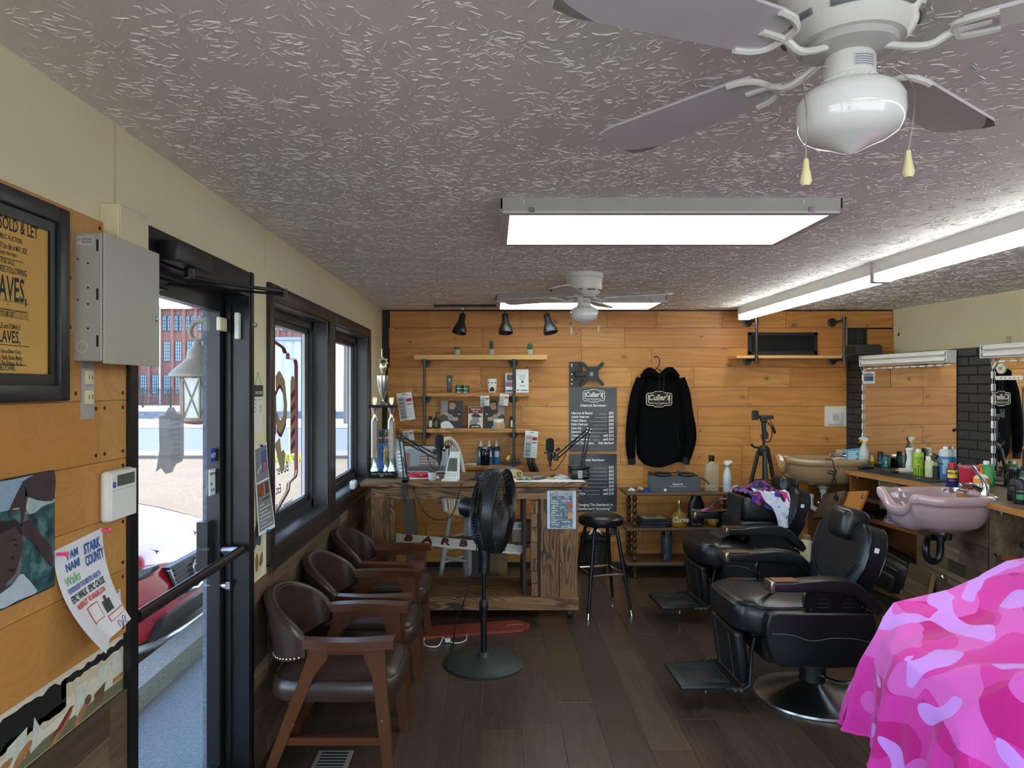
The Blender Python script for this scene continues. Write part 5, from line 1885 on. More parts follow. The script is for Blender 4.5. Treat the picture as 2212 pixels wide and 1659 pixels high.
# fourth shelf
p = at(1048,1006,6.42)
t = lathe_thing('mason_jar','dark glass screw jar in front of the blue bottles','jar', (p.x, 6.42,Z4s), [('jar_body', [(0,0),(0.04,0),(0.044,0.006),(0.044,0.125),(0.038,0.145),(0.036,0.15),(0,0.15)], plain('#141216', 0.08)),('lid', [(0,0.15),(0.0385,0.15),(0.0385,0.168),(0.036,0.17),(0,0.17)], plain('#9a9c9e', 0.3,0.8))])
for px_, lab in ((1039,'blue nozzle bottle at the left behind the dark jar'),(1057,'blue nozzle bottle in the middle behind the dark jar'),(1073,'blue nozzle bottle at the right with its label showing')):
 p = at(px_, 1006,6.5)
 t = lathe_thing('nozzle_bottle', lab, 'bottle', (p.x, 6.5,Z4s), [('bottle_body', [(0,0),(0.028,0),(0.03,0.005),(0.03,0.13),(0,0.13)], plain('#2f7cc0', 0.3)),('shoulder', [(0,0.13),(0.03,0.13),(0.03,0.15),(0.022,0.163),(0,0.163)], plain('#1c2330', 0.3)),('nozzle', [(0,0.163),(0.016,0.163),(0.016,0.182),(0.008,0.19),(0.005,0.218),(0,0.218)], M_WHITE)], group='blue nozzle bottles')
 m = MB().grid(lambda u, v: (0.0306 * math.sin((u - 0.5) * 1.5), -0.0306 * math.cos((u - 0.5) * 1.5), 0.07 + 0.05 * v), 8,2)
 m.build('label_print', plain('#dfe8f2', 0.5,var=0.5,scale=60), t)
p = at(1106,1006,6.44)
t = thing('oddments_tray','grey tray with clipper parts and a gold ornament','tray', (p.x, 6.44,Z4s))
MB().lathe([(0,0),(0.07,0),(0.095,0.03),(0.09,0.03),(0.066,0.006),(0,0.006)], 20,Matrix.Diagonal((1,0.55,1,1))).build('dish', plain('#5b646a', 0.4), t)
MB().ell((-0.035,0,0.05), 0.022,0.012,0.04).ell((-0.02,0,0.06), 0.01,0.01,0.035).ell((-0.048,0,0.045), 0.01,0.01,0.028).build('gold_ornament', plain('#c9a264', 0.3,0.6), t)
MB().rbox(-0.005,0.07,-0.02,0.02,0.012,0.06,0.008,2).build('clipper_part', plain('#3c4247', 0.4), t)
p = at(1008,1006,6.42)
t = thing('nail_brush','flat pale brush with clear handle lying on the lowest shelf','brush', (p.x, 6.42,Z4s))
MB().rbox(-0.09,0.0,-0.018,0.018,0,0.014,0.005,2).build('handle', plain('#b6a68c', 0.4), t)
MB().rbox(0.0,0.09,-0.02,0.02,0,0.02,0.004,2).build('head', clear('#d0d2d4', 0.6), t)
p = at(1150,990,6.5)
t = thing('hanging_clippers','black hair clippers hanging by their cords beside the lowest shelf','clippers', (p.x, 6.5,p.z))
for i, dx in enumerate((-0.035,0.005)):
 MB().tube(smooth_path([(dx, 0,0.02),(dx + 0.004,-0.01,-0.04),(dx + 0.022,-0.01,-0.09),(dx + 0.04,0,-0.125)]), [0.016] * 6 + [0.019] * 6 + [0.02] * 6 + [0.014], 10).build('clipper_body', M_BLACK, t)
 MB().cyl((dx + 0.04,0,-0.125),(dx + 0.047,0.0,-0.15), 0.007,n=8).build('cord_end', M_STEEL, t)

# wall mount for a television
p = at(1280,808,6.52)
t = thing('monitor_mount','black X shaped television bracket on the boards','bracket', (p.x, 6.52,p.z))
MB().box(-0.205,-0.085,0.06,0.078,-0.115,0.115).build('wall_plate', plain('#101213', 0.4), t)
MB().rbox(-0.16,0.0,0.0,0.06,-0.025,0.025,0.006,1).build('arm', M_BLACK, t)
X = [(-0.055,0.03),(-0.105,0.085),(-0.105,0.108),(-0.085,0.112),(-0.04,0.07),(0.04,0.07),(0.085,0.112),(0.105,0.108),(0.105,0.085),(0.055,0.03),(0.055,-0.03),(0.105,-0.085),(0.105,-0.108),(0.085,-0.112),(0.04,-0.07),(-0.04,-0.07),(-0.085,-0.112),(-0.105,-0.108),(-0.105,-0.085),(-0.055,-0.03)]
xp = MB().prism(X[::-1], 0.006,R(90,'X')).build('screen_plate', plain('#1a1c1d', 0.4), t)
m = MB()
for s in (-1,1):
 for q in (-1,1):
  m.tube([(s * 0.03,-0.0065,q * 0.03),(s * 0.09,-0.0065,q * 0.094)], 0.0022,5)
m.build('slot', plain('#050505', 0.6), xp)
MB().box(-0.025,0.005,-0.0075,-0.006,-0.018,0.018).build('label_print', plain('#8d9094', 0.5,var=0.5,scale=150), xp)
for zz in (0.09,0.075,0.0,-0.05,-0.09):
 MB().cyl((-0.185,0.06,zz),(-0.185,0.054,zz), 0.007,n=10).build('bolt', M_WHITE, t)

# price posters -----------------------------------------------------------
M_POST = NT('poster_ink')
M_POSTER = M_POST.fin(M_POST.mix(M_POST.noise(M_POST.coords(), 3.0,2.0), C('#26282e'), C('#3a3d47')), 0.28)


def poster(label, y0,y1):
 t = thing('price_poster', label, 'poster', (bx(1229), YB - 0.004,bz(y1)))
 w_, h_ = bx(1332) - bx(1229), bz(y0) - bz(y1)
 MB().grid(lambda u, v: (w_ * u, -0.004 - 0.003 * math.sin(9 * v + 4 * u) * (0.4 + u) - 0.005 * abs(u - 0.5), h_ * v), 10,16,0.0008).build('sheet', M_POSTER, t)
 return t, w_, h_


t, w_, h_ = poster('upper black price poster headed Haircut Services', 837,975)
K_ = w_ / 103.0


dots = MB()


def prow(m, y, left, right, y1,size=0.032):
 z = (y1 - y) * K_
 m.text(left, size, facing_y(0.020,-0.0145,z), 'LEFT', 0.0007,0.93)
 m.text(right, size, facing_y(w_ - 0.03,-0.0145,z), 'RIGHT', 0.0007,0.93)
 n1 = len(left) * size * 0.52 + 0.025
 n2 = w_ - 0.035 - len(right) * size * 0.53
 nn = max(0,int((n2 - n1) / 0.0085))
 for i in range(nn):
  a = n1 + i * 0.0085
  dots.box(a, a + 0.004,-0.0152,-0.0148,z, z + 0.004)


m = MB()
for i, (l_, r_) in enumerate([('Haircut & Beard','$50'),('Adult Haircut','$40'),('Head Shave','$30'),('Kids Haircut','$30'),('Line Up','$20'),('Seniors','$20'),('Designs','add $10'),('Enhancements','add $10'),('Facial/ Dye Specs','Ask Barber!')]):
 prow(m, 894.5 + i * 8.05,l_, r_, 975)
m.text('-Haircut Services-', 0.034,facing_y(w_ / 2,-0.0145,(975 - 878) * K_), 'CENTER', 0.0007)
m.build('lettering', M_TXTW, t)


def shop_logo(parent, Mx, w_, h_, light, ch='Culler\'s'):
 """rounded frame, shop name, pair of barber poles"""
 a, b = w_ / 2,h_ / 2
 pts = [(-a, -b * 0.6),(-a * 0.88,-b * 0.78),(-a * 0.45,-b * 0.82),(-a * 0.3,-b),(a * 0.3,-b),(a * 0.45,-b * 0.82),(a * 0.88,-b * 0.78),(a, -b * 0.6),(a, b * 0.6),(a * 0.88,b * 0.78),(a * 0.45,b * 0.82),(a * 0.3,b),(-a * 0.3,b),(-a * 0.45,b * 0.82),(-a * 0.88,b * 0.78),(-a, b * 0.6)]
 m_ = MB()
 m_.tube([Mx @ Vector((x_, y_, 0.0008)) for x_, y_ in pts], w_ * 0.013,4,True, 0.3)
 m_.build('logo_frame', light, parent)
 m_ = MB()
 m_.text(ch, h_ * 0.52,Mx @ T(0,-h_ * 0.06,0.0005), 'CENTER', h_ * 0.012,0.86,0.15)
 m_.text('Barber Shop & Supply Store', h_ * 0.115,Mx @ T(0,-h_ * 0.29,0.0005), 'CENTER', h_ * 0.003,0.95)
 m_.text('Est. 2003', h_ * 0.09,Mx @ T(0,-h_ * 0.41,0.0005), 'CENTER')
 m_.tube([Mx @ Vector((w_ * 0.05 * q - w_ * 0.14,-h_ * 0.1 + h_ * 0.05 * math.sin(q * 1.6), 0.001)) for q in range(8)], h_ * 0.02,4,flat=0.3)
 m_.build('logo_letters', light, parent)
 for s in (-1,1):
  m_ = MB()
  m_.prism([(s * a * 0.82 - a * 0.05,-b * 0.5),(s * a * 0.82 + a * 0.05,-b * 0.5),(s * a * 0.82 + a * 0.05,b * 0.35),(s * a * 0.82 - a * 0.05,b * 0.35)], 0.0004,Mx, 0.0005)
  m_.prism([(s * a * 0.82 + a * 0.06 * math.cos(q), b * 0.45 + a * 0.06 * math.sin(q)) for q in [2 * PI * i / 10 for i in range(10)]], 0.0004,Mx, 0.0005)
  pp_ = m_.build('logo_pole', light, parent)
  m_ = MB()
  for i in range(4):
   zz = -b * 0.48 + i * b * 0.2
   m_.prism([(s * a * 0.82 - a * 0.05,zz),(s * a * 0.82 + a * 0.05,zz + b * 0.1),(s * a * 0.82 + a * 0.05,zz + b * 0.19),(s * a * 0.82 - a * 0.05,zz + b * 0.09)], 0.0004,Mx, 0.001)
  m_.build('pole_stripe', plain('#8c2a34', 0.5), pp_)


dots.build('dot_leaders', M_TXTW, t)['kind'] = 'stuff'
dots = MB()
shop_logo(t, facing_y(w_ * 0.515,-0.0145,(975 - 855) * K_), 46 * K_, 27 * K_, M_TXTW)
t, w_, h_ = poster('lower black price poster headed Facial Services', 980,1105)
m = MB()
for i, (l_, r_) in enumerate([('Facial Shave','$30'),('Facial','$25'),('Facial Mask','$25'),('Steam','$20'),('Nose Wax','$10'),('Brow Wax','$10'),('Designs','add $10'),('Beard Dye','add $10')]):
 prow(m, 1011.5 + i * 8.05,l_, r_, 1105)
dots.build('dot_leaders', M_TXTW, t)['kind'] = 'stuff'
m.text('-Facial Services-', 0.034,facing_y(w_ / 2,-0.0145,(1105 - 995.5) * K_), 'CENTER', 0.0007)
m.text('"Changing The Standards In', 0.033,facing_y(w_ / 2 + 0.01,-0.0145,(1105 - 1092) * K_), 'CENTER', 0.0007,0.95)
m.text('Gentlemen\'s Grooming"', 0.033,facing_y(w_ / 2 + 0.01,-0.0145,(1105 - 1100.5) * K_), 'CENTER', 0.0007,0.95)
m.build('lettering', M_TXTW, t)

# hooded sweatshirt on a hanger --------------------------------------------------
hd = thing('hooded_sweatshirt','black hooded sweatshirt with shop logo hung on the boards','sweatshirt', (bx(1422), YB - 0.02,bz(1003)))
HZ = lambda y: (1003 - y) / KB
HXc = lambda x: (x - 1422) / KB
M_FLEECE = plain('#08080a', 0.95,var=0.25,scale=40,spec=0.1)
tab = [(812,1388,1462),(818,1376,1470),(830,1371,1476),(850,1370,1479),(880,1370,1481),(920,1374,1482),(950,1374,1481),(975,1374,1482),(988,1377,1483),(994,1383,1480),(1002,1390,1474)]


def hood_row(y):
 for (a, l0,r0),(b, l1,r1) in zip(tab[:-1], tab[1:]):
  if a <= y <= b:
   q = (y - a) / (b - a)
   return l0 + (l1 - l0) * q, r0 + (r1 - r0) * q
 return tab[-1][1:]


def body_pt(u, v):
 y = 812 + (1002 - 812) * v
 l, r = hood_row(y)
 x = l + (r - l) * u
 c = 2 * u - 1
 d = 0.055 * math.sqrt(max(0,1 - c * c)) * (0.5 + 0.5 * min(1,v * 3)) + 0.006 * math.sin(u * 21 + v * 5) * v * v
 yy = y + (6 * math.sin(u * 5.0) * v ** 4)
 return (HXc(x), -d, HZ(yy))


MB().grid(body_pt, 26,30).grid(lambda u, v: (HXc(hood_row(812 + 186 * v)[1] * u + hood_row(812 + 186 * v)[0] * (1 - u)), 0.012,HZ(812 + 186 * v)), 6,12).build('body', M_FLEECE, hd)
for pts, rr in (([(1383,818),(1372,850),(1365,890),(1361,930),(1360,965),(1362,990)], [0.045,0.05,0.05,0.048,0.045,0.035]),([(1466,818),(1476,850),(1482,890),(1489,925),(1490,948),(1485,972),(1480,990)], [0.045,0.05,0.05,0.047,0.045,0.042,0.035])):
 P3 = [(HXc(a), -0.03,HZ(b)) for a, b in pts]
 sm = smooth_path(P3,4)
 rs = []
 for i in range(len(sm)):
  q = i / (len(sm) - 1) * (len(rr) - 1)
  j = min(int(q), len(rr) - 2)
  rs.append(rr[j] + (rr[j + 1] - rr[j]) * (q - j))
 MB().tube(sm, rs, 14).build('sleeve', M_FLEECE, hd)
 e = Vector(P3[-1])
 dirv = (Vector(P3[-1]) - Vector(P3[-2])).normalized()
 MB().cyl(e - dirv * 0.01,e + dirv * 0.05,0.036,0.034,14).build('cuff', plain('#0b0c0d', 0.8), hd)
MB().tube(smooth_path([(HXc(1384), -0.03,HZ(815)),(HXc(1396), -0.05,HZ(803)),(HXc(1408), -0.055,HZ(806)),(HXc(1420), -0.06,HZ(814)),(HXc(1434), -0.055,HZ(806)),(HXc(1446), -0.05,HZ(801)),(HXc(1462), -0.03,HZ(814))], 4), [0.02,0.024,0.028,0.032,0.035,0.038,0.038,0.036,0.032,0.03,0.027,0.026,0.026,0.027,0.03,0.032,0.036,0.038,0.038,0.036,0.034,0.03,0.026,0.022,0.02], 12).build('hood', M_FLEECE, hd)
MB().prism([(HXc(1398), HZ(797)),(HXc(1404), HZ(794)),(HXc(1412), HZ(812)),(HXc(1392), HZ(812))][::-1], 0.03,T(0,-0.015,0) @ R(90,'X')).prism([(HXc(1440), HZ(794)),(HXc(1450), HZ(801)),(HXc(1452), HZ(812)),(HXc(1432), HZ(812))][::-1], 0.03,T(0,-0.015,0) @ R(90,'X')).build('hood_point', M_FLEECE, hd)
for xa in (1418,1428):
 MB().tube(smooth_path([(HXc(xa), -0.088,HZ(812)),(HXc(xa + 1), -0.083,HZ(828)),(HXc(xa - 1), -0.074,HZ(848))], 4), 0.0035,6).build('drawstring', plain('#08090a', 0.7), hd)
MB().tube(smooth_path([(HXc(1456), -0.062,HZ(925)),(HXc(1461), -0.058,HZ(950)),(HXc(1463), -0.056,HZ(972))], 4), 0.003,6).build('pocket_edge', plain('#040405', 0.8), hd)
Mx = facing_y(HXc(1419), -0.0665,HZ(862))
MB().prism([(-0.115,-0.06),(0.115,-0.06),(0.115,0.06),(-0.115,0.06)], 0.002,Mx, -0.0025).build('print_ground', plain('#15110f', 0.8), hd)
shop_logo(hd, Mx, 0.235,0.142,plain('#cfc5b4', 0.6))
MB().tube(smooth_path([(HXc(1410), -0.02,HZ(773)),(HXc(1416), -0.02,HZ(770)),(HXc(1422), -0.02,HZ(776)),(HXc(1422), -0.02,HZ(788)),(HXc(1418), -0.02,HZ(794)),(HXc(1417), -0.02,HZ(797))], 4), 0.0055,8).tube([(HXc(1400), -0.02,HZ(806)),(HXc(1417), -0.02,HZ(796)),(HXc(1436), -0.02,HZ(806))], 0.006,8).build('hanger', plain('#5a1f2e', 0.35), hd)

# thermostat on a white patch
t = thing('thermostat','white thermostat on a square white backing plate','thermostat', (bx(1804), YB - 0.004,bz(899)))
MB().box(-0.1,0.1,-0.003,0.003,-0.093,0.093).build('backing_plate', plain('#dedbcb', 0.6), t)
b_ = MB().rbox(-0.07,0.055,-0.025,-0.003,-0.078,0.035,0.006,2).build('case', plain('#d6d6de', 0.4), t)
MB().box(-0.035,0.02,-0.0258,-0.025,-0.04,0.018).build('display', plain('#b8b6a4', 0.3,var=0.3,scale=60), b_)
MB().box(0.035,0.045,-0.027,-0.025,0.0,0.006).box(0.035,0.045,-0.027,-0.025,-0.014,-0.008).build('button', M_WHITE, b_)
MB().text('HUNTER', 0.011,facing_y(-0.008,-0.0253,-0.068), 'CENTER').build('lettering', plain('#8a8a94', 0.5), b_)
t = thing('small_cover','cream plastic box on the boards above the brown basin','box', (bx(1815), YB - 0.004,bz(983)))
MB().rbox(-0.045,0.05,-0.03,0,-0.07,0.055,0.012,2).build('case', plain('#cfc9b6', 0.45), t)
MB().box(0.0,0.03,-0.0305,-0.03,-0.04,0.02).build('emblem_print', plain('#4a3430', 0.5,var=0.5,scale=120), t)
# wall socket low on the boards
t = thing('wall_socket','dark wall socket low on the boards behind the stool','socket', (bx(1326), YB - 0.004,bz(1148)))
MB().rbox(-0.035,0.035,-0.005,0,-0.028,0.028,0.002,1).build('plate', plain('#26302c', 0.4), t)

# ================================================================== podcast desk and what stands on it
DY = 5.10
KD = FP / DY
dX = lambda x: (x - VX) / KD
dZ = lambda y: HC - (y - VY) / KD
TOPZ = dZ(1041)
dk = thing('workbench_desk','rough charred timber desk on castors under the pipe shelf','desk', (0,DY, 0))
# table top boards
ty = [0.0 - 0.03,0.15,0.30,0.45,0.60]
for i in range(4):
 MB().rbox(-0.815,0.815,ty[i] + 0.001,ty[i + 1] - 0.001,-0.034,0,0.004,1).build('top_board', M_CHARX, dk, (dX(1024), 0,TOPZ))
ZA, ZB = dZ(1053), dZ(1078)
x0,x1 = dX(802), dX(1250)
MB().box(-(x1 - x0) / 2,(x1 - x0) / 2,0.0,0.04,0,ZA - ZB).build('apron', M_CHARX, dk, ((x0 + x1) / 2,0,ZB))
ZC, ZD = dZ(1290), dZ(1318)
MB().box(-(x1 - x0) / 2,(x1 - x0) / 2,0.0,0.045,0,ZC - ZD).build('base_beam', M_CHARX, dk, ((x0 + x1) / 2,0,ZD))
MB().box(-(x1 - x0) / 2,(x1 - x0) / 2,0.53,0.575,0,ZC - ZD).build('base_beam', M_CHARX, dk, ((x0 + x1) / 2,0,ZD))
for i in range(2):
 MB().box(-(x1 - x0) / 2 + 0.01,(x1 - x0) / 2 - 0.27,0.05 + i * 0.24,0.285 + i * 0.24,-0.03,0).build('deck_board', M_CHARX, dk, ((x0 + x1) / 2 - 0.0,0,ZC))
for a, b, c, d in ((802,840,0.0,0.05),(842,853,0.02,0.06),(1168,1207,0.0,0.03),(1209,1248,0.0,0.03)):
 MB().box(-(dX(b) - dX(a)) / 2,(dX(b) - dX(a)) / 2,c, d, -(ZB - ZC) / 2,(ZB - ZC) / 2).build('upright', M_CHARZ, dk, ((dX(a) + dX(b)) / 2,0,(ZB + ZC) / 2))
MB().box(dX(1130), dX(1137), 0.03,0.55,ZC, ZB).build('inner_panel', plain('#2d2118', 0.7,var=0.3), dk)
zz = ZC + 0.005
random.seed(8)
while zz < ZB - 0.02:
 h = min(random.uniform(0.085,0.12), ZB - zz)
 MB().box(-0.025,0.02,0.008,0.05,0.0,h - 0.004).build('stacked_block', M_CHARZ, dk, (dX(1155) + random.uniform(-0.006,0.004), 0.0,zz))
 zz += h
MB().box(dX(1162), dX(1168), 0.01,0.05,ZC, ZB).build('gap_strip', plain('#241d19', 0.7), dk)
for a, b in ((1247,1250),):
 for i in range(3):
  MB().box(dX(1244), dX(1250), 0.05 + i * 0.17,0.21 + i * 0.17,ZC, ZB).build('side_board', M_CHARZ, dk)
for i in range(3):
 MB().box(dX(802), dX(806), 0.055 + i * 0.17,0.215 + i * 0.17,ZC, ZB).build('side_board', M_CHARZ, dk)
p = at(1030,1200,5.62)
MB().box(-0.042,0.042,0.53,0.57,ZC - 0.02,TOPZ - 0.035).build('rear_post', plain('#3a2b22', 0.6,var=0.3), dk, (p.x, 0,0))
p = at(887,1200,5.55)
MB().box(-0.05,0.05,-0.02,0.02,-0.40,0.42,R(-5,'Y')).build('rear_post', wood_dark('grey_post', ['#6e6456','#75695a'], 0.7,'Z', 0.4), dk, (p.x, 0.47,0.53))
SHZ = HC - (1172 - VY) * 5.4 / FP
MB().box(-0.535,0.535,0.25,0.53,-0.03,0).build('inner_shelf', M_CHARX, dk, (dX(990) + 0.02,0,SHZ))
for xx, yy in ((x0 + 0.06,0.05),(x1 - 0.06,0.05),(x0 + 0.06,0.52),(x1 - 0.06,0.52)):
 f = MB().rbox(xx - 0.022,xx + 0.022,yy - 0.016,yy + 0.016,0.03,ZD, 0.004,1).build('castor_fork', M_BLACK, dk)
 MB().cyl((xx - 0.012,yy + 0.012,0.026),(xx + 0.012,yy + 0.012,0.026), 0.026,n=16).build('castor_wheel', plain('#151516', 0.5), f)

DT_ = 5.16


def dpos(px_, py_, Y=None):
 """spot on the desk top: X from the column, depth from the row"""
 Y = Y or (HC - TOPZ) * FP / (py_ - VY)
 return ((px_ - VX) * Y / FP, Y, TOPZ)


# BARBER board on the inner shelf
sb = thing('barber_signboard','white wooden signboard with raised maroon BARBER letters','sign', (0,0,0))
pa, pb = at(850,1163,5.34), at(1131,1190,5.26)
w_ = (pb - pa).length
dirx = (pb - pa).normalized()
upv = Vector((0.0,0.93,0.3)).normalized()
nrm = dirx.cross(upv).normalized()
upv = nrm.cross(dirx)
MxS = Matrix(((dirx.x, upv.x, nrm.x, pa.x),(dirx.y, upv.y, nrm.y, pa.y),(dirx.z, upv.z, nrm.z, pa.z),(0,0,0,1)))
hh = 0.058
pol = [(0.0,-hh * 0.5),(0.02,-hh),(0.06,-hh * 0.85),(0.09,-hh),(w_ - 0.09,-hh),(w_ - 0.06,-hh * 0.85),(w_ - 0.02,-hh),(w_, -hh * 0.5),(w_ - 0.012,0),(w_, hh * 0.5),(w_ - 0.02,hh),(w_ - 0.06,hh * 0.85),(w_ - 0.09,hh),(0.09,hh),(0.06,hh * 0.85),(0.02,hh),(0.0,hh * 0.5),(0.012,0)]
MB().prism(pol, 0.014,MxS).build('board', plain('#ddd9cc', 0.55,var=0.06), sb)
for i, ch in enumerate('BARBER'):
 m = MB()
 m.text(ch, 0.12,MxS @ T(0.075 + i * (w_ - 0.15) / 6 + 0.012,-0.043,0.014), 'LEFT', 0.004,0.92)
 o = m.build('letter_edge', plain('#2b3050', 0.5), sb)
 m = MB().text(ch, 0.12,MxS @ T(0.075 + i * (w_ - 0.15) / 6 + 0.009,-0.040,0.018), 'LEFT', 0.003,0.92)
 m.build('letter', plain('#6d2a30', 0.5), sb)
# cardboard parcel
p = at(1128,1163,5.42)
t = thing('cardboard_parcel','brown cardboard parcel with shipping label on the desk shelf','parcel', (p.x, 5.42,SHZ))
MB().rbox(-0.075,0.075,0,0.12,0,0.155,0.002,1).build('carton', plain('#9c8370', 0.8), t)
l_ = MB().box(-0.07,0.0,-0.001,0,0.095,0.15).build('shipping_label', M_PAPER, t)
m = MB()
for i in range(9):
 m.box(-0.036 + i * 0.0035,-0.0345 + i * 0.0035 + 0.0008 * (i % 3), -0.0016,-0.001,0.108,0.142)
for i in range(5):
 m.box(-0.066,-0.043,-0.0016,-0.001,0.105 + i * 0.008,0.107 + i * 0.008)
o = m.build('barcode', M_TXTK, l_)
# paper tub and sack below the desk
p = at(868,1205,5.3)
lathe_thing('wipes_tub','white tub with a blue lid under the desk','tub', (p.x, 5.32,ZC), [('tub', [(0,0),(0.05,0),(0.052,0.13),(0,0.13)], plain('#b9c2c8', 0.4)),('lid', [(0,0.13),(0.054,0.13),(0.054,0.145),(0,0.148)], plain('#27489a', 0.4))])
p = at(1072,1245,5.95)
t = thing('paper_sack','crumpled brown paper sack on the floor behind the desk','bag', (p.x, 5.95,0))
MB().grid(lambda u, v: ((0.085 + 0.012 * math.sin(u * 19 + v * 3)) * math.cos(2 * PI * u) * (1 - 0.1 * v),(0.06 + 0.008 * math.sin(u * 25)) * math.sin(2 * PI * u) * (1 - 0.35 * v), 0.36 * v + 0.015 * math.sin(u * 31) * v), 28,8).build('sack', plain('#8c7452', 0.85,var=0.2), t)

# tall chair behind the desk
wc = thing('spindle_chair','white tall spindle-back chair with pine seat behind the desk','chair', (-0.22,5.97,0), math.radians(52))
MW = plain('#cfd0cd', 0.45,var=0.06)
SZ = HC - (1106 - VY) * 5.9 / FP
MB().lathe([(0,0.0),(0.15,0.0),(0.185,0.012),(0.19,0.024),(0.18,0.034),(0.1,0.03),(0,0.027)], 28,T(0,0,SZ - 0.034)).build('seat', plain('#c8a06a', 0.4,var=0.15), wc)
for sx, sy in ((-1,-1),(1,-1),(-1,1),(1,1)):
 MB().tube([(sx * 0.10,sy * 0.10,SZ - 0.03),(sx * 0.13,sy * 0.13,SZ * 0.55),(sx * 0.17,sy * 0.17,0)], [0.014,0.023,0.017], 12).build('leg', MW, wc)
for zq, s in ((0.30,0.143),(0.20,0.152),(0.40,0.135)):
 for a_, b_ in (((-s, -s),(s, -s)),((-s, s),(s, s))):
  MB().tube([(a_[0], a_[1], zq),(0,a_[1], zq),(b_[0], b_[1], zq)], [0.009,0.013,0.009], 8).build('rung', MW, wc)
for s in (-0.147,0.147):
 MB().tube([(s, -0.147,0.25),(s, 0,0.25),(s, 0.147,0.25)], [0.009,0.013,0.009], 8).build('rung', MW, wc)
zt = HC - (948 - VY) * 6.1 / FP
MB().tube(smooth_path([(-0.15,0.11,SZ),(-0.15,0.15,SZ + 0.2),(-0.13,0.2,zt - 0.14),(-0.075,0.22,zt - 0.03),(0,0.225,zt),(0.075,0.22,zt - 0.03),(0.13,0.2,zt - 0.14),(0.15,0.15,SZ + 0.2),(0.15,0.11,SZ)], 5), 0.02,10).build('back_hoop', MW, wc)
for i in range(6):
 xx = -0.08 + i * 0.032
 MB().tube([(xx * 0.9,0.13,SZ),(xx * 1.15,0.18,SZ + 0.3),(xx * 1.1,0.218,zt - 0.03 - abs(xx) * 0.6)], [0.009,0.012,0.007], 8).build('spindle', MW, wc)

# trophy
X0,Y0,_ = dpos(828,1036,5.38)
tr = thing('trophy','tall silver two-column trophy with star topper beside the window','trophy', (X0,Y0,TOPZ))
kt = Y0 / FP
TZ = lambda y: (1034 - y) * kt
MSIL = plain('#cfccc0', 0.2,0.9,var=0.12,scale=30)
MGOLD = plain('#e0d6a8', 0.22,0.8,var=0.1)
MB().rbox(-0.108,0.108,-0.075,0.075,0,0.048,0.006,1).build('base', plain('#15171a', 0.15), tr)
MB().text('Barber Shop of the Year', 0.016,facing_y(0,-0.0755,0.028), 'CENTER').text('2019', 0.014,facing_y(0,-0.0755,0.012), 'CENTER').build('lettering', plain('#b9b9b0', 0.4), tr)
for s in (-1,1):
 xx = s * 0.063
 MB().lathe([(0,0.048),(0.034,0.048),(0.03,0.06),(0.016,0.1),(0.02,TZ(995)),(0.024,TZ(992)),(0,TZ(992))], 8,T(xx, 0,0)).build('foot', plain('#bfe0e4', 0.15,0.7), tr)
 MB().cyl((xx, 0,TZ(992)),(xx, 0,TZ(912)), 0.029,n=6).build('column', plain('#d6cfc4', 0.18,0.85,var=0.3,scale=50), tr)
 MB().lathe([(0,TZ(912)),(0.027,TZ(912)),(0.014,TZ(905)),(0.016,TZ(896)),(0.032,TZ(884)),(0,TZ(884))], 14,T(xx, 0,0)).build('riser', MSIL, tr)
 m = MB()
 for i in range(3):
  m.tube([(xx + (i - 1) * 0.006,0,TZ(878)),(xx + (i - 1) * 0.012,0,TZ(870)),(xx + (i - 1) * 0.011,0,TZ(862))], [0.006,0.006,0.002], 6)
 m.build('torch_figure', MGOLD, tr)
MB().rbox(-0.112,0.112,-0.04,0.04,TZ(884), TZ(878), 0.004,1).build('tier', plain('#1b1d20', 0.2), tr)
MB().lathe([(0,TZ(878)),(0.036,TZ(878)),(0.03,TZ(875)),(0.01,TZ(870)),(0.01,TZ(865)),(0.022,TZ(858)),(0.042,TZ(840)),(0.049,TZ(820)),(0.05,TZ(815)),(0.046,TZ(815)),(0,TZ(818))], 28).build('cup', MSIL, tr)
MB().lathe([(0,TZ(816)),(0.02,TZ(816)),(0.012,TZ(812)),(0.026,TZ(800)),(0.03,TZ(795)),(0.02,TZ(788)),(0,TZ(786))], 14).build('wreath', MGOLD, tr)
star = []
for i in range(14):
 rr = 0.043 if i % 2 == 0 else 0.026
 an = 2 * PI * i / 14
 star.append((rr * math.sin(an), rr * math.cos(an)))
so = MB().prism(star[::-1], 0.012,T(0,0.006,TZ(786)) @ R(90,'X')).build('star', MGOLD, tr)
MB().cyl((0,-0.007,TZ(786)),(0,-0.009,TZ(786)), 0.02,n=16).build('star_medallion', M_BLACK, so)
MB().tube([(-0.01,0,TZ(776)),(-0.01,0,TZ(757))], 0.004,6).build('spire', plain('#cfc9ae', 0.3,0.5), tr)
# small trophy in front of it
X1,Y1,_ = dpos(828,1030,5.46)
t = thing('small_trophy','small gold column trophy standing under the big one','trophy', (X0 + 0.02,Y0 + 0.0,TOPZ + 0.048))
MB().lathe([(0,0),(0.025,0),(0.012,0.03),(0.014,0.05),(0,0.05)], 8).build('foot', plain('#bfe0e4', 0.15,0.7), t)
MB().cyl((0,0,0.05),(0,0,0.15), 0.018,n=6).build('column', plain('#9a8a5a', 0.2,0.7), t)
MB().lathe([(0,0.15),(0.02,0.15),(0.01,0.165),(0.02,0.19),(0,0.19)], 12).build('cup', MGOLD, t)
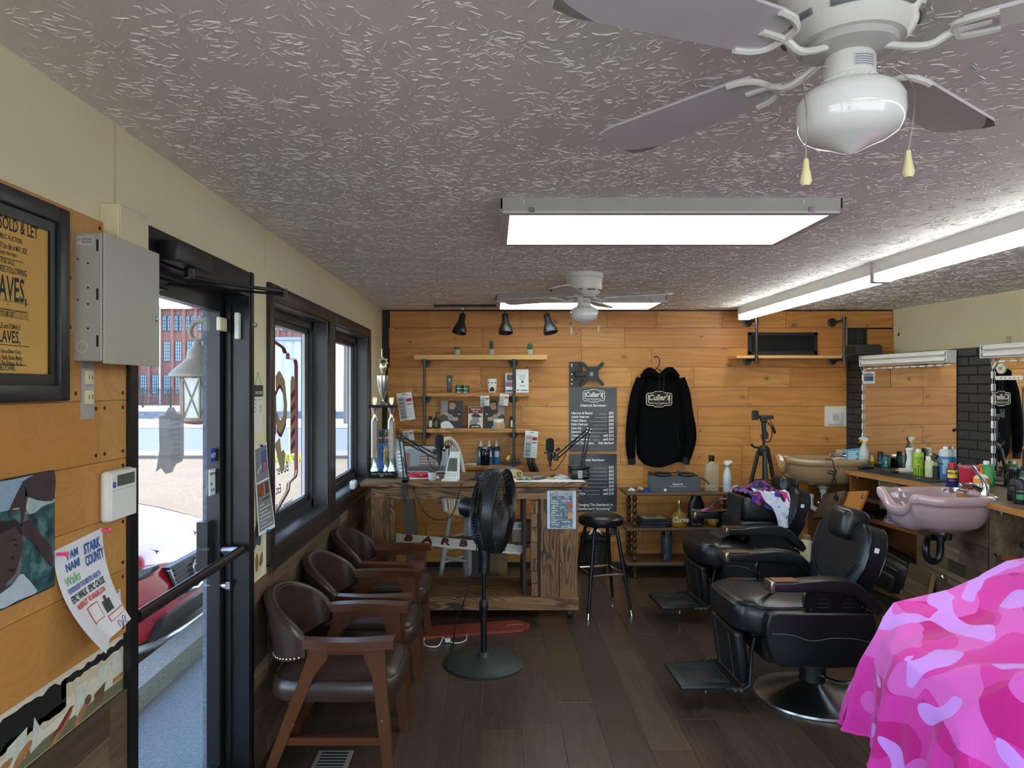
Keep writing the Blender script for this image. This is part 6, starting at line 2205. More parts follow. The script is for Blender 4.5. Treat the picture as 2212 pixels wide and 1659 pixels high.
# collage photo
t = thing('photo_collage','small colourful photo collage propped inside the trophy','photo', (X0 - 0.01,Y0 + 0.045,TOPZ + 0.26))
MB().box(-0.04,0.045,0,0.003,-0.21,0.1).build('card', plain('#3f6fae', 0.5,var=0.2), t)
for i in range(3):
 for j in range(2):
  m = MB().box(-0.038 + i * 0.028,-0.012 + i * 0.028,-0.001,0,0.0 + j * 0.052 - 0.008,0.046 + j * 0.052 - 0.008)
  f = m.build('portrait', plain(['#e0a23a','#2b5aa8','#e5b84a','#3d7d4a','#2d3f7a','#d69a36'][i + 3 * j], 0.5), t)
  MB().cyl((-0.025 + i * 0.028,-0.001,0.028 + j * 0.052 - 0.008),(-0.025 + i * 0.028,-0.0016,0.028 + j * 0.052 - 0.008), 0.009,n=10).box(-0.036 + i * 0.028,-0.014 + i * 0.028,-0.0016,-0.001,-0.006 + j * 0.052,0.012 + j * 0.052).build('person_print', plain('#3a2a28', 0.5,var=0.3), f)

# acrylic award, framed picture, display stand
X1,Y1,_ = dpos(866,1032,5.36)
t = thing('acrylic_award','clear acrylic award leaning beside the trophy','award', (X1 + 0.02,Y1,TOPZ))
Mx = R(-10,'Y') @ R(82,'X')
MB().prism([(-0.035,0),(0.035,0),(0.035,0.27),(0.0,0.30),(-0.035,0.29)], 0.02,Mx).build('slab', clear('#c9ccc8', 0.5,0.05), t)
m = MB()
for i in range(6):
 m.box(-0.02,0.02 - (i % 2) * 0.012,0.05 + i * 0.028,0.058 + i * 0.028,0.0202,0.0206,Mx)
m.build('engraving', M_TXTW, t)
t = thing('framed_picture','thin-framed picture of buildings leaning behind the left microphone','picture', (at(912,1020,5.6).x, 5.6,TOPZ))
Mx = R(80,'X')
pw_, ph_ = 0.215,0.225
m = MB().box(-pw_, pw_, 0,0.008,0,0.014,Mx).box(-pw_, pw_, ph_ - 0.008,ph_, 0,0.014,Mx).box(-pw_, -pw_ + 0.008,0,ph_, 0,0.014,Mx).box(pw_ - 0.008,pw_, 0,ph_, 0,0.014,Mx)
m.build('frame', M_BLACK, t)
MB().box(-pw_ + 0.008,pw_ - 0.008,0.008,ph_ - 0.008,0,0.006,Mx).build('mat_board', plain('#c8c9c4', 0.5), t)
MB().box(-pw_ + 0.025,pw_ - 0.025,0.02,ph_ - 0.03,0.006,0.0068,Mx).build('grey_print', plain('#9aa0a4', 0.35,var=0.2,scale=20), t)
rng = random.Random(9)
for pl_ in ([(-0.02,0.06),(0.10,0.06),(0.10,0.15),(-0.02,0.14)], [(-0.16,0.05),(-0.10,0.05),(-0.10,0.16),(-0.16,0.16)]):
 MB().prism(pl_, 0.0005,Mx, 0.0072).build('brick_print', plain('#8d6a5a', 0.4,var=0.5,scale=90), t)
MB().prism([(-0.18,0.02),(0.18,0.02),(0.18,0.06),(-0.18,0.055)], 0.0005,Mx, 0.0074).build('street_print', plain('#5b5750', 0.4,var=0.4,scale=50), t)
m = MB()
for i in range(8):
 for j in range(3):
  m.box(-0.012 + i * 0.0135,-0.004 + i * 0.0135,0.072 + j * 0.022,0.084 + j * 0.022,0.0078,0.0082,Mx)
m.build('window_print', plain('#c3c6c8', 0.4), t)

X1,Y1,_ = dpos(974,1041,5.2)
t = thing('counter_display','white slanted counter display card with dark panel','display', (X1,Y1,TOPZ), math.radians(-12))
Mx = T(0,0.0,0) @ R(70,'X')
MB().prism([(-0.055,0),(0.065,0),(0.05,0.215),(-0.025,0.215)], 0.003,Mx).build('panel', plain('#e6e6da', 0.4), t)
MB().prism([(-0.055,-0.06),(0.065,-0.06),(0.065,0.0),(-0.055,0.0)], 0.012).build('foot', plain('#e6e6da', 0.4), t)
MB().prism([(-0.037,0.065),(0.042,0.065),(0.034,0.165),(-0.027,0.165)], 0.0005,Mx, 0.0032).build('dark_panel', plain('#5c5c50', 0.5,var=0.2,scale=80), t)
MB().text('Follow Us Here', 0.014,Mx @ T(0.002,0.045,0.0033), 'CENTER').text('Barber Supply', 0.012,Mx @ T(0.002,0.03,0.0033), 'CENTER').build('lettering', M_TXTK, t)
X1,Y1,_ = dpos(933,1043,5.16)
t = thing('desk_succulent','little succulent in a round white pot on the desk edge','potted plant', (X1,Y1 + 0.03,TOPZ))
MB().lathe([(0,0),(0.02,0),(0.028,0.012),(0.031,0.06),(0.027,0.06),(0.026,0.05),(0,0.05)], 22).build('pot', plain('#c9cbcd', 0.6,var=0.08), t)
m = MB()
for i in range(26):
 a = i * 2.4
 r_ = 0.025 * math.sqrt((i + 1) / 26)
 m.ell((r_ * math.cos(a), r_ * math.sin(a), 0.056 + 0.01 * (1 - r_ / 0.026)), 0.006,0.006,0.011,6,5)
m.build('leaves', plain('#3b5a36', 0.6,var=0.4,scale=80), t)
# red headphones cable heap
X1,Y1,_ = dpos(905,1036,5.32)
t = thing('cable_heap','tangled heap of red cable and white card on the desk','cable', (X1,Y1,TOPZ))
MB().box(-0.11,0.15,-0.06,0.06,0,0.006,R(8,'Z')).build('white_card', M_PAPER, t)
rng = random.Random(5)
pts = [(rng.uniform(-0.08,0.12), rng.uniform(-0.05,0.05), 0.01 + 0.03 * rng.random()) for _ in range(40)]
MB().tube(smooth_path(pts, 4), 0.004,6).build('red_cable', plain('#c4253a', 0.4), t)
pts = [(rng.uniform(-0.08,0.1), rng.uniform(-0.05,0.05), 0.012 + 0.03 * rng.random()) for _ in range(14)]
MB().tube(smooth_path(pts, 4), 0.003,6).build('white_cable', M_WHITE, t)
# audio mixer and its lead
X1,Y1,_ = dpos(1040,1038,5.22)
t = thing('audio_mixer','small black audio mixer with knobs on the desk','mixer', (X1,Y1,TOPZ))
MB().rbox(-0.05,0.06,-0.045,0.06,0,0.045,0.003,1).build('case', M_BLACK, t)
for i in range(4):
 MB().cyl((-0.035 + i * 0.026,-0.02,0.045),(-0.035 + i * 0.026,-0.02,0.06), 0.007,n=10).build('knob', plain('#2c2c30', 0.3), t)
 MB().cyl((-0.035 + i * 0.026,-0.0452,0.035),(-0.035 + i * 0.026,-0.047,0.035), 0.004,n=8).build('jack', M_STEEL, t)
cb_ = thing('microphone_lead','black lead hanging in a loop below the desk edge','cable', (0,0,0))
L_ = [at(892,1042,5.14), at(895,1060,5.06), at(905,1085,5.04), at(920,1110,5.04), at(940,1122,5.04), at(968,1120,5.04), at(982,1100,5.04), at(990,1070,5.04), at(995,1050,5.05), at(1004,1040,5.12), at(1016,1034,5.2), at(1027,1035,5.22)]
MB().tube(smooth_path(L_, 5), 0.0045,6).build('lead', M_BLACK, cb_)


def boom_mic(name, label, J, Y, lead=True):
 """J: pixel joints foot, elbow, wrist, mic centre"""
 P = [at(a, b, Y) for a, b in J]
 t = thing(name, label, 'microphone', tuple(P[0]))
 o = P[0]
 L = [p - o for p in P]
 up, wrist, mic = L[1], L[2], L[3]
 MB().cyl((0,0,-0.10),(0,0,0.0), 0.013,n=12).build('clamp_post', M_BLACK, t)
 MB().rbox(-0.025,0.025,-0.02,0.02,-0.0,0.03,0.004,1).build('pivot_block', M_BLACK, t)
 d0 = (up).normalized()
 sd_ = Vector((0.022,0,0))
 MB().tube([Vector((0,0,0.02)) - sd_ * 0.5,up - sd_ * 0.6], 0.0055,8).build('lower_arm', M_BLACK, t)
 MB().tube([Vector((0,0,0.02)) + sd_ * 0.6,up + sd_ * 0.6], 0.0055,8).build('lower_arm', M_BLACK, t)
 MB().tube([Vector((0,0,0.05)) + sd_ * 0.2,up * 0.55], 0.004,8).build('tension_spring', plain('#2a2b2e', 0.4,0.5), t)
 MB().cyl(up + Vector((0,-0.018,0)), up + Vector((0,0.018,0)), 0.026,n=16).build('elbow', M_BLACK, t)
 for q in range(4):
  an = q * PI / 2 + 0.5
  MB().cyl(up + Vector((0.018 * math.cos(an), -0.02,0.018 * math.sin(an))), up + Vector((0.018 * math.cos(an), -0.017,0.018 * math.sin(an))), 0.004,n=8).build('elbow_bolt', M_CHROME, t)
 ofs = Vector((0,0,0.016))
 MB().tube([up + ofs, wrist + ofs], 0.0055,8).build('upper_arm', M_BLACK, t)
 MB().tube([up - ofs, wrist - ofs], 0.0055,8).build('upper_arm', M_BLACK, t)
 MB().tube([up + (wrist - up) * 0.25 + ofs, up + (wrist - up) * 0.7 - ofs], 0.004,8).build('tension_spring', plain('#2a2b2e', 0.4,0.5), t)
 MB().rbox(wrist.x - 0.02,wrist.x + 0.02,wrist.y - 0.012,wrist.y + 0.012,wrist.z - 0.022,wrist.z + 0.022,0.006,1).build('wrist', M_BLACK, t)
 Mm = T(*mic)
 MB().lathe([(0,0.10),(0.02,0.097),(0.03,0.085),(0.033,0.06),(0.033,0.01),(0.03,0.0),(0,0.0)], 22,Mm).build('foam_windscreen', plain('#1b1c1e', 0.95,var=0.3,scale=120), t)
 MB().cyl(mic + Vector((0,0,0)), mic + Vector((0,0,-0.075)), 0.022,0.019,16).build('microphone_body', M_BLACKM, t)
 MB().tube([mic + Vector((0.042 * math.cos(a), 0.042 * math.sin(a), -0.018 + 0.006 * (i % 2))) for i, a in enumerate([2 * PI * i / 20 for i in range(20)])], 0.005,6,True).build('shock_mount', M_BLACK, t)
 s = 1 if wrist.x > mic.x else -1
 MB().tube([wrist, wrist * 0.5 + mic * 0.5 + Vector((0,0,-0.03)), mic + Vector((s * 0.04,0,-0.02))], 0.007,8).build('mount_yoke', M_BLACK, t)
 MB().cyl(mic + Vector((0.045,0,0.0)), mic + Vector((0.075,0,0.02)), 0.012,n=10).build('clamp_knob', plain('#3c3d40', 0.3,0.5), t)
 MB().cyl(mic + Vector((0,0,-0.075)), mic + Vector((0,0,-0.12)), 0.011,0.009,10).build('plug', M_BLACKM, t)
 end = wrist + (up - wrist) * 0.28 - ofs
 MB().tube(smooth_path([mic + Vector((0,0,-0.12)), mic + Vector((s * 0.01,0,-0.15)), mic + Vector((s * 0.05,0,-0.14)), end + Vector((0,0,-0.03)), end], 5), 0.0035,6).build('cable', M_BLACK, t)
 return t, o


t, o = boom_mic('boom_microphone','black boom microphone clamped to the desk front near the trophy', [(876,1040),(866,946),(948,990),(949,968)], 5.08)
MB().box(-0.02,0.02,-0.045,0.04,0.0,0.012).box(-0.02,0.02,-0.045,-0.03,-0.11,0.012).cyl((0,-0.035,-0.11),(0,-0.035,-0.15), 0.005,n=8).build('table_clamp', M_BLACK, t)
boom_mic('boom_microphone','black boom microphone standing behind the tin box', [(1254,1030),(1271,929),(1201,989),(1188,974)], 5.5)

# black tin box and clutter on the right end
X1,Y1,_ = dpos(1250,1036,5.28)
t = thing('tin_box','black and silver hinged tin box on the desk corner','tin', (X1,Y1,TOPZ), math.radians(8))
MB().rbox(-0.066,0.066,-0.06,0.06,0,0.075,0.006,2).build('tin', plain('#1d1e21', 0.25,0.5), t)
MB().rbox(-0.069,0.069,-0.063,0.063,0.075,0.098,0.006,2).build('lid', plain('#2a2b2e', 0.22,0.6), t)
MB().box(-0.02,0.012,-0.0606,-0.06,0.012,0.066).build('bar_label', M_PAPER, t)
m = MB()
for i in range(6):
 m.box(0.018,0.06 - (i % 3) * 0.006,-0.0608,-0.06,0.02 + i * 0.008,0.0225 + i * 0.008)
m.build('print_lines', plain('#77787c', 0.5), t)
m = MB()
for i in range(7):
 m.box(-0.018,0.010,-0.0612,-0.0606,0.016 + i * 0.007,0.0195 + i * 0.007)
m.build('barcode', M_TXTK, t)
rng = random.Random(14)
t = thing('white_runner','white paper runner spread over the right half of the desk','paper', (dX(1180), 5.2,TOPZ))
MB().grid(lambda u, v: (-0.26 + 0.54 * u, -0.11 + 0.3 * v, 0.002 + 0.0015 * math.sin(9 * u + 5 * v)), 10,6,0.0015).build('sheet', M_PAPER, t)
stuff_cols = ['#8f9a72','#3a3b3e','#c9c6bd','#6d747c','#b7a25a','#d8d8d4','#4d5a49','#2e3034']
names = ['comb','marker_pen','wristband','key_card','lighter','trimmer_blade','receipt','pocket_comb','name_tag','earplug_case','usb_stick','coin_roll']
for i, nm in enumerate(names):
 X1 = dX(1138) + (dX(1236) - dX(1138)) * ((i * 0.382) % 1.0)
 Y1 = 5.2 + rng.random() * 0.2
 col = stuff_cols[i % len(stuff_cols)]
 t = thing(nm, 'small ' + ['green','black','pale','grey','yellow','white','dark green','dark'][i % 8] + ' ' + nm.replace('_',' ') + ' among the clutter on the desk','clutter', (X1,Y1,TOPZ + 0.004), rng.uniform(0,3))
 L2 = rng.uniform(0.035,0.07)
 MB().rbox(-L2,L2,-0.012,0.012,0,rng.uniform(0.006,0.018), 0.003,1).build('body', plain(col, 0.4), t)
 MB().rbox(L2 * 0.5,L2 * 0.9,-0.0125,0.0125,0.001,0.012,0.002,1).build('end', plain(stuff_cols[(i + 3) % 8], 0.4), t)
X1,Y1,_ = dpos(1205,1024,5.5)
t = thing('red_leaflet','red printed leaflet lying towards the back of the desk','leaflet', (X1,5.5,TOPZ))
MB().box(-0.11,0.11,-0.07,0.07,0,0.003,R(10,'Z')).build('sheet', plain('#b04a42', 0.6), t)
MB().text('SALE', 0.04,T(-0.06,-0.02,0.0032) @ R(10,'Z')).build('lettering', plain('#d8a090', 0.6), t)
X1,Y1,_ = dpos(1118,1030,5.3)
t = thing('masking_tape','roll of tan masking tape lying on its side on the desk','tape', (X1,5.3,TOPZ + 0.033), 0.5)
MB().lathe([(0.022,-0.024),(0.033,-0.024),(0.033,0.024),(0.022,0.024),(0.022,-0.024)], 22,R(90,'X'), False).build('roll', plain('#c3ab6c', 0.6), t)
X1 = dX(1133)
t = thing('wrist_watch','wrist watch with white dial beside the tape roll','watch', (X1,5.2,TOPZ + 0.0), 0.4)
MB().cyl((0,0,0.006),(0,0,0.018), 0.02,n=18).build('case', M_STEEL, t)
MB().cyl((0,0,0.018),(0,0,0.019), 0.016,n=18).build('dial', M_WHITE, t)
MB().rbox(-0.06,-0.018,-0.009,0.009,0.002,0.008,0.002,1).rbox(0.018,0.06,-0.009,0.009,0.002,0.008,0.002,1).build('strap', M_BLACK, t)
X1 = at(1085,1020,5.5).x
t = thing('silver_router','flat silver box standing behind the floor fan on the desk','box', (X1,5.5,TOPZ))
MB().rbox(-0.11,0.11,-0.05,0.05,0,0.05,0.006,2).build('case', plain('#a9adb0', 0.3,0.5), t)
MB().rbox(-0.105,0.105,-0.045,0.045,0.05,0.056,0.002,1).build('lid', plain('#8f9396', 0.3,0.5), t)
# food flyer taped to the desk
t = thing('catering_flyer','laminated blue catering flyer taped to the desk front','flyer', (dX(1182), DY - 0.004,dZ(1142)))
w_, h_ = dX(1244) - dX(1182), dZ(1060) - dZ(1142)
sh_ = MB().box(0,w_, -0.0015,0,0,h_).build('laminate', plain('#c9d9ee', 0.2), t)
Mx = T(0,-0.0016,0) @ R(90,'X')
fk = NT('fridge_print')
v_ = fk.coords()
flat_on(sh_, 'photo_print', fk.fin(fk.ramp(fk.noise(v_, 55,3,0.7), [(0.3,'#2b3640'),(0.5,'#5d7480'),(0.62,'#8fa8a8'),(0.75,'#b8c8c4')]), 0.3), Mx, [rect(w_ * 0.09,w_ * 0.88,h_ * 0.02,h_ * 0.985)], 0.0002)
flat_on(sh_, 'food_print', plain('#b5532c', 0.4,var=0.6,scale=120), Mx, [[(w_ * 0.8 + 0.02 * math.cos(q), h_ * 0.6 + 0.026 * math.sin(q)) for q in [2 * PI * i / 12 for i in range(12)]]], 0.0008)
flat_on(sh_, 'noodle_print', plain('#c79b52', 0.4,var=0.5,scale=120), Mx, [[(w_ * 0.8 + 0.02 * math.cos(q), h_ * 0.35 + 0.026 * math.sin(q)) for q in [2 * PI * i / 12 for i in range(12)]]], 0.0008)
flat_on(sh_, 'purple_print', plain('#8a5aa0', 0.4), Mx, [rect(w_ * 0.45,w_ * 0.8,h_ * 0.76,h_ * 0.79)], 0.0008)
m = MB()
m.text('FOOD AVAILABLE NOW', 0.0165,Mx @ T(w_ * 0.48,h_ * 0.935,0.0009), 'CENTER', 0.0003,0.85)
m.text('SLAPS CATERING LLC.', 0.0165,Mx @ T(w_ * 0.48,h_ * 0.875,0.0009), 'CENTER', 0.0003,0.85)
m.text('EBT', 0.014,Mx @ T(w_ * 0.6,h_ * 0.815,0.0009), 'LEFT', 0.0003)
m.text('ACCEPTED', 0.0135,Mx @ T(w_ * 0.48,h_ * 0.725,0.0009), 'LEFT', 0.0003)
m.text('ACCEPTED', 0.0125,Mx @ T(w_ * 0.5,h_ * 0.17,0.0009), 'LEFT', 0.0003)
m.text('NO PORK!', 0.0165,Mx @ T(w_ * 0.48,h_ * 0.035,0.0009), 'LEFT', 0.0003)
for i in range(11):
 m.box(w_ * 0.13,w_ * (0.3 + 0.14 * rng.random()), h_ * (0.1 + i * 0.062), h_ * (0.115 + i * 0.062), 0.0008,0.0011,Mx)
m.build('lettering', M_TXTW, sh_)
# outlet of the phone charger on the sill
t = thing('plug_adapter','white plug-in adapter lying on the window sill','adapter', (-1.02,5.15,WZ0 + 0.018))
MB().rbox(-0.02,0.02,-0.045,0.045,0,0.06,0.01,2).build('case', M_WHITE, t)
for yy in (-0.02,0.02):
 MB().cyl((0.0205,yy, 0.03),(0.019,yy, 0.03), 0.008,n=10).build('socket_hole', plain('#7d8084', 0.5), t)
 MB().box(-0.003,0.003,yy - 0.004,yy + 0.004,0.06,0.078).build('prong', M_CHROME, t)

# red board lying on the floor under the desk
ra, rb = at(900,1366,4.78), at(1145,1349,4.95)
t = thing('red_signboard','dull red shaped signboard lying on the floor under the desk','sign', (0,0,0))
ra.z = rb.z = 0
dv = (rb - ra).normalized()
nv = Vector((-dv.y, dv.x, 0))
Lr = (rb - ra).length
po = [(0,-0.10),(Lr - 0.08,-0.10),(Lr - 0.06,-0.07),(Lr - 0.02,-0.05),(Lr, 0.0),(Lr - 0.03,0.04),(Lr - 0.05,0.08),(Lr - 0.09,0.10),(0,0.10)]
MB().prism([tuple((ra + dv * a + nv * b)[:2]) for a, b in po], 0.018,None, 0.001).build('board', plain('#8c3a2e', 0.45,var=0.12), t)
m = MB()
for i in range(5):
 c_ = ra + dv * (Lr - 0.06 - i * 0.028) + nv * rng.uniform(-0.02,0.03)
 m.cbox((c_.x, c_.y, 0.0195),(0.02,0.006,0.0006))
o = m.build('chipped_paint', plain('#cbb9a8', 0.7), t)
o['kind'] = 'stuff'

# ================================================================== floor fan
FYf = HC * FP / (1432 - VY)
FXf = (1045 - VX) * FYf / FP
kf = FYf / FP
FZ = lambda y: HC - (y - VY) * kf
ff = thing('pedestal_fan','black pedestal fan turned sideways in the middle of the floor','fan', (FXf, FYf, 0))
r_ = 88 * kf
MB().lathe([(0,0),(r_, 0),(r_ + 0.002,0.01),(r_ - 0.01,0.02),(r_ * 0.6,0.032),(0.045,0.045),(0.03,0.07),(0,0.07)], 44).build('base', plain('#2c3231', 0.5,var=0.1), ff)
MB().cyl((0,0,0.03),(0,0,FZ(1315)), 0.0185,n=16).build('lower_pole', M_BLACKM, ff)
MB().lathe([(0.02,FZ(1320)),(0.028,FZ(1315)),(0.028,FZ(1303)),(0.022,FZ(1296)),(0.016,FZ(1294))], 18,None, False).build('height_collar', M_BLACK, ff)
MB().cyl((0,0,FZ(1315)),(0,0,FZ(1235)), 0.0135,n=14).build('upper_pole', M_BLACKM, ff)
nk = [(0.0,0,FZ(1237)),(0.004,0,FZ(1215)),(-0.002,0,FZ(1180)),(-0.03,0,FZ(1140)),(-0.035,0,FZ(1110))]
MB().tube(smooth_path(nk, 4), [0.034] * 6 + [0.036] * 4 + [0.028] * 4 + [0.022] * 3,12,flat=0.8).build('neck', plain('#16191c', 0.35), ff)
yaw = math.radians(-17)        # head axis: mostly +X, a little towards the viewer
AX = Vector((math.cos(yaw), math.sin(yaw), -0.05)).normalized()
hc = Vector(((1084 - 1045) * kf, -0.02,FZ(1102)))
Rh = (1193 - 1012) / 2 * kf
MH = T(*hc) @ AX.to_track_quat('Z','Y').to_matrix().to_4x4()
# rings and wires; local z is the blowing direction
gd = MB()
gd.lathe([(Rh - 0.004,-0.05),(Rh + 0.002,-0.048),(Rh + 0.004,-0.02),(Rh + 0.002,0.012),(Rh - 0.008,0.016),(Rh - 0.012,0.0),(Rh - 0.008,-0.045)], 48,MH, False)
gd.build('rim_band', plain('#202326', 0.35), ff)


def wire_cage(zs, n, twist, name):
 m_ = MB()
 for i in range(n):
  a0 = 2 * PI * i / n
  pts = []
  for q, (r2,z2) in enumerate(zs):
   a = a0 + twist * q / (len(zs) - 1)
   pts.append(MH @ Vector((r2 * math.cos(a), r2 * math.sin(a), z2)))
  m_.tube(pts, 0.0021,4)
 for r2,z2 in [(a_ + (b_ - a_) * h_, c_ + (d_ - c_) * h_) for (a_, c_),(b_, d_) in zip(zs[:-1], zs[1:]) for h_ in (0.25,0.75)]:
  m_.tube([MH @ Vector((r2 * math.cos(a), r2 * math.sin(a), z2)) for a in [2 * PI * i / 40 for i in range(40)]], 0.0015,4,True)
 return m_.build(name, plain('#191b1d', 0.35,0.2), ff)


wire_cage([(0.045,0.052),(0.10,0.05),(0.16,0.043),(0.215,0.03),(Rh - 0.006,0.008)], 96,0.9,'front_grille')
wire_cage([(0.05,-0.16),(0.10,-0.158),(0.16,-0.15),(0.21,-0.13),(Rh - 0.012,-0.10),(Rh - 0.004,-0.045)], 84,0.0,'rear_grille')
MB().lathe([(0,0.06),(0.03,0.058),(0.047,0.05),(0.047,0.044),(0,0.044)], 24,MH).build('hub_cap', plain('#2a2c2e', 0.3), ff)
MB().lathe([(0.026,0.0595),(0.031,0.0595),(0.031,0.0605),(0.026,0.0605),(0.026,0.0595)], 24,MH, False).build('hub_badge', plain('#8d8a84', 0.3,0.7), ff)
MB().lathe([(0,-0.16),(0.05,-0.16),(0.06,-0.17),(0.062,-0.23),(0.05,-0.26),(0,-0.265)], 22,MH).build('motor_housing', plain('#15171a', 0.35), ff)
MB().cyl(MH @ Vector((0,0,-0.1)), MH @ Vector((0,0,0.03)), 0.03,n=14).build('blade_hub', M_BLACK, ff)
for i in range(5):
 B2 = MH @ R(72 * i, 'Z')
 MB().grid(lambda u, v: (0.03 + 0.19 * u, (v - 0.5) * (0.07 + 0.10 * math.sin(PI * min(1,u + 0.15))), -0.05 + (v - 0.5) * 0.07), 6,4,0.002,B2).build('fan_blade', plain('#1c1e21', 0.3), ff)
cl = [(-0.04,-0.0,FZ(1165)),(-0.05,-0.02,FZ(1200)),(-0.09,-0.03,FZ(1260)),(-0.13,-0.03,FZ(1310)),(-0.17,0.02,FZ(1345)),(-0.20,0.15,0.02),(-0.22,0.25,0.006)]
MB().tube(smooth_path(cl, 5), 0.0042,6).build('power_cord', M_BLACK, ff)
# white extension lead
wl = thing('white_lead','white extension lead curled on the floor behind the fan','cable', (0,0,0.004))


def fl_(px_, py_):
 Y = HC * FP / (py_ - VY)
 return ((px_ - VX) * Y / FP, Y, 0.004)


MB().tube(smooth_path([fl_(922,1372), fl_(915,1388), fl_(922,1398), fl_(945,1399), fl_(955,1385), fl_(956,1376), fl_(950,1374), fl_(966,1386), fl_(985,1392), fl_(1006,1386), fl_(1005,1372), fl_(985,1361), fl_(968,1362), fl_(945,1374), fl_(928,1374)], 5), 0.0045,6).build('lead', M_WHITE, wl)
q = fl_(967,1388)
MB().rbox(q[0] - 0.018,q[0] + 0.018,q[1] - 0.02,q[1] + 0.02,0.0,0.024,0.006,2).build('socket', M_WHITE, wl)

# ================================================================== stool, bin, spindle shelf
SXs, SYs = (1298 - VX) * 5.3 / FP, 5.3
sl = thing('bar_stool','round black padded bar stool with chrome foot ring','stool', (SXs, SYs, 0), math.radians(12))
zs = HC - (1108 - VY) * 5.3 / FP
rs_ = 48.5 * 5.3 / FP
MB().lathe([(0,zs - 0.085),(rs_ - 0.02,zs - 0.085),(rs_ - 0.006,zs - 0.075),(rs_, zs - 0.055),(rs_ - 0.002,zs - 0.035),(rs_ - 0.02,zs - 0.018),(rs_ * 0.6,zs - 0.004),(0,zs)], 40).build('cushion', M_LEATH, sl)
MB().tube([(rs_ * 0.985 * math.cos(a), rs_ * 0.985 * math.sin(a), zs - 0.034) for a in [2 * PI * i / 40 for i in range(40)]], 0.003,5,True).build('piping', M_BLACK, sl)
rng = random.Random(2)
m = MB()
for i in range(16):
 a, b = rng.uniform(-0.07,0.08), rng.uniform(0.02,0.13)
 m.cbox((a, b, zs - 0.004),(0.006,0.004,0.003))
o = m.build('worn_flecks', plain('#c9bd96', 0.8), sl)
o['kind'] = 'stuff'
for i in range(4):
 a = PI / 2 * i - 0.75
 d = Vector((math.cos(a), math.sin(a), 0))
 pts = [d * 0.02 + Vector((0,0,zs - 0.095)), d * 0.10 + Vector((0,0,zs - 0.095)), d * 0.125 + Vector((0,0,zs - 0.115)), d * 0.135 + Vector((0,0,zs - 0.16)), d * 0.185 + Vector((0,0,0.30)), d * 0.235 + Vector((0,0,0.03))]
 lg = MB().tube(pts, [0.011,0.012,0.013,0.014,0.014,0.009], 12).build('leg', M_BLACKM, sl)
 MB().cyl(d * 0.233 + Vector((0,0,0.042)), d * 0.241 + Vector((0,0,0.0)), 0.0095,0.012,12).build('foot_cap', M_CHROME, lg)
rg = []
for i in range(4):
 a = PI / 2 * i - 0.75
 rg.append(Vector((0.19 * math.cos(a), 0.19 * math.sin(a), 0.30)))
ringp = []
for i in range(4):
 p0_, p1_ = rg[i], rg[(i + 1) % 4]
 for q in range(6):
  c_ = p0_.lerp(p1_, q / 6)
  ringp.append(c_ * (1 - 0.05 * math.sin(PI * q / 6)) + Vector((0,0,c_.z * 0.05 * math.sin(PI * q / 6))))
MB().tube(ringp, 0.009,8,True).build('foot_ring', plain('#b9b4a8', 0.2,1.0), sl)
MB().box(-0.1,0.1,-0.1,0.1,zs - 0.09,zs - 0.084).build('seat_plate', M_BLACKM, sl)

bn = thing('waste_basket','black woven waste basket with a liner behind the stool','bin', ((1285 - VX) * 6.38 / FP, 6.38,0))
hb = 80 * 6.38 / FP
nR = 17
for i in range(nR):
 z0_ = hb * i / nR
 r0_ = 0.095 + 0.035 * i / nR
 MB().lathe([(r0_, z0_),(r0_ + 0.004,z0_ + hb / nR * 0.5),(r0_ + 0.001,z0_ + hb / nR * 0.95)], 28,None, False).build('woven_band', plain('#262626', 0.55,var=0.4,scale=60), bn)
for i in range(14):
 a = 2 * PI * i / 14
 MB().tube([(0.099 * math.cos(a), 0.099 * math.sin(a), 0),(0.134 * math.cos(a), 0.134 * math.sin(a), hb)], 0.004,5).build('stake', plain('#1f1f1f', 0.5), bn)
MB().tube([(0.134 * math.cos(a), 0.134 * math.sin(a), hb) for a in [2 * PI * i / 30 for i in range(30)]], 0.009,8,True).build('rim', plain('#2b2b2b', 0.5), bn)
MB().grid(lambda u, v: ((0.142 - 0.004 * v) * math.cos(2 * PI * u),(0.142 - 0.004 * v) * math.sin(2 * PI * u), hb + 0.012 - (0.05 + 0.012 * math.sin(u * 23)) * v), 30,3).build('liner', plain('#18191a', 0.3), bn)
MB().grid(lambda u, v: (-0.06 + 0.12 * u, -0.02 + 0.04 * v - 0.05,hb + 0.02 + 0.06 * math.sin(PI * u) * (0.6 + 0.4 * v)), 8,4,0.001).build('tissue', M_PAPER, bn)
MB().cyl((0,0,0),(0,0,0.004), 0.095,n=20).build('bottom', M_BLACK, bn)

YQ = 6.18
KQ = FP / YQ
qX = lambda x: (x - VX) / KQ
qZ = lambda y: HC - (y - VY) / KQ
ss = thing('spindle_shelf','dark three tier shelf on turned spindle posts','shelf', (0,YQ, 0))
xr = qX(1353) + 0.98
tiers = [qZ(1065), qZ(1142), qZ(1217)]
for z in tiers:
 MB().rbox(-0.49,0.49,0,0.36,-0.024,0,0.006,2).build('board', M_DARKSH, ss, (qX(1353) + 0.49,0,z))


def spool(z0_, z1_):
 L_ = z1_ - z0_
 n = max(3,int(L_ / 0.052))
 pr = []
 for i in range(n):
  b = z0_ + L_ * i / n
  h = L_ / n
  pr += [(0.011,b),(0.013,b + h * 0.1),(0.021,b + h * 0.3),(0.0225,b + h * 0.5),(0.021,b + h * 0.7),(0.013,b + h * 0.9)]
 pr.append((0.011,z1_))
 return pr


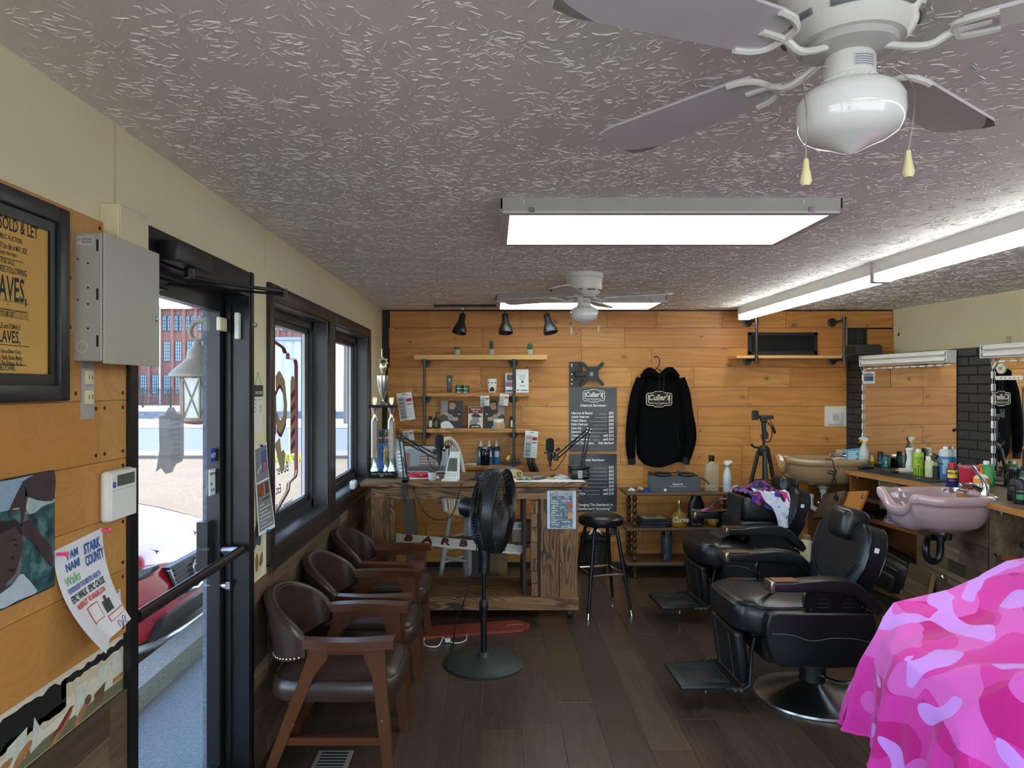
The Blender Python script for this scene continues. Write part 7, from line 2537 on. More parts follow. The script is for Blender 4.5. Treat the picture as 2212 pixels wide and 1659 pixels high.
for xx in (qX(1373), qX(1373) + 0.88):
 for yy in (0.045,0.315):
  for z0_, z1_ in ((tiers[1], tiers[0] - 0.024),(tiers[2], tiers[1] - 0.024)):
   MB().lathe(spool(z0_, z1_), 16,T(xx, yy, 0)).build('spindle_post', M_WALZ, ss)
  MB().lathe([(0.02,0),(0.024,0.012),(0.015,0.03),(0.013,0.05),(0.021,0.075),(0.018,tiers[2] - 0.024)], 16,T(xx, yy, 0)).build('foot', M_WALZ, ss)


def qs(px_, tier, dy=0.1):
 return ((px_ - VX) * (YQ + dy) / FP, YQ + dy, tiers[tier])


t = thing('boxed_gadget','long grey product carton with white lettering on the spindle shelf','box', qs(1453,0,0.12))
w2 = 57 * (YQ + 0.06) / FP
MB().rbox(-w2 + 0.02,w2,-0.06,0.06,0,0.135,0.002,1).build('carton', plain('#50565a', 0.5), t)
MB().box(-w2 + 0.0195,-w2 + 0.0202,-0.06,0.06,0.001,0.134).build('teal_end', plain('#3f6f70', 0.5), t)
MB().text('Squarock', 0.024,facing_y(0.03,-0.0602,0.062), 'CENTER', 0.0004).text('Professional Equipment & Quality', 0.011,facing_y(0.03,-0.0602,0.045), 'CENTER').cyl((-0.08,-0.0602,0.018),(-0.08,-0.061,0.018), 0.013,n=12).build('lettering', M_TXTW, t)
p_ = qs(1453,0,0.12)
t = thing('pop_filter','pair of black round pop filters on a gooseneck lying on the carton','pop filter', (p_[0], p_[1], tiers[0] + 0.135))
for xx in (-0.09,0.12):
 MB().lathe([(0,0.012),(0.07,0.012),(0.076,0.018),(0.07,0.026),(0,0.028)], 28,T(xx, -0.01,0) @ R(4,'X')).build('filter_disc', M_BLACK, t)
MB().tube(smooth_path([(-0.21,-0.03,0.03),(-0.17,-0.02,0.02),(-0.09,0,0.03),(0.02,0,0.03),(0.12,0,0.032),(0.2,-0.02,0.01),(0.265,-0.075,-0.03),(0.30,-0.085,-0.06)], 5), 0.006,8).build('gooseneck', M_BLACK, t)
MB().rbox(-0.225,-0.195,-0.045,-0.015,0.0125,0.045,0.005,1).build('clamp', M_BLACK, t)
t = thing('apothecary_bottle','tall square clear glass bottle with black stopper','bottle', qs(1537,0,0.1))
w2 = 0.057
MB().rbox(-w2,w2,-0.035,0.035,0,0.245,0.012,3).build('glass_body', clear('#c6d0bd', 0.25,0.05), t)
MB().lathe([(0.035,0.24),(0.02,0.252),(0.018,0.268),(0,0.268)], 18).build('neck', clear('#c6d0bd', 0.45,0.05), t)
MB().lathe([(0,0.265),(0.02,0.265),(0.025,0.275),(0.025,0.315),(0.02,0.32),(0,0.32)], 18).build('stopper', M_BLACK, t)
MB().lathe([(0.0205,0.262),(0.0225,0.264),(0.0225,0.276),(0.0205,0.278)], 18,None, False).build('collar', M_CHROME, t)


def spray(name, label, loc, h, col, trig, nozz, alpha=0.7,fill=None, rotz=0.0,r=0.036):
 t = thing(name, label, 'spray bottle', loc, rotz)
 MB().lathe([(0,0),(r - 0.003,0),(r, 0.006),(r, h * 0.55),(r * 0.75,h * 0.66),(r * 0.42,h * 0.76),(r * 0.42,h * 0.8),(0,h * 0.8)], 22).build('bottle_body', clear(col, alpha, 0.25), t)
 if fill:
  MB().lathe([(0,0.004),(r - 0.006,0.006),(r - 0.003,h * fill),(0,h * fill)], 20).build('liquid', clear('#d4d8d4', 0.8,0.2), t)
 MB().cyl((0,0,h * 0.78),(0,0,h * 0.85), r * 0.5,r * 0.42,14).build('collar', plain(trig, 0.4), t)
 MB().prism([(-0.018,h * 0.85),(0.01,h * 0.85),(0.022,h * 0.90),(0.042,h * 0.93),(0.042,h * 0.975),(0.02,h),(-0.015,h * 0.985),(-0.03,h * 0.94)], 0.022,T(0,0.011,0) @ R(90,'X')).build('spray_head', plain(nozz, 0.4), t)
 MB().prism([(0.018,h * 0.90),(0.028,h * 0.91),(0.04,h * 0.84),(0.034,h * 0.835),(0.026,h * 0.86)], 0.012,T(0,0.006,0) @ R(90,'X')).build('trigger', plain(trig, 0.4), t)
 return t


spray('spray_bottle','spray bottle with white head and teal trigger on the spindle shelf', qs(1571,0,0.08), 0.278,'#d5dade','#2f8f92','#e6e6e4', 0.8,0.4)
t = thing('plastic_bag_packet','crinkled clear packet at the corner of the spindle shelf','packet', qs(1364,0,0.1))
MB().grid(lambda u, v: (-0.035 + 0.07 * u, -0.025 + 0.05 * v, 0.008 + 0.022 * math.sin(PI * u) * math.sin(PI * v) + 0.006 * math.sin(17 * u + 11 * v)), 8,8).build('packet', clear('#dfe2e6', 0.7,0.2), t)
t = thing('tape_ring','blue tape ring and metal cap on the spindle shelf','tape', qs(1398,0,0.07))
MB().lathe([(0.018,0),(0.032,0),(0.032,0.022),(0.018,0.022),(0.018,0)], 20,None, False).build('blue_ring', plain('#233f9c', 0.4), t)
MB().cyl((-0.045,0,0.02),(-0.075,-0.01,0.035), 0.018,n=16).build('metal_cap', plain('#c8c4b8', 0.3,0.5), t)
t = thing('key_bunch','bunch of small keys beside the carton','keys', qs(1386,0,0.06))
for i in range(5):
 MB().rbox(-0.03,0.02,-0.005,0.005,0.001 + 0.002 * i, 0.004 + 0.002 * i, 0.001,1,R(i * 40,'Z')).build('key', plain('#5b5a56', 0.3,0.8), t)
p_ = qs(1406,1,0.12)
for i, lab in enumerate(('lowest black box frame of the stack on the middle tier','middle black box frame of the stack on the middle tier','top box frame with a pale print on the middle tier')):
 t = thing('box_frame', lab, 'frame', (p_[0] + 0.006 * i, p_[1] - 0.004 * i, tiers[1] + i * 0.028), math.radians(3 * i - 3), 'stacked box frames')
 MB().rbox(-0.115,0.115,-0.085,0.085,0,0.026,0.003,1).build('frame', plain('#1e2227', 0.4), t)
 if i == 2:
  MB().box(-0.1,0.1,-0.07,0.07,0.026,0.0268).build('print', plain('#b7b196', 0.4), t)
  MB().box(-0.045,0.045,-0.035,0.04,0.0268,0.0272).build('photo', plain('#6c6f64', 0.4), t)
 else:
  MB().box(-0.108,0.108,-0.0855,-0.085,0.006,0.02).build('spine', plain('#2a2f36', 0.3), t)
t = thing('black_sunglasses','black folded sunglasses beside the box frames','sunglasses', qs(1442,1,0.1))
MB().rbox(-0.04,0.03,-0.03,0.03,0,0.05,0.012,2).build('lens', M_BLACK, t)
MB().tube([(-0.03,0,0.04),(0.0,0.02,0.07),(0.03,-0.02,0.06)], 0.005,6).build('temple', M_BLACK, t)
t = thing('amber_cologne','round shouldered amber cologne bottle with gold cap','bottle', qs(1467,1,0.1))
MB().lathe([(0,0),(0.066,0),(0.071,0.01),(0.071,0.075),(0.064,0.1),(0.04,0.125),(0.02,0.14),(0.016,0.165),(0,0.165)], 30,Matrix.Diagonal((1,0.55,1,1))).build('glass_body', clear('#b08a2e', 0.75,0.05), t)
MB().lathe([(0.013,0.16),(0.013,0.19),(0.016,0.192),(0.017,0.225),(0.013,0.235),(0,0.236)], 18).build('cap', plain('#c9b98c', 0.2,0.9), t)
MB().text('Curve', 0.065,facing_y(0.0,-0.0405,0.045), 'CENTER', 0.0008,0.9,0.3).build('lettering', M_TXTW, t)
t = thing('black_cologne','tall curved black cologne bottle with white lettering','bottle', qs(1504,1,0.1))
MB().grid(lambda u, v: ((0.06 + 0.016 * math.sin(PI * min(1,v * 1.15)) - 0.02 * max(0,v - 0.8) * 5) * math.cos(2 * PI * u), 0.03 * math.sin(2 * PI * u), 0.275 * v), 28,16).cyl((0,0,0.274),(0,0,0.2755), 0.038,n=20).build('flacon', plain('#141416', 0.3), t)
MB().lathe([(0.0785,0.168),(0.079,0.17)], 28,Matrix.Diagonal((1,0.4,1,1)), False).build('cap_seam', plain('#050505', 0.5), t)
MB().text('DRAKKAR', 0.03,facing_y(0,-0.0315,0.14), 'CENTER', 0.0002,0.8).text('NOIR', 0.018,facing_y(0,-0.0315,0.12), 'CENTER').text('EAU DE TOILETTE', 0.011,facing_y(0,-0.031,0.022), 'CENTER').build('lettering', plain('#c6c6c4', 0.5), t)
t = thing('handled_cologne','rounded amber cologne bottle with copper cap near the chair','bottle', qs(1540,1,0.1))
MB().ell((0,0,0.075), 0.055,0.03,0.072,20,12).build('glass_body', clear('#b9973c', 0.7,0.05), t)
MB().tube(arc((0,0,0.17), 0.022,-30,210,10), 0.007,8).build('copper_cap', plain('#8a4a30', 0.25,0.8), t)
t = thing('steel_tumbler','slate blue insulated bottle on the bottom tier','bottle', qs(1440,2,0.1))
MB().lathe([(0,0),(0.044,0),(0.047,0.006),(0.047,0.205),(0.042,0.222),(0,0.222)], 28).build('bottle_body', plain('#3c4a54', 0.4), t)
MB().lathe([(0.042,0.22),(0.043,0.222),(0.043,0.232),(0.04,0.234)], 28,None, False).build('steel_collar', M_STEEL, t)
MB().lathe([(0,0.232),(0.04,0.232),(0.04,0.27),(0.033,0.282),(0,0.284)], 24).build('lid', plain('#171a1d', 0.4), t)
MB().rbox(0.0,0.022,-0.042,-0.034,0.245,0.266,0.003,1).build('lid_button', plain('#6fb6ac', 0.4), t)
MB().text('Owala', 0.018,T(-0.03,-0.0385,0.03) @ R(-90,'Y') @ R(90,'X') if False else facing_y(-0.02,-0.0478,0.02) @ R(90,'Z'), 'LEFT').build('lettering', plain('#c4c8ca', 0.5), t)

# ================================================================== waiting armchairs
def arm_chair():
 t = thing('armchair','x','chair', (0,0,0), 0,'captain armchairs along the window wall')
 hw = 0.236
 # seat
 m = MB()
 def seat_pt(u, v):
  a = 2 * PI * u
  c, s = math.cos(a), math.sin(a)
  q = 0.42
  x = 0.025 + 0.275 * math.copysign(abs(c) ** q, c)
  y = 0.245 * math.copysign(abs(s) ** q, s)
  k = [(1.0,0.355),(1.02,0.37),(1.03,0.40),(1.0,0.43),(0.94,0.445),(0.7,0.457),(0.35,0.461),(0.0,0.462)]
  i = v * 7
  j = min(int(i), 6)
  f = i - j
  sc = k[j][0] + (k[j + 1][0] - k[j][0]) * f
  z = k[j][1] + (k[j + 1][1] - k[j][1]) * f
  return (0.025 + (x - 0.025) * sc, y * sc, z)
 m.grid(seat_pt, 40,7)
 m.box(-0.2,0.24,-0.2,0.2,0.352,0.36)
 m.build('seat_cushion', M_BROWN, t)
 pp = []
 for i in range(44):
  a = 2 * PI * i / 44
  c, s = math.cos(a), math.sin(a)
  pp.append((0.025 + 0.275 * 0.965 * math.copysign(abs(c) ** 0.42,c), 0.245 * 0.965 * math.copysign(abs(s) ** 0.42,s), 0.441))
 MB().tube(pp, 0.004,5,True).build('seat_piping', plain('#241813', 0.4), t)
 # barrel back
 def back_pt(u, v, off):
  a = math.radians(-100 + 200 * u)
  w_ = math.sin(PI * u)
  x = -0.105 - (0.165 + off) * (math.cos(a) * 0.95 + 0.05)
  y = (0.232 + off) * math.sin(a) / math.sin(math.radians(100)) * 1.02
  zt_ = 0.60 + 0.16 * w_ ** 0.75
  zb = 0.55 - 0.05 * w_
  z = zb + (zt_ - zb) * v
  return (x - 0.05 * (v - 0.5) * w_, y, z)
 def shell(u, v):
  # closed loop around the section
  k = v * 4
  if k < 1:
   return back_pt(u, k, -0.028)
  if k < 2:
   f = k - 1
   p = back_pt(u, 1,-0.028 + 0.056 * f)
   return (p[0], p[1], p[2] + 0.018 * math.sin(PI * f))
  if k < 3:
   return back_pt(u, 3 - k, 0.028)
  f = k - 3
  p = back_pt(u, 0,0.028 - 0.056 * f)
  return (p[0], p[1], p[2] - 0.012 * math.sin(PI * f))
 m = MB().grid(shell, 30,20)
 for u in (0,1):
  ring = [shell(u, i / 20) for i in range(20)]
  m.add(ring, [tuple(range(20)) if u else tuple(reversed(range(20)))])
 bk = m.build('backrest', M_BROWN, t)
 MB().tube([Vector(back_pt(i / 24,1,-0.022)) + Vector((0,0,0.004)) for i in range(25)], 0.004,5).build('back_piping', plain('#241813', 0.4), bk)
 for i in range(30):
  u = 0.04 + 0.92 * i / 29
  p = Vector(back_pt(u, 0.06,0.03))
  MB().ell(p, 0.0048,0.0048,0.0048,8,5).build('upholstery_nail', plain('#b8b0a0', 0.25,0.9), bk)
 for s in (-1,1):
  y = s * hw
  # bowed wooden arm
  out, inn = [], []
  for i in range(15):
   q = i / 14
   x = -0.115 + 0.40 * q
   bow = 0.026 * math.sin(PI * min(1,q * 1.05))
   wdt = 0.030 + 0.012 * q
   out.append((x, s * (hw - 0.004 + bow) + s * wdt))
   inn.append((x, s * (hw - 0.004 + bow) - s * wdt * 0.75))
  pol = out + inn[::-1]
  if s < 0:
   pol = pol[::-1]
  MB().prism(pol[::-1] if s > 0 else pol[::-1], 0.036,None, 0.585).build('arm', M_WALNUT, t)
  # tapered legs, wide at the arm
  def leg(xt, xb, wt, wb, sgn):
   pr = [(xt - wt, 0.586),(xt - wt * 0.98,0.54),(xt - wt * 0.55 + (xb - xt) * 0.2,0.47),(xb - wb, 0.0),(xb + wb, 0.0),(xt + wt * 0.75 + (xb - xt) * 0.2,0.47),(xt + wt, 0.54),(xt + wt, 0.586)]
   return MB().prism(pr, 0.034,T(0,y + 0.017,0) @ R(90,'X'))
  leg(0.205,0.268,0.044,0.021,1).build('leg', M_WALZ, t)
  leg(-0.035,-0.262,0.044,0.021,-1).build('leg', M_WALZ, t)
  MB().box(-0.0,0.17,y - 0.013,y + 0.013,0.555,0.586).build('arm_rail', M_WALNUT, t)
  MB().box(-0.185,0.245,y - 0.012,y + 0.012,0.175,0.207).build('side_stretcher', M_WALNUT, t)
  for x_, z_ in ((0.236,0.28),(-0.135,0.265)):
   MB().cyl((x_, y - 0.0175,z_),(x_, y - 0.019,z_), 0.006,n=8).build('screw_cap', M_STEEL, t)
  for x_ in (0.268,-0.262):
   MB().cyl((x_, y, 0.0),(x_, y, 0.006), 0.012,n=10).build('glide', M_STEEL, t)
 MB().box(0.215,0.24,-hw, hw, 0.3,0.35).build('seat_rail', M_WALNUT, t)
 MB().box(-0.16,-0.13,-hw, hw, 0.3,0.35).build('seat_rail', M_WALNUT, t)
 return t


c1 = arm_chair()
kY = 1.67 / 1.69
ys = [3.205,3.83,4.50]
labs = ['brown leather armchair closest to the photographer by the glass door','brown leather armchair in the middle of the waiting row','brown leather armchair at the far end beside the desk']
for i, (yy, lb_) in enumerate(zip(ys, labs)):
 o = c1 if i == 0 else copy_tree(c1)
 place(o, (-0.70,yy, 0), 0,lb_)

# ================================================================== barber chairs
M_BSTEEL = plain('#b4b4b0', 0.3,1.0,var=0.12,scale=5)


def pad(x0,x1,y0,y1,z0,z1,r, M=None, seg=4):
 return MB().rbox(x0,x1,y0,y1,z0,z1,r, seg, M)


def barber_chair():
 t = thing('barber_chair','x','barber chair', (0,0,0), 0,'black barber chairs')
 MB().lathe([(0,0),(0.30,0),(0.302,0.008),(0.298,0.018),(0.26,0.032),(0.17,0.058),(0.09,0.088),(0.075,0.10),(0,0.10)], 56).build('base', M_BSTEEL, t)
 MB().cyl((0,0,0.09),(0,0,0.30), 0.066,0.07,28).build('column', M_BLACK, t)
 lv = MB().tube([(-0.02,0.06,0.14),(-0.05,0.17,0.15),(-0.13,0.26,0.185),(-0.19,0.27,0.20)], 0.008,8).build('pump_lever', M_CHROME, t)
 MB().tube([(-0.12,0.255,0.182),(-0.20,0.275,0.202)], 0.011,8).build('lever_grip', M_STEEL, lv)
 MB().rbox(-0.18,0.36,-0.25,0.25,0.28,0.40,0.02,2).build('seat_frame', M_BLACK, t)
 # seat cushion: rounded front
 def seat(u, v):
  a = 2 * PI * u
  c, s = math.cos(a), math.sin(a)
  q = 0.38 if c < 0 else 0.5
  x = 0.17 + 0.335 * math.copysign(abs(c) ** q, c)
  y = 0.27 * math.copysign(abs(s) ** 0.42,s)
  k = [(0.97,0.425),(1.0,0.435),(1.015,0.47),(1.015,0.52),(0.99,0.548),(0.955,0.556),(0.93,0.566),(0.8,0.578),(0.45,0.586),(0.0,0.588)]
  i = v * (len(k) - 1)
  j = min(int(i), len(k) - 2)
  f = i - j
  sc = k[j][0] + (k[j + 1][0] - k[j][0]) * f
  z = k[j][1] + (k[j + 1][1] - k[j][1]) * f
  return (0.17 + (x - 0.17) * sc, y * sc, z + 0.012 * (x > 0.4))
 MB().grid(seat, 52,18).box(-0.1,0.42,-0.22,0.22,0.41,0.43).build('seat_cushion', M_LEATH, t)
 MB().tube([Vector(seat(i / 52,5 / 9)) for i in range(52)], 0.0045,5,True).build('seat_piping', plain('#0c0c0d', 0.3), t)
 for s in (-1,1):
  y0,y1 = (0.275,0.335) if s > 0 else (-0.335,-0.275)
  # padded side panel with curved lower edge
  pr = [(-0.16,0.50),(-0.145,0.555),(0.33,0.562),(0.375,0.55),(0.39,0.50),(0.385,0.40),(0.36,0.325),(0.31,0.295),(0.10,0.285),(-0.05,0.285),(-0.115,0.30),(-0.15,0.36)]
  b = bmesh.new()
  vs_ = [b.verts.new((x, y0,z)) for x, z in pr] + [b.verts.new((x, y1,z)) for x, z in pr]
  n = len(pr)
  b.faces.new(vs_[:n])
  b.faces.new(vs_[n:][::-1])
  for i in range(n):
   b.faces.new((vs_[i], vs_[n + i], vs_[n + (i + 1) % n], vs_[(i + 1) % n]))
  bmesh.ops.recalc_face_normals(b, faces=b.faces[:])
  ed = [e for e in b.edges if abs(e.verts[0].co.y - e.verts[1].co.y) < 1e-6]
  bmesh.ops.bevel(b, geom=ed, offset=0.016,segments=3,profile=0.6,affect='EDGES', clamp_overlap=True)
  pn = MB().bm(b).build('side_panel', M_LEATH, t)
  yo = (y1 + 0.0008) if s > 0 else (y0 - 0.0008)
  MB().tube(smooth_path([(0.365,yo, 0.462),(0.27,yo, 0.455),(0.17,yo, 0.425),(0.06,yo, 0.437),(-0.06,yo, 0.43),(-0.13,yo, 0.41)], 5), 0.0013,4).build('stitching', plain('#77787c', 0.6), pn)
  MB().tube([Vector((x * 0.985 + 0.002,yo - s * 0.014,(z - 0.42) * 0.97 + 0.42)) for x, z in pr], 0.0035,5,True).build('panel_piping', plain('#0c0c0d', 0.3), pn)
  # arm support plate with louvres
  ym = s * 0.285
  sp = MB().prism([(0.16,0.555),(0.185,0.60),(0.17,0.665),(-0.06,0.665),(-0.13,0.60),(-0.13,0.555)], 0.012,T(0,ym + 0.006,0) @ R(90,'X')).build('arm_support', plain('#15161a', 0.35,0.3), t)
  for i in range(4):
   for xa in (0.06,-0.07):
    MB().cyl((xa, ym + s * 0.007,0.573 + i * 0.021),(xa + 0.06 - 0.006 * i * (xa < 0), ym + s * 0.007,0.573 + i * 0.021), 0.003,n=6).build('louver', plain('#3a3c40', 0.3,0.6), sp)
  for xa, za in ((0.15,0.655),(0.15,0.565),(-0.11,0.575)):
   MB().ell((xa, ym + s * 0.008,za), 0.004,0.003,0.004,8,5).build('bolt', M_STEEL, sp)
  MB().tube(smooth_path([(0.175,ym + s * 0.01,0.558),(0.19,ym + s * 0.01,0.61),(0.175,ym + s * 0.01,0.67)], 4), 0.008,8).build('front_strut', plain('#2a2c30', 0.15,0.7), sp)
  # arm pad that slopes down at the back
  ap = [(0.365,0.695),(0.37,0.668),(0.10,0.66),(-0.05,0.645),(-0.13,0.575),(-0.165,0.545),(-0.19,0.57),(-0.17,0.61),(-0.08,0.695),(-0.02,0.72),(0.08,0.73),(0.20,0.722),(0.27,0.715),(0.36,0.715)]
  ya, yb_ = (s * 0.305 - 0.042,s * 0.305 + 0.042)
  b = bmesh.new()
  vs_ = [b.verts.new((x, ya, z)) for x, z in ap] + [b.verts.new((x, yb_, z)) for x, z in ap]
  n = len(ap)
  b.faces.new(vs_[:n])
  b.faces.new(vs_[n:][::-1])
  for i in range(n):
   b.faces.new((vs_[i], vs_[n + i], vs_[n + (i + 1) % n], vs_[(i + 1) % n]))
  bmesh.ops.recalc_face_normals(b, faces=b.faces[:])
  ed = [e for e in b.edges if abs(e.verts[0].co.y - e.verts[1].co.y) < 1e-6]
  bmesh.ops.bevel(b, geom=ed, offset=0.018,segments=3,profile=0.6,affect='EDGES', clamp_overlap=True)
  am = MB().bm(b).build('armrest', M_LEATH, t)
  cp = MB().rbox(0.352,0.378,ya - 0.002,yb_ + 0.002,0.664,0.719,0.005,2).build('metal_cap', plain('#8f8578', 0.25,0.9,var=0.2,scale=40), am)
  MB().box(0.235,0.352,ya + 0.004,yb_ - 0.004,0.716,0.7205).build('cap_plate', plain('#8a6a52', 0.3,0.8,var=0.15), am)
 # calf pad, swing frame and footplate
 Mx = T(0.47,0,0.42) @ R(8,'Y')
 cp = pad(-0.03,0.03,-0.185,0.185,-0.27,0.0,0.022,Mx).build('calf_pad', M_LEATH, t)
 for yy in (-0.10,0.10):
  MB().tube([Mx @ Vector((0.0315,yy, -0.02)), Mx @ Vector((0.0315,yy, -0.25))], 0.0018,4).build('stitching', plain('#4a4b4e', 0.6), cp)
 for s in (-1,1):
  MB().tube([(0.40,s * 0.2,0.40),(0.415,s * 0.2,0.33),(0.425,s * 0.2,0.16),(0.455,s * 0.2,0.135),(0.54,s * 0.18,0.13)], 0.0095,8,flat=1.7).build('swing_bar', M_BLACKM, t)
  for xa in (0.47,0.50):
   MB().cyl((xa, s * 0.19,0.134),(xa, s * 0.212,0.134), 0.009,n=10).build('pivot_bolt', M_STEEL, t)
 fp_ = MB().rbox(0.45,0.765,-0.165,0.165,0.112,0.140,0.010,2).build('footplate', M_BLACK, t)
 for i in range(5):
  q = 0.018 * i
  MB().tube([(0.50 + q, -0.12 + q, 0.1405),(0.72 - q, -0.12 + q, 0.1405),(0.72 - q, 0.12 - q, 0.1405),(0.50 + q, 0.12 - q, 0.1405)], 0.003,5,True).build('tread_rib', plain('#2d3033', 0.5), fp_)
 MB().cyl((0.58,0.0,0.112),(0.58,0.0,0.035), 0.009,n=12).build('footplate_stop', M_CHROME, t)
 # backrest shield
 BM_ = T(-0.10,0,0.53) @ R(-17,'Y')
 prof = [(0.0,0.165),(0.06,0.19),(0.14,0.235),(0.22,0.265),(0.30,0.272),(0.36,0.262),(0.41,0.235),(0.44,0.19),(0.455,0.13),(0.458,0.085)]

 def halfw(z):
  for (a, b_),(c, d) in zip(prof[:-1], prof[1:]):
   if a <= z <= c:
    return b_ + (d - b_) * (z - a) / (c - a)
  return prof[-1][1]

 def face(u, v, front):
  z = 0.458 * v
  hw_ = halfw(z)
  # notch for the headrest: pull the middle of the top down
  y = (2 * u - 1) * hw_
  zz = z
  cut = 0.115 * max(0.0,min(1.0,(0.085 - abs(y)) / 0.02 + 1)) if abs(y) < 0.10 else 0
  if zz > 0.458 - cut:
   zz = 0.458 - cut
  e = 1 - abs(2 * u - 1) ** 5
  e2 = min(1,(1 - v) * 9) * min(1,v * 12)
  th = 0.068 * (0.55 + 0.45 * max(0,min(e, e2)))
  cv = 0.028 * (1 - (2 * u - 1) ** 2)
  x = (th - cv + 0.012 * (2 * u - 1) ** 2 * 0) if front else (-0.05)
  return (x if front else -0.055 - 0.006 * e, y, zz)
 m = MB().grid(lambda u, v: face(u, v, True), 36,30,0,BM_)
 m.grid(lambda u, v: face(1 - u, v, False), 36,30,0,BM_)
 rim = [(0,j / 30) for j in range(30)] + [(i / 36,1) for i in range(36)] + [(1,1 - j / 30) for j in range(30)] + [(1 - i / 36,0) for i in range(36)]
 A = [face(u, v, True) for u, v in rim]
 B = [face(u, v, False) for u, v in rim]
 n = len(A)
 m.add(A + B, [(i, n + i, n + (i + 1) % n, (i + 1) % n) for i in range(n)], BM_)
 bk = m.build('backrest', M_LEATH, t, angle=50)
 MB().tube([BM_ @ (Vector(p) + Vector((-0.002,0,0))) for p in A[:96]], 0.0045,5).tube([BM_ @ (Vector(p) + Vector((0.002,0,0))) for p in B[:96]], 0.0045,5).build('back_piping', plain('#0c0c0d', 0.25), bk)
 MB().tube(smooth_path([BM_ @ Vector((0.062,-0.235,0.24)), BM_ @ Vector((0.05,-0.12,0.11)), BM_ @ Vector((0.045,0,0.085)), BM_ @ Vector((0.05,0.12,0.11)), BM_ @ Vector((0.062,0.235,0.24))], 5), 0.003,5).build('back_seam', plain('#0c0c0d', 0.3), bk)
 MB().box(-0.012,0.012,0,0.0015,0,0.026,BM_ @ T(-0.0,halfw(0.33), 0.32)).build('care_tag', plain('#d5dde2', 0.6), bk)
 hr = pad(-0.05,0.095,-0.098,0.098,0.0,0.165,0.04,BM_ @ T(-0.005,0,0.338) @ R(6,'Y'), 5).build('headrest', M_LEATH, t)
 for yy in (-0.03,0.03):
  MB().cyl(BM_ @ Vector((-0.06,yy, 0.30)), BM_ @ Vector((-0.045,yy, 0.44)), 0.006,n=8).build('headrest_rod', M_CHROME, hr)
 MB().rbox(-0.16,-0.09,-0.16,0.16,0.40,0.56,0.015,2).build('back_hinge', M_BLACK, t)
 return t


b1 = barber_chair()
O1 = Vector((1.72,3.82,0))
place(b1,O1,math.radians(180 + 2), 'black leather barber chair with empty seat in the foreground')
b2 = copy_tree(b1)
O2 = Vector((1.925,5.16,0))
place(b2,O2,math.radians(180 + 4), 'black leather barber chair holding a booster and patterned cape')
b3 = copy_tree(b1)
O3 = Vector((2.0,2.5,0))
place(b3,O3,math.radians(180), 'black leather barber chair hidden under the pink camouflage cape')

# booster cushion and cape on the second chair
R2 = T(*O2) @ R(184,'Z')
bs = thing('booster_seat','black vinyl booster block on the second barber chair','booster', tuple(R2 @ Vector((0.05,0,0.59))), math.radians(184))
pad(-0.16,0.15,-0.19,0.19,0.0,0.14,0.02).build('lower_block', M_LEATH, bs)
pad(-0.15,0.12,-0.17,0.17,0.141,0.30,0.025).build('upper_block', M_LEATH, bs)
MB().grid(lambda u, v: (0.125 + 0.035 * (1 - v) ** 2 + (0.12 * max(0,0.18 - v) / 0.18), -0.12 + 0.24 * u, 0.008 + 0.29 * v), 6,14,0.004).build('front_flap', plain('#1b1b1e', 0.6), bs)
MB().tube([(0.121,-0.17,0.22),(0.121,0.17,0.22)], 0.003,5).build('block_seam', M_BLACK, bs)


def camo(name, cols, scale, rough=0.75,inside=None):
 k = NT(name)
 v = k.coords('Object')
 d1 = k.noise(v, scale * 0.9,1.0,0.4,0.0,1)
 mp = k.n('VectorMath', operation='MULTIPLY_ADD')
 k.set(mp.inputs[0], d1)
 mp.inputs[1].default_value = (0.09,0.09,0.09)
 k.set(mp.inputs[2], v)
 col = C(cols[0])
 for i, c in enumerate(cols[1:]):
  sh = k.n('Mapping', {0: mp.outputs[0]})
  sh.inputs[1].default_value = (3.1 * i + 1,5.7 * i, 2.3 * i)
  nz = k.noise(sh.outputs[0], scale * (1 + 0.12 * i), 0.6,0.35)
  msk = k.ramp(nz, [(0.0,(0,0,0,1)),(0.545 + 0.018 * i, (1,1,1,1))], 'CONSTANT')
  col = k.mix(msk, col, C(c))
 k.b.inputs['Sheen Weight'].default_value = 0.15
 return k.fin(col, rough, spec=0.25)


M_PINKCAMO = camo('pink_camouflage_cloth', ['#d0339c','#bf187e','#d65ab8','#cd8ae2'], 5.5)
M_VIOLET = camo('violet_camouflage_cloth', ['#1f1a22','#c92a7c','#3a2d8c','#7a2a6e'], 16)
M_LILAC = camo('lilac_cloth_lining', ['#c3cde0','#d8bfda','#a9b8d2','#e2d6e6'], 12)
cp2 = thing('folded_cape','violet and pink camouflage barber cape thrown over the booster','cape', tuple(R2 @ Vector((0.0,0,0.9))), math.radians(184))


def drape(cols, name, mat, lift, seed):
 rr = random.Random(seed)
 ph = [rr.uniform(0,6) for _ in range(6)]

 def fn(u, v):
  x, y = cols(u, v)
  # booster top at 0,sides fall away
  dx = max(0,abs(x + 0.015) - 0.135)
  dy = max(0,abs(y) - 0.165)
  fall = -(dx + dy) * 1.0
  xx = x if dx == 0 else math.copysign(0.135 + dx * 0.28,x + 0.015) - 0.015
  yy = y if dy == 0 else math.copysign(0.165 + dy * 0.30,y)
  wr = 0.012 * math.sin(x * 38 + ph[0]) * math.sin(y * 31 + ph[1]) + 0.008 * math.sin(x * 63 + y * 41 + ph[2])
  return (xx, yy, lift + fall + abs(wr) * 1.2 + 0.012)
 return MB().grid(fn, 40,40,0.003).build(name, mat, cp2)


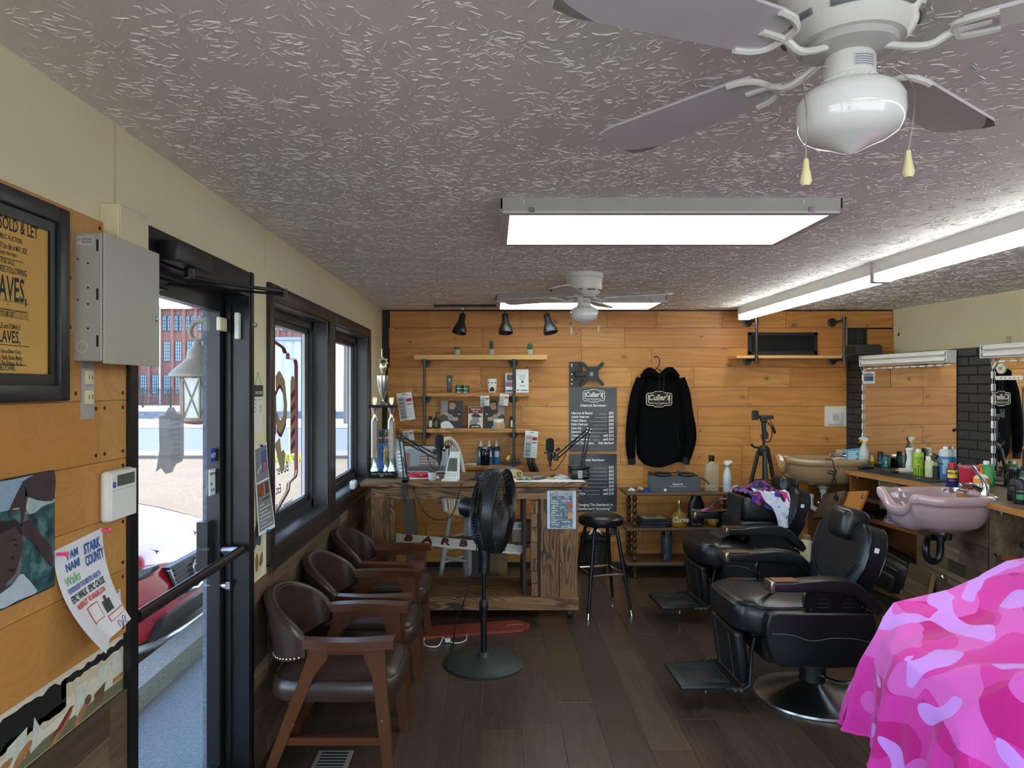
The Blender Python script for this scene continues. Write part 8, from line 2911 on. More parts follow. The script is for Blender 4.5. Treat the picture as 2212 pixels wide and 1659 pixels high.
drape(lambda u, v: (-0.27 + 0.40 * u, -0.34 + 0.62 * v + 0.05 * math.sin(5 * u)), 'printed_side', M_VIOLET, 0.0,1)
drape(lambda u, v: (-0.06 + 0.13 * u - 0.10 * v + 0.03 * math.sin(6 * v), 0.05 + 0.36 * v), 'lining_fold', M_LILAC, 0.012,2)
drape(lambda u, v: (-0.22 + 0.10 * u + 0.02 * math.sin(8 * v), 0.02 + 0.31 * v + 0.04 * math.sin(5 * u)), 'lining_fold', M_LILAC, 0.012,7)
drape(lambda u, v: (0.0 + 0.13 * u + 0.05 * v, -0.33 + 0.16 * v), 'lining_fold', M_LILAC, 0.01,3)
MB().grid(lambda u, v: (0.02 + 0.30 * u, -0.16 - 0.13 * v - 0.10 * u + 0.02 * math.sin(9 * u), -0.01 - 0.16 * u ** 1.2 - 0.05 * v + 0.014 * math.sin(12 * u + 4 * v)), 22,10,0.003).build('trailing_corner', M_VIOLET, cp2)
MB().grid(lambda u, v: (-0.1 + 0.16 * u, -0.1 + 0.22 * v, 0.035 + 0.055 * math.sin(PI * u) * math.sin(PI * v) + 0.012 * math.sin(23 * u + 9 * v)), 20,20,0.003).build('bunched_fold', M_VIOLET, cp2)

# ================================================================== the client under the pink cape
def skin_mesh(name, mat, parent, pts, edges, radii, root=0,sub=2,loc=None):
 me = bpy.data.meshes.new(name)
 me.from_pydata(pts, edges, [])
 o = bpy.data.objects.new(name, me)
 COL.objects.link(o)
 if parent is not None:
  o.parent = parent
 md = o.modifiers.new('skin','SKIN')
 md.use_smooth_shade = True
 sv = me.skin_vertices[0].data
 for i, r in enumerate(radii):
  sv[i].radius = (r, r) if not isinstance(r, tuple) else r
  sv[i].use_root = (i == root)
 sb2 = o.modifiers.new('subsurf','SUBSURF')
 sb2.levels = sub
 sb2.render_levels = sub
 me.materials.append(mat)
 return o


pe = thing('person','seated client in blue jeans covered by the pink cape','person', (O3.x, O3.y, 0))
P_ = [(0.02,0,0.67),(0.05,0,0.77),(0.10,0,0.89),(0.13,0,1.0),(0.13,0,1.10),(0.105,0,1.175),(0.09,0,1.28)]
E_ = [(0,1),(1,2),(2,3),(3,4),(4,5),(5,6)]
R_ = [(0.15,0.12),(0.135,0.105),(0.15,0.115),(0.10,0.085), 0.05,(0.07,0.085),(0.082,0.1)]
for s in (-1,1):
 b = len(P_)
 P_ += [(0.12,s * 0.15,0.96),(0.05,s * 0.24,0.82),(-0.18,s * 0.285,0.765),(-0.26,s * 0.285,0.76)]
 E_ += [(3,b),(b, b + 1),(b + 1,b + 2),(b + 2,b + 3)]
 R_ += [0.058,0.043,0.033,(0.036,0.018)]
 b = len(P_)
 P_ += [(-0.02,s * 0.09,0.675),(-0.42,s * 0.12,0.605),(-0.475,s * 0.115,0.40),(-0.51,s * 0.11,0.22),(-0.60,s * 0.115,0.18)]
 E_ += [(0,b),(b, b + 1),(b + 1,b + 2),(b + 2,b + 3),(b + 3,b + 4)]
 R_ += [0.095,0.068,0.058,0.042,(0.035,0.045)]
skin_mesh('body', plain('#8a5d48', 0.5), pe, P_, E_, R_)
for s in (-1,1):
 for i in range(4):
  yy = s * 0.285 + (i - 1.5) * 0.018
  skin_mesh('finger', plain('#8a5d48', 0.5), pe, [(-0.25,yy, 0.757),(-0.285,yy, 0.752),(-0.305 - 0.006 * (i in (1,2)), yy, 0.742)], [(0,1),(1,2)], [0.009,0.0085,0.007], 0,1)
 skin_mesh('finger', plain('#8a5d48', 0.5), pe, [(-0.23,s * 0.25,0.757),(-0.26,s * 0.235,0.752),(-0.285,s * 0.235,0.747)], [(0,1),(1,2)], [0.010,0.0095,0.008], 0,1)
jp = [(0.02,0,0.66)]
je = []
jr = [(0.165,0.13)]
for s in (-1,1):
 b = len(jp)
 jp += [(-0.03,s * 0.09,0.66),(-0.42,s * 0.12,0.60),(-0.48,s * 0.115,0.40),(-0.51,s * 0.11,0.24)]
 je += [(0,b),(b, b + 1),(b + 1,b + 2),(b + 2,b + 3)]
 jr += [0.10,0.072,0.066,0.062]
dn = NT('denim')
skin_mesh('jeans', dn.fin(dn.mix(dn.noise(dn.coords('Object', (90,90,14)), 4,3), C('#4d6583'), C('#8aa0ba')), 0.85), pe, jp, je, jr)
skin_mesh('shirt', plain('#3a3d44', 0.8), pe, [(0.02,0,0.71),(0.06,0,0.80),(0.11,0,0.91),(0.135,0,1.0),(0.12,0.15,0.955),(0.06,0.23,0.84),(0.12,-0.15,0.955),(0.06,-0.23,0.84)], [(0,1),(1,2),(2,3),(3,4),(4,5),(3,6),(6,7)], [(0.16,0.125),(0.145,0.115),(0.155,0.12),(0.09,0.075), 0.068,0.055,0.068,0.055])
for s in (-1,1):
 MB().rbox(-0.71,-0.47,s * 0.115 - 0.045,s * 0.115 + 0.045,0.142,0.22,0.03,3).build('shoe', plain('#d5d5d2', 0.5), pe)
 MB().ell((0.034,s * 0.03,1.245), 0.007,0.011,0.007,10,6).build('eye', M_WHITE, pe)
 MB().ell((0.10,s * 0.082,1.235), 0.018,0.012,0.03,10,8).build('ear', plain('#8a5d48', 0.5), pe)
MB().ell((0.028,0,1.222), 0.018,0.014,0.022,10,8).build('nose', plain('#8a5d48', 0.5), pe)
MB().ell((0.04,0,1.187), 0.012,0.028,0.007,10,6).build('mouth', plain('#6a3c36', 0.5), pe)
MB().ell((0.11,0,1.30), 0.092,0.09,0.062,20,12).build('hair', plain('#1c1614', 0.8), pe)

# the cape itself ------------------------------------------------------------------
cpk = thing('pink_cape','hot pink camouflage barber cape draped over the seated client','cape', (O3.x, O3.y, 0))
# centre line from the collar to the front hem (x back to front, height)
CL = [(0.33,0.82),(0.31,0.93),(0.25,1.03),(0.17,1.08),(0.10,1.095),(0.03,1.04),(-0.06,0.92),(-0.18,0.83),(-0.30,0.775),(-0.42,0.745),(-0.50,0.735),(-0.555,0.70),(-0.585,0.61),(-0.60,0.50),(-0.61,0.40),(-0.62,0.32)]
AR = [(0.33,0.80),(0.31,0.90),(0.25,0.965),(0.17,0.99),(0.10,0.995),(0.04,0.98),(-0.03,0.925),(-0.15,0.86),(-0.28,0.825),(-0.385,0.80),(-0.44,0.745),(-0.49,0.69),(-0.54,0.61),(-0.56,0.50),(-0.575,0.41),(-0.585,0.33)]
WD = [0.30,0.31,0.31,0.31,0.31,0.32,0.35,0.37,0.37,0.362,0.34,0.30,0.27,0.255,0.25,0.25]


def interp(tb, q):
 q = max(0.0,min(1.0,q)) * (len(tb) - 1)
 j = min(int(q), len(tb) - 2)
 f = q - j
 f2 = f
 a, b = tb[j], tb[j + 1]
 if isinstance(a, tuple):
  return tuple(x + (y - x) * f2 for x, y in zip(a, b))
 return a + (b - a) * f2


def cape_pt(u, v):
 c = 2 * u - 1                       # -1 near side .. +1 far side (local +y is away from the viewer)
 s = 1 if c > 0 else -1
 q = abs(c)
 cx, cz = interp(CL, v)
 ax, az = interp(AR, v)
 wd = interp(WD, v)
 if q < 0.55:
  k = q / 0.55
  kk = k * k * (3 - 2 * k)
  x = cx + (ax - cx) * kk
  z = cz + (az - cz) * kk - 0.035 * math.sin(PI * k) * max(0.0,min(1.0,(0.62 - v) / 0.1)) * max(0.0,min(1.0,(v - 0.36) / 0.1))
  y = s * wd * k
  z += 0.006 * math.sin(14 * k + 9 * v) * (v > 0.4)
 else:
  k = (q - 0.55) / 0.45
  top = az
  hem = 0.42 - 0.10 * v
  z = top + (hem - top) * (k ** 1.15)
  fold = 0.030 * math.sin(v * 26 + s * 1.2) * k + 0.014 * math.sin(v * 51) * k
  y = s * (wd + 0.035 * math.sin(k * PI * 0.5) + 0.05 * k + fold)
  x = ax - (0.02 + 0.05 * v) * k - 0.02 * k * math.sin(v * 17)
 if v > 0.71:
  f = (v - 0.71) / 0.29
  z += 0.0
  x += -0.028 * f * math.sin(c * 11 + 0.8) - 0.016 * f * math.sin(c * 23)
 return (x, y, z)


MB().grid(cape_pt, 110,120,0.002).build('cape_cloth', M_PINKCAMO, cpk, angle=70)
hemp = [Vector(cape_pt(i / 60,1.0)) for i in range(61)]
MB().tube(hemp, 0.004,5).build('hem', plain('#e0309a', 0.7), cpk)

# ================================================================== right-hand wall: mirrors, lamps, stations
MWR = T(WX0,YB, 0) @ Matrix.Rotation(ang, 4,'Z')


def wr_thing(name, label, cat, s, z, y=0.0,group=None):
 return thing(name, label, cat, tuple(MWR @ Vector((s, y, z))), ang, group)


M_MIRROR = mirror_mat()
for lab, a, b in (('frameless mirror on the black brick nearer the back wall', S0,S1),('frameless mirror on the black brick beyond the brick pier', S2,S3)):
 t = wr_thing('wall_mirror', lab, 'mirror', a, 1.0)
 MB().box(0,b - a, -0.012,-0.006,0,0.9).build('glass', M_MIRROR, t)
 MB().box(0,b - a, -0.006,-0.0045,0,0.9).build('backing', plain('#3a3d3f', 0.6), t)


def lamp_bar(label, s0,s1,z):
 t = wr_thing('mirror_lamp', label, 'lamp', s0,z)
 L = s1 - s0
 MB().prism([(0,0.0),(-0.055,0.0),(-0.055,0.03),(-0.04,0.05),(-0.055,0.07),(-0.055,0.092),(0,0.092)], L, Matrix(((0,0,1,0),(1,0,0,-0.004),(0,1,0,0),(0,0,0,1)))).build('channel', M_WHITE, t)
 for zz in (0.022,0.07):
  MB().cyl((0.02,-0.072,zz),(L - 0.02,-0.072,zz), 0.013,n=12).build('tube', plain('#f0f1ee', 0.25), t)
  for xx in (0.0,L - 0.02):
   MB().cyl((xx, -0.072,zz),(xx + 0.02,-0.072,zz), 0.0135,n=12).build('tube_cap', plain('#7fa88f', 0.3,0.4), t)
 for xx in (0.0,L):
  MB().box(xx - 0.003,xx + 0.003,-0.086,-0.004,0.0,0.092).build('end_plate', M_WHITE, t)
 return t


lamp_bar('unlit white tube lamp above the mirror nearer the corner', ws(1862,0.06), S1 - 0.01,1.858)
lamp_bar('unlit white tube lamp above the mirror past the brick pier', S2 - 0.02,S3,1.875)


def led_string(label, pts):
 t = thing('led_string', label, 'led lights', (0,0,0))
 W_ = [MWR @ Vector(p) for p in pts]
 MB().tube(smooth_path(W_, 2), 0.0018,5).build('wire', M_WHITE, t)
 acc = 0
 for a, b in zip(W_[:-1], W_[1:]):
  L = (b - a).length
  n = max(1,int(L / 0.085))
  for i in range(n):
   c_ = a.lerp(b, (i + 0.5) / n)
   d = (b - a).normalized()
   q = d.to_track_quat('X','Y').to_matrix().to_4x4()
   mo = MB().rbox(-0.026,0.026,-0.007,0.007,-0.007,0.007,0.003,1,T(*c_) @ q).build('led_module', plain('#e2e4e2', 0.4), t)
 return t


led_string('white string of led modules around the first mirror', [(S1 - 0.02,-0.02,1.84),(S0 + 0.06,-0.02,1.835),(S0 + 0.012,-0.02,1.80),(S0 + 0.012,-0.02,1.02)])
led_string('white string of led modules around the second mirror', [(S2 + 0.6,-0.02,1.85),(S2 + 0.05,-0.02,1.85),(S2 + 0.012,-0.02,1.8),(S2 + 0.012,-0.02,1.02)])
# sticker on the mirror
t = wr_thing('mirror_sticker','square sanitizing systems sticker on the mirror corner','sticker', ws(1867), 1.705,-0.0125)
MB().box(0,0.16,-0.001,0,0,0.105).build('paper', M_PAPER, t)
MB().box(0.015,0.145,-0.0016,-0.001,0.05,0.085).build('navy_band', plain('#1d2540', 0.4), t)
MB().box(0.015,0.145,-0.0016,-0.001,0.02,0.049).build('blue_band', plain('#2f86c4', 0.4), t)
MB().text('SANITIZING', 0.026,T(0.08,-0.0018,0.06) @ R(90,'X'), 'CENTER', 0.0003,0.95).build('lettering', M_TXTW, t)
MB().text('SYSTEMS', 0.028,T(0.08,-0.0018,0.025) @ R(90,'X'), 'CENTER', 0.0004,1.0).text('BARBY', 0.014,T(0.08,-0.0018,0.09) @ R(90,'X'), 'CENTER').text('ONE-STEP PROTECTION', 0.009,T(0.08,-0.0018,0.008) @ R(90,'X'), 'CENTER').build('lettering', M_TXTK, t)
# small round badge and strip on the pier side of the second mirror
t = wr_thing('round_badge','round pale badge at the top of the second mirror','badge', S2 + 0.08,1.80,-0.0125)
MB().lathe([(0,0),(0.036,0),(0.036,0.006),(0,0.008)], 22,R(90,'X')).build('disc', plain('#d9d2b8', 0.4), t)
MB().text('IV', 0.03,T(0,-0.0085,-0.01) @ R(90,'X'), 'CENTER', 0.0005).build('lettering', M_TXTK, t)
t = wr_thing('remote_strip','white remote control strip stuck across the second mirror','remote', S2 + 0.04,1.735,-0.0125)
MB().rbox(0,0.22,-0.012,0,-0.014,0.014,0.003,1).build('case', M_WHITE, t)
for i in range(5):
 MB().cyl((0.05 + i * 0.035,-0.0135,0),(0.05 + i * 0.035,-0.012,0), 0.006,n=8).build('button', plain('#8a9098', 0.4), t)
# torn plaster marks on the cream wall and wall clip
t = wr_thing('wall_clip','cream plastic clip high on the cream wall','clip', ws(2180,-0.44), 2.03,0.44)
MB().rbox(-0.02,0.02,-0.012,0,-0.03,0.03,0.003,1).build('clip', plain('#d0c8a2', 0.5), t)
t = wr_thing('plaster_scar','peeled paint scar with exposed plaster on the cream wall','mark', ws(1944,-0.44), 2.19,0.44)
MB().prism([(-0.03,-0.02),(0.0,-0.03),(0.045,0.05),(0.055,0.075),(0.02,0.08),(-0.005,0.03)], 0.0012,R(90,'X')).build('exposed_plaster', plain('#e2dcc0', 0.8), t)
MB().prism([(-0.03,-0.045),(-0.01,-0.045),(0.0,-0.02),(-0.02,-0.015)], 0.0016,R(90,'X')).build('dark_hole', plain('#2a2620', 0.9), t)
# loudspeaker on the ledge
t = wr_thing('loudspeaker','small grey loudspeaker lying on the brick ledge','speaker', ws(1868,-0.1), WT, 0.12)
MB().prism([(-0.075,0.004),(-0.065,0.085),(-0.03,0.10),(0.04,0.10),(0.07,0.08),(0.075,0.004)], 0.26,T(0,0.1,0) @ R(90,'X')).build('cabinet', plain('#4a4a48', 0.5), t)
MB().prism([(-0.065,0.012),(-0.058,0.078),(-0.028,0.09),(0.036,0.09),(0.062,0.074),(0.066,0.012)], 0.004,T(0,-0.16,0) @ R(90,'X')).build('front_grille', plain('#2c2c2b', 0.7,var=0.4,scale=300), t)

# worktop ---------------------------------------------------------------------
ZCn = 0.99
wxat = lambda Y: WX0 + (YB - Y) * TW
front = [(2.92,5.88),(2.99,5.4),(3.06,4.98),(3.01,4.62),(2.945,4.32),(2.935,4.0),(2.935,3.0)]
back = [(wxat(3.0) - 0.004,3.0),(wxat(6.08) - 0.004,6.08)]
wt = thing('worktop','long worn dark worktop along the mirror wall','worktop', (0,0,0))
MB().prism((front + back)[::-1] if False else front[::-1] + back[::-1], 0.036,None, ZCn - 0.036).build('slab', M_COUNTER, wt)
for a, b in list(zip(front[:-1], front[1:])) + [((3.33,6.06), front[0])]:
 A, B = Vector((*a, 0)), Vector((*b, 0))
 d = (B - A).normalized()
 nn = Vector((d.y, -d.x, 0))
 if nn.x > 0:
  nn = -nn
 MB().prism([tuple((A + nn * 0.006)[:2]), tuple((B + nn * 0.006)[:2]), tuple((B - nn * 0.004)[:2]), tuple((A - nn * 0.004)[:2])], 0.036,None, ZCn - 0.037).build('worn_edge', M_COUNTEREDGE, wt)


def station(name, label, A, B):
 """cabinet frame whose front runs from A to B; local x along the front, y into the wall"""
 A, B = Vector((*A, 0)), Vector((*B, 0))
 d = B - A
 a_ = math.atan2(d.y, d.x)
 return thing(name, label, 'cabinet', tuple(A), a_), d.length, a_


def face_planks(parent, x0,x1,z0,z1,rh, seed, y=0.0,th=0.008,nm='face_plank'):
 rr = random.Random(seed)
 z = z1
 while z > z0 + 0.01:
  zb = max(z - rh, z0)
  x = x0
  while x < x1 - 0.005:
   L = rr.uniform(0.14,0.42)
   xe = x1 if x1 - x - L < 0.08 else x + L
   MB().box(-(xe - x) / 2 + 0.0007,(xe - x) / 2 - 0.0007,-th + rr.uniform(-0.001,0.001), 0,-(z - zb) / 2 + 0.0007,(z - zb) / 2 - 0.0007).build(nm, M_RECL, parent, ((x + xe) / 2,y, (z + zb) / 2))
   x = xe
  z = zb


def knob(parent, x, y, z, r=0.014):
 return MB().lathe([(0.005,0),(0.005,0.012),(r * 0.8,0.014),(r, 0.02),(r * 0.7,0.028),(0,0.03)], 18,T(x, y, z) @ R(90,'X')).build('knob', M_CHROME, parent)


def outlet_box(parent, x, y, z):
 b_ = MB().rbox(x - 0.032,x + 0.032,y - 0.045,y, z - 0.052,z + 0.052,0.003,1).build('outlet_box', plain('#8e959c', 0.35,0.6), parent)
 for zz in (-0.022,0.022):
  MB().rbox(x - 0.017,x + 0.017,y - 0.05,y - 0.045,z + zz - 0.018,z + zz + 0.018,0.006,2).build('outlet_face', plain('#d8d2b4', 0.4), b_)
 return b_


# station 1: open, doors hanging
s1,L1,a1 = station('open_cabinet','open wooden cabinet with hanging doors under the worktop', (2.95,5.87),(3.06,5.10))
DP = 0.30
MB().box(0,0.02,0,DP + 0.04,0.09,ZCn - 0.036).build('side_panel', M_CAB, s1)
MB().box(L1 - 0.02,L1,0,DP + 0.1,0.09,ZCn - 0.036).build('side_panel', M_CAB, s1)
MB().box(0,L1,DP + 0.03,DP + 0.045,0.09,ZCn - 0.036).build('back_panel', M_CAB, s1)
MB().box(0.02,L1 - 0.02,0.0,DP + 0.03,0.09,0.11).build('bottom', M_CAB, s1)
MB().box(0.02,L1 - 0.02,0.01,DP + 0.03,0.60,0.62).build('shelf', M_CAB, s1)
MB().box(0.02,0.40,0.01,DP + 0.03,0.755,0.77).build('upper_shelf', plain('#5a4636', 0.6), s1)
MB().box(0.0,L1,0.05,0.065,0.0,0.09).build('toe_kick', plain('#3a2c22', 0.7,var=0.2), s1)
MB().box(-0.001,L1,-0.012,0.0,0.085,0.125).build('bottom_rail', plain('#6b4c34', 0.6,var=0.3), s1)
dw_ = MB().box(0.40,L1 - 0.02,-0.004,0.14,0.735,0.935).build('drawer', plain('#5e4a3a', 0.6), s1)
face_planks(dw_, 0.385,L1 - 0.012,0.73,0.945,0.105,3,-0.004,nm='drawer_plank')
knob(dw_, 0.57,-0.012,0.83)
outlet_box(s1,0.17,0.2,0.865)
MB().rbox(0.035,0.075,0.02,0.06,0.92,0.945,0.004,1).build('hinge', M_STEEL, s1)
dA = T(0.02,-0.05,0.80) @ R(-10,'Y') @ R(-30,'X')
d_ = MB().box(0,0.30,-0.018,0,-0.20,0.0,dA).build('flap_door', M_OAKDOOR, s1)
for xx in (0.02,0.28):
 MB().rbox(xx - 0.012,xx + 0.012,-0.026,-0.018,-0.07,-0.03,0.003,1,dA).build('hinge', M_STEEL, d_)
dB = T(-0.20,-0.08,0.745) @ R(-14,'Y') @ R(-34,'X')
d2 = MB().box(0,0.30,-0.018,0,-0.24,0.0,dB).build('flap_door', plain('#54402f', 0.6), s1)
for i in range(3):
 MB().box(-0.15,0.15,-0.006,0,-0.04,0.04).build('door_plank', M_RECL, d2).matrix_local = dB @ T(0.15,-0.018,-0.04 - 0.08 * i)
MB().lathe([(0.005,0),(0.005,0.012),(0.012,0.014),(0.015,0.02),(0.01,0.028),(0,0.03)], 18,dB @ T(0.02,-0.024,-0.10) @ R(90,'X')).build('knob', M_CHROME, d2)

# cloth, bag and boards kept in it
Ms1 = T(2.95,5.87,0) @ Matrix.Rotation(a1,4,'Z')


def in1(x, y, z):
 return tuple(Ms1 @ Vector((x, y, z)))


def heap(name, label, loc, sx, sy, sz, mat, seed, cat='cloth'):
 t = thing(name, label, cat, loc, a1)
 rr = random.Random(seed)
 ph = [rr.uniform(0,6) for _ in range(8)]

 def fn(u, v):
  a = 2 * PI * u
  e = 0.5 * PI * v
  wob_ = 1 + 0.13 * math.sin(5 * a + ph[0]) * math.cos(e) + 0.09 * math.sin(9 * a + ph[1] + 5 * v) + 0.07 * math.sin(14 * v + ph[2] + 3 * a)
  return (sx * math.cos(a) * math.cos(e) * wob_, sy * math.sin(a) * math.cos(e) * wob_, sz * math.sin(e) * wob_)
 MB().grid(fn, 44,18).build('folds', mat, t, angle=60)
 MB().tube([Vector(fn(i / 30,0.25)) * 1.02 for i in range(24)], 0.004,5).build('seam', mat, t)
 return t


heap('rolled_cape','crumpled mauve cape stuffed on the cabinet shelf', in1(0.46,0.13,0.62), 0.15,0.09,0.135,camo('mauve_cloth', ['#a08aa4','#b49cb6','#8a7890'], 9), 4)
heap('black_cape','crumpled black cape on the cabinet shelf beside the mauve one', in1(0.62,0.12,0.62), 0.085,0.09,0.10,plain('#121214', 0.5), 9)
t = thing('black_case','flat black case lying on the cabinet shelf','case', in1(0.20,0.13,0.62), a1)
MB().rbox(-0.13,0.12,-0.07,0.07,0,0.035,0.01,2).build('shell', M_BLACK, t)
MB().rbox(-0.02,0.02,-0.074,-0.07,0.012,0.024,0.001,1).build('clasp', M_STEEL, t)
t = thing('duffel_bag','black duffel bag with brass zips at the bottom of the open cabinet','bag', in1(0.42,0.08,0.11), a1)
bm_ = R(14,'Y')
MB().rbox(-0.27,0.24,-0.12,0.13,0.0,0.27,0.07,4,T(0.0,0,0.01) @ R(9,'Y')).build('bag_body', plain('#121215', 0.5,var=0.3,scale=12), t)
MB().rbox(-0.22,0.16,-0.15,-0.10,0.02,0.16,0.03,3,T(0,0,0.02) @ R(9,'Y')).build('front_pocket', plain('#0f1012', 0.5), t)
for yy, z_ in ((-0.05,0.283),(-0.122,0.225)):
 MB().tube([(-0.2,yy, z_ + 0.033),(0.0,yy - 0.002,z_ + 0.003),(0.2,yy, z_ - 0.03)], 0.005,6).build('zip', plain('#a08a4e', 0.3,0.8), t)
MB().rbox(-0.005,0.012,-0.136,-0.122,0.18,0.22,0.003,1).build('zip_pull', plain('#b9a468', 0.3,0.9), t)
t = thing('flat_carton','flattened brown carton under the duffel bag','carton', in1(0.62,0.0,0.11), a1)
MB().box(-0.1,0.08,-0.03,0.1,0,0.07,R(6,'Y')).build('card', plain('#7a6550', 0.8), t)
MB().text('WAHL', 0.035,T(-0.05,-0.0305,0.022) @ R(6,'Y') @ R(90,'X'), 'LEFT', 0.0005).build('lettering', plain('#332a22', 0.7), t)

# station 2: closed front under the pink basin
s2,L2,a2 = station('plank_cabinet','cabinet faced with reclaimed planks under the pink basin', (3.06,5.10),(2.985,4.27))
MB().box(0.002,L2,0,0.32,0.09,ZCn - 0.037).build('carcass', plain('#46382d', 0.7), s2)
face_planks(s2,0.0,L2,0.09,ZCn - 0.037,0.083,6)
MB().box(0,L2,0.05,0.065,0.0,0.09).build('toe_kick', plain('#2a211b', 0.7), s2)
knob(s2,0.37,-0.008,0.40,0.017)
MB().box(-0.002,L2,-0.0095,-0.0075,0.412,0.415).build('drawer_gap', plain('#17120e', 0.9), s2)
Ms2 = T(3.06,5.10,0) @ Matrix.Rotation(a2,4,'Z')
t = thing('leaning_panel','loose plank-faced cabinet door leaning under the pink basin','panel', tuple(Ms2 @ Vector((-0.06,-0.115,0.0))), a2)
Lp = R(-13,'X')
MB().box(0,0.30,0,0.018,0.0,0.40,Lp).build('panel_board', plain('#6b5138', 0.6), t)
for i in range(4):
 MB().box(-0.15,0.15,-0.007,0.0,-0.049,0.049).build('panel_plank', M_RECL, t).matrix_local = Lp @ T(0.15,0,0.05 + 0.1 * i)
MB().box(0.30,0.318,0.0,0.02,0,0.40,Lp).build('raw_edge', plain('#a07d4e', 0.6), t)

# station 3: beyond the basin
s3,L3,a3 = station('outlet_cabinet','open topped plank cabinet with outlet box beside the pink basin', (2.985,4.25),(2.97,3.05))
MB().box(0.0,0.055,-0.01,0.3,0.09,ZCn - 0.037).build('corner_post', M_RECL, s3)
MB().box(0.055,L3,0.26,0.3,0.09,ZCn - 0.037).build('back_panel', M_CAB, s3)
MB().box(0.055,L3,0.0,0.26,0.66,0.68).build('shelf', M_CAB, s3)
MB().box(0.055,L3,0.002,0.26,0.09,0.66).build('carcass', plain('#46382d', 0.7), s3)
face_planks(s3,0.055,L3,0.09,0.655,0.11,12)
outlet_box(s3,0.20,0.12,0.80)
MB().rbox(0.05,0.09,-0.02,0.0,0.675,0.69,0.004,1).build('hinge', M_STEEL, s3)
MB().rbox(0.055,0.09,0.0,0.03,0.92,0.945,0.004,1).build('hinge', M_STEEL, s3)
Ms3 = T(2.985,4.25,0) @ Matrix.Rotation(a3,4,'Z')
t = thing('clipper_cord','black power cord running from the outlet box down the planks','cable', (0,0,0))
MB().tube(smooth_path([Ms3 @ Vector(p) for p in ((0.21,0.065,0.78),(0.24,0.02,0.72),(0.20,-0.02,0.665),(0.17,-0.02,0.6),(0.165,-0.018,0.5),(0.17,-0.018,0.3))], 5), 0.0045,6).build('cord', M_BLACK, t)
MB().tube(smooth_path([Ms3 @ Vector(p) for p in ((0.22,0.07,0.79),(0.4,0.05,0.83),(0.42,-0.01,0.9),(0.35,-0.012,0.97),(0.38,0.02,0.995),(0.5,0.05,0.996))], 5), 0.004,6).build('second_cord', M_BLACK, t)
MB().rbox(0.19,0.23,0.03,0.07,0.75,0.79,0.004,1,Ms3).build('plug', M_BLACK, t)


# shampoo basins ---------------------------------------------------------------
def basin(name, label, loc, a, b, mat, rotz, trap_mat, trap):
 t = thing(name, label, 'basin', loc, rotz)
 # neck faces local -x
 outer = [(0.86,0.008),(0.95,0.012),(1.0,0.004),(1.005,-0.02),(0.985,-0.04),(0.93,-0.05),(0.90,-0.09),(0.83,-0.14),(0.70,-0.19),(0.5,-0.22),(0.28,-0.235),(0.12,-0.24),(0.0,-0.24)]
 inner = [(0.86,0.008),(0.82,-0.01),(0.78,-0.06),(0.68,-0.13),(0.48,-0.175),(0.2,-0.19),(0.0,-0.192)]

 def mk(prof):
  def fn(u, v):
   th = 2 * PI * u
   i = v * (len(prof) - 1)
   j = min(int(i), len(prof) - 2)
   f = i - j
   sc = prof[j][0] + (prof[j + 1][0] - prof[j][0]) * f
   z = prof[j][1] + (prof[j + 1][1] - prof[j][1]) * f
   c, s = math.cos(th), math.sin(th)
   x = a * math.copysign(abs(c) ** 0.7,c)
   y = b * math.copysign(abs(s) ** 0.62,s)
   dth = math.atan2(math.sin(th - PI), math.cos(th - PI))
   rimw = max(0.0,min(1.0,(sc - 0.55) / 0.35))
   g = math.exp(-(dth / 0.42) ** 2)
   e = math.exp(-((abs(dth) - 0.62) / 0.22) ** 2)
   x = x * sc - 0.055 * (g * 0.4 + e) * rimw
   z = z - 0.085 * g * rimw + 0.022 * e * rimw
   return (x, y * sc, z)
  return fn
 m = MB().grid(mk(outer), 72,36)
 m.grid(lambda u, v: mk(inner)(1 - u, v), 72,24)
 m.build('bowl', mat, t, angle=60)
 MB().lathe([(0.045,-0.238),(0.05,-0.25),(0.03,-0.262),(0.022,-0.28),(0,-0.28)], 20).build('drain_flange', M_STEEL if trap_mat is not M_WHITE else M_WHITE, t)
 MB().tube(smooth_path(trap, 5), 0.021,12).build('trap', trap_mat, t)
 for q in (trap[0], trap[-1]):
  MB().lathe([(0.02,-0.018),(0.028,-0.016),(0.028,0.016),(0.02,0.018)], 12,T(*q), False).build('slip_nut', trap_mat, t)
 MB().cyl((a * 0.55,-0.02,0.0),(a * 0.55,-0.02,0.03), 0.016,n=14).build('spray_seat', M_CHROME, t)
 MB().tube([(a * 0.55,-0.02,0.02),(a * 0.3,-0.05,0.035),(a * 0.1,-0.06,0.03)], [0.012,0.013,0.02], 10).build('spray_head', M_CHROME, t)
 return t


basin('shampoo_basin','tan ceramic shampoo basin in the back corner', (2.86,6.14,1.055), 0.34,0.25,plain('#a98a68', 0.12,var=0.04,coat=0.5), math.radians(-8), M_WHITE, [(0,0,-0.28),(0,0,-0.36),(-0.01,0,-0.42),(-0.05,0,-0.445),(-0.095,0,-0.42),(-0.105,0,-0.36),(-0.105,0,-0.33)])
basin('shampoo_basin','mauve pink ceramic shampoo basin on the plank cabinet', (2.80,4.44,1.005), 0.285,0.245,plain('#b59aa0', 0.1,var=0.04,coat=0.5), math.radians(4), plain('#17181b', 0.25), [(0,0,-0.28),(0,0,-0.36),(-0.012,0,-0.405),(-0.045,0,-0.425),(-0.082,0,-0.405),(-0.095,0,-0.36),(-0.085,0.01,-0.325),(-0.05,0.05,-0.30),(0.0,0.09,-0.295),(0.12,0.10,-0.295)])
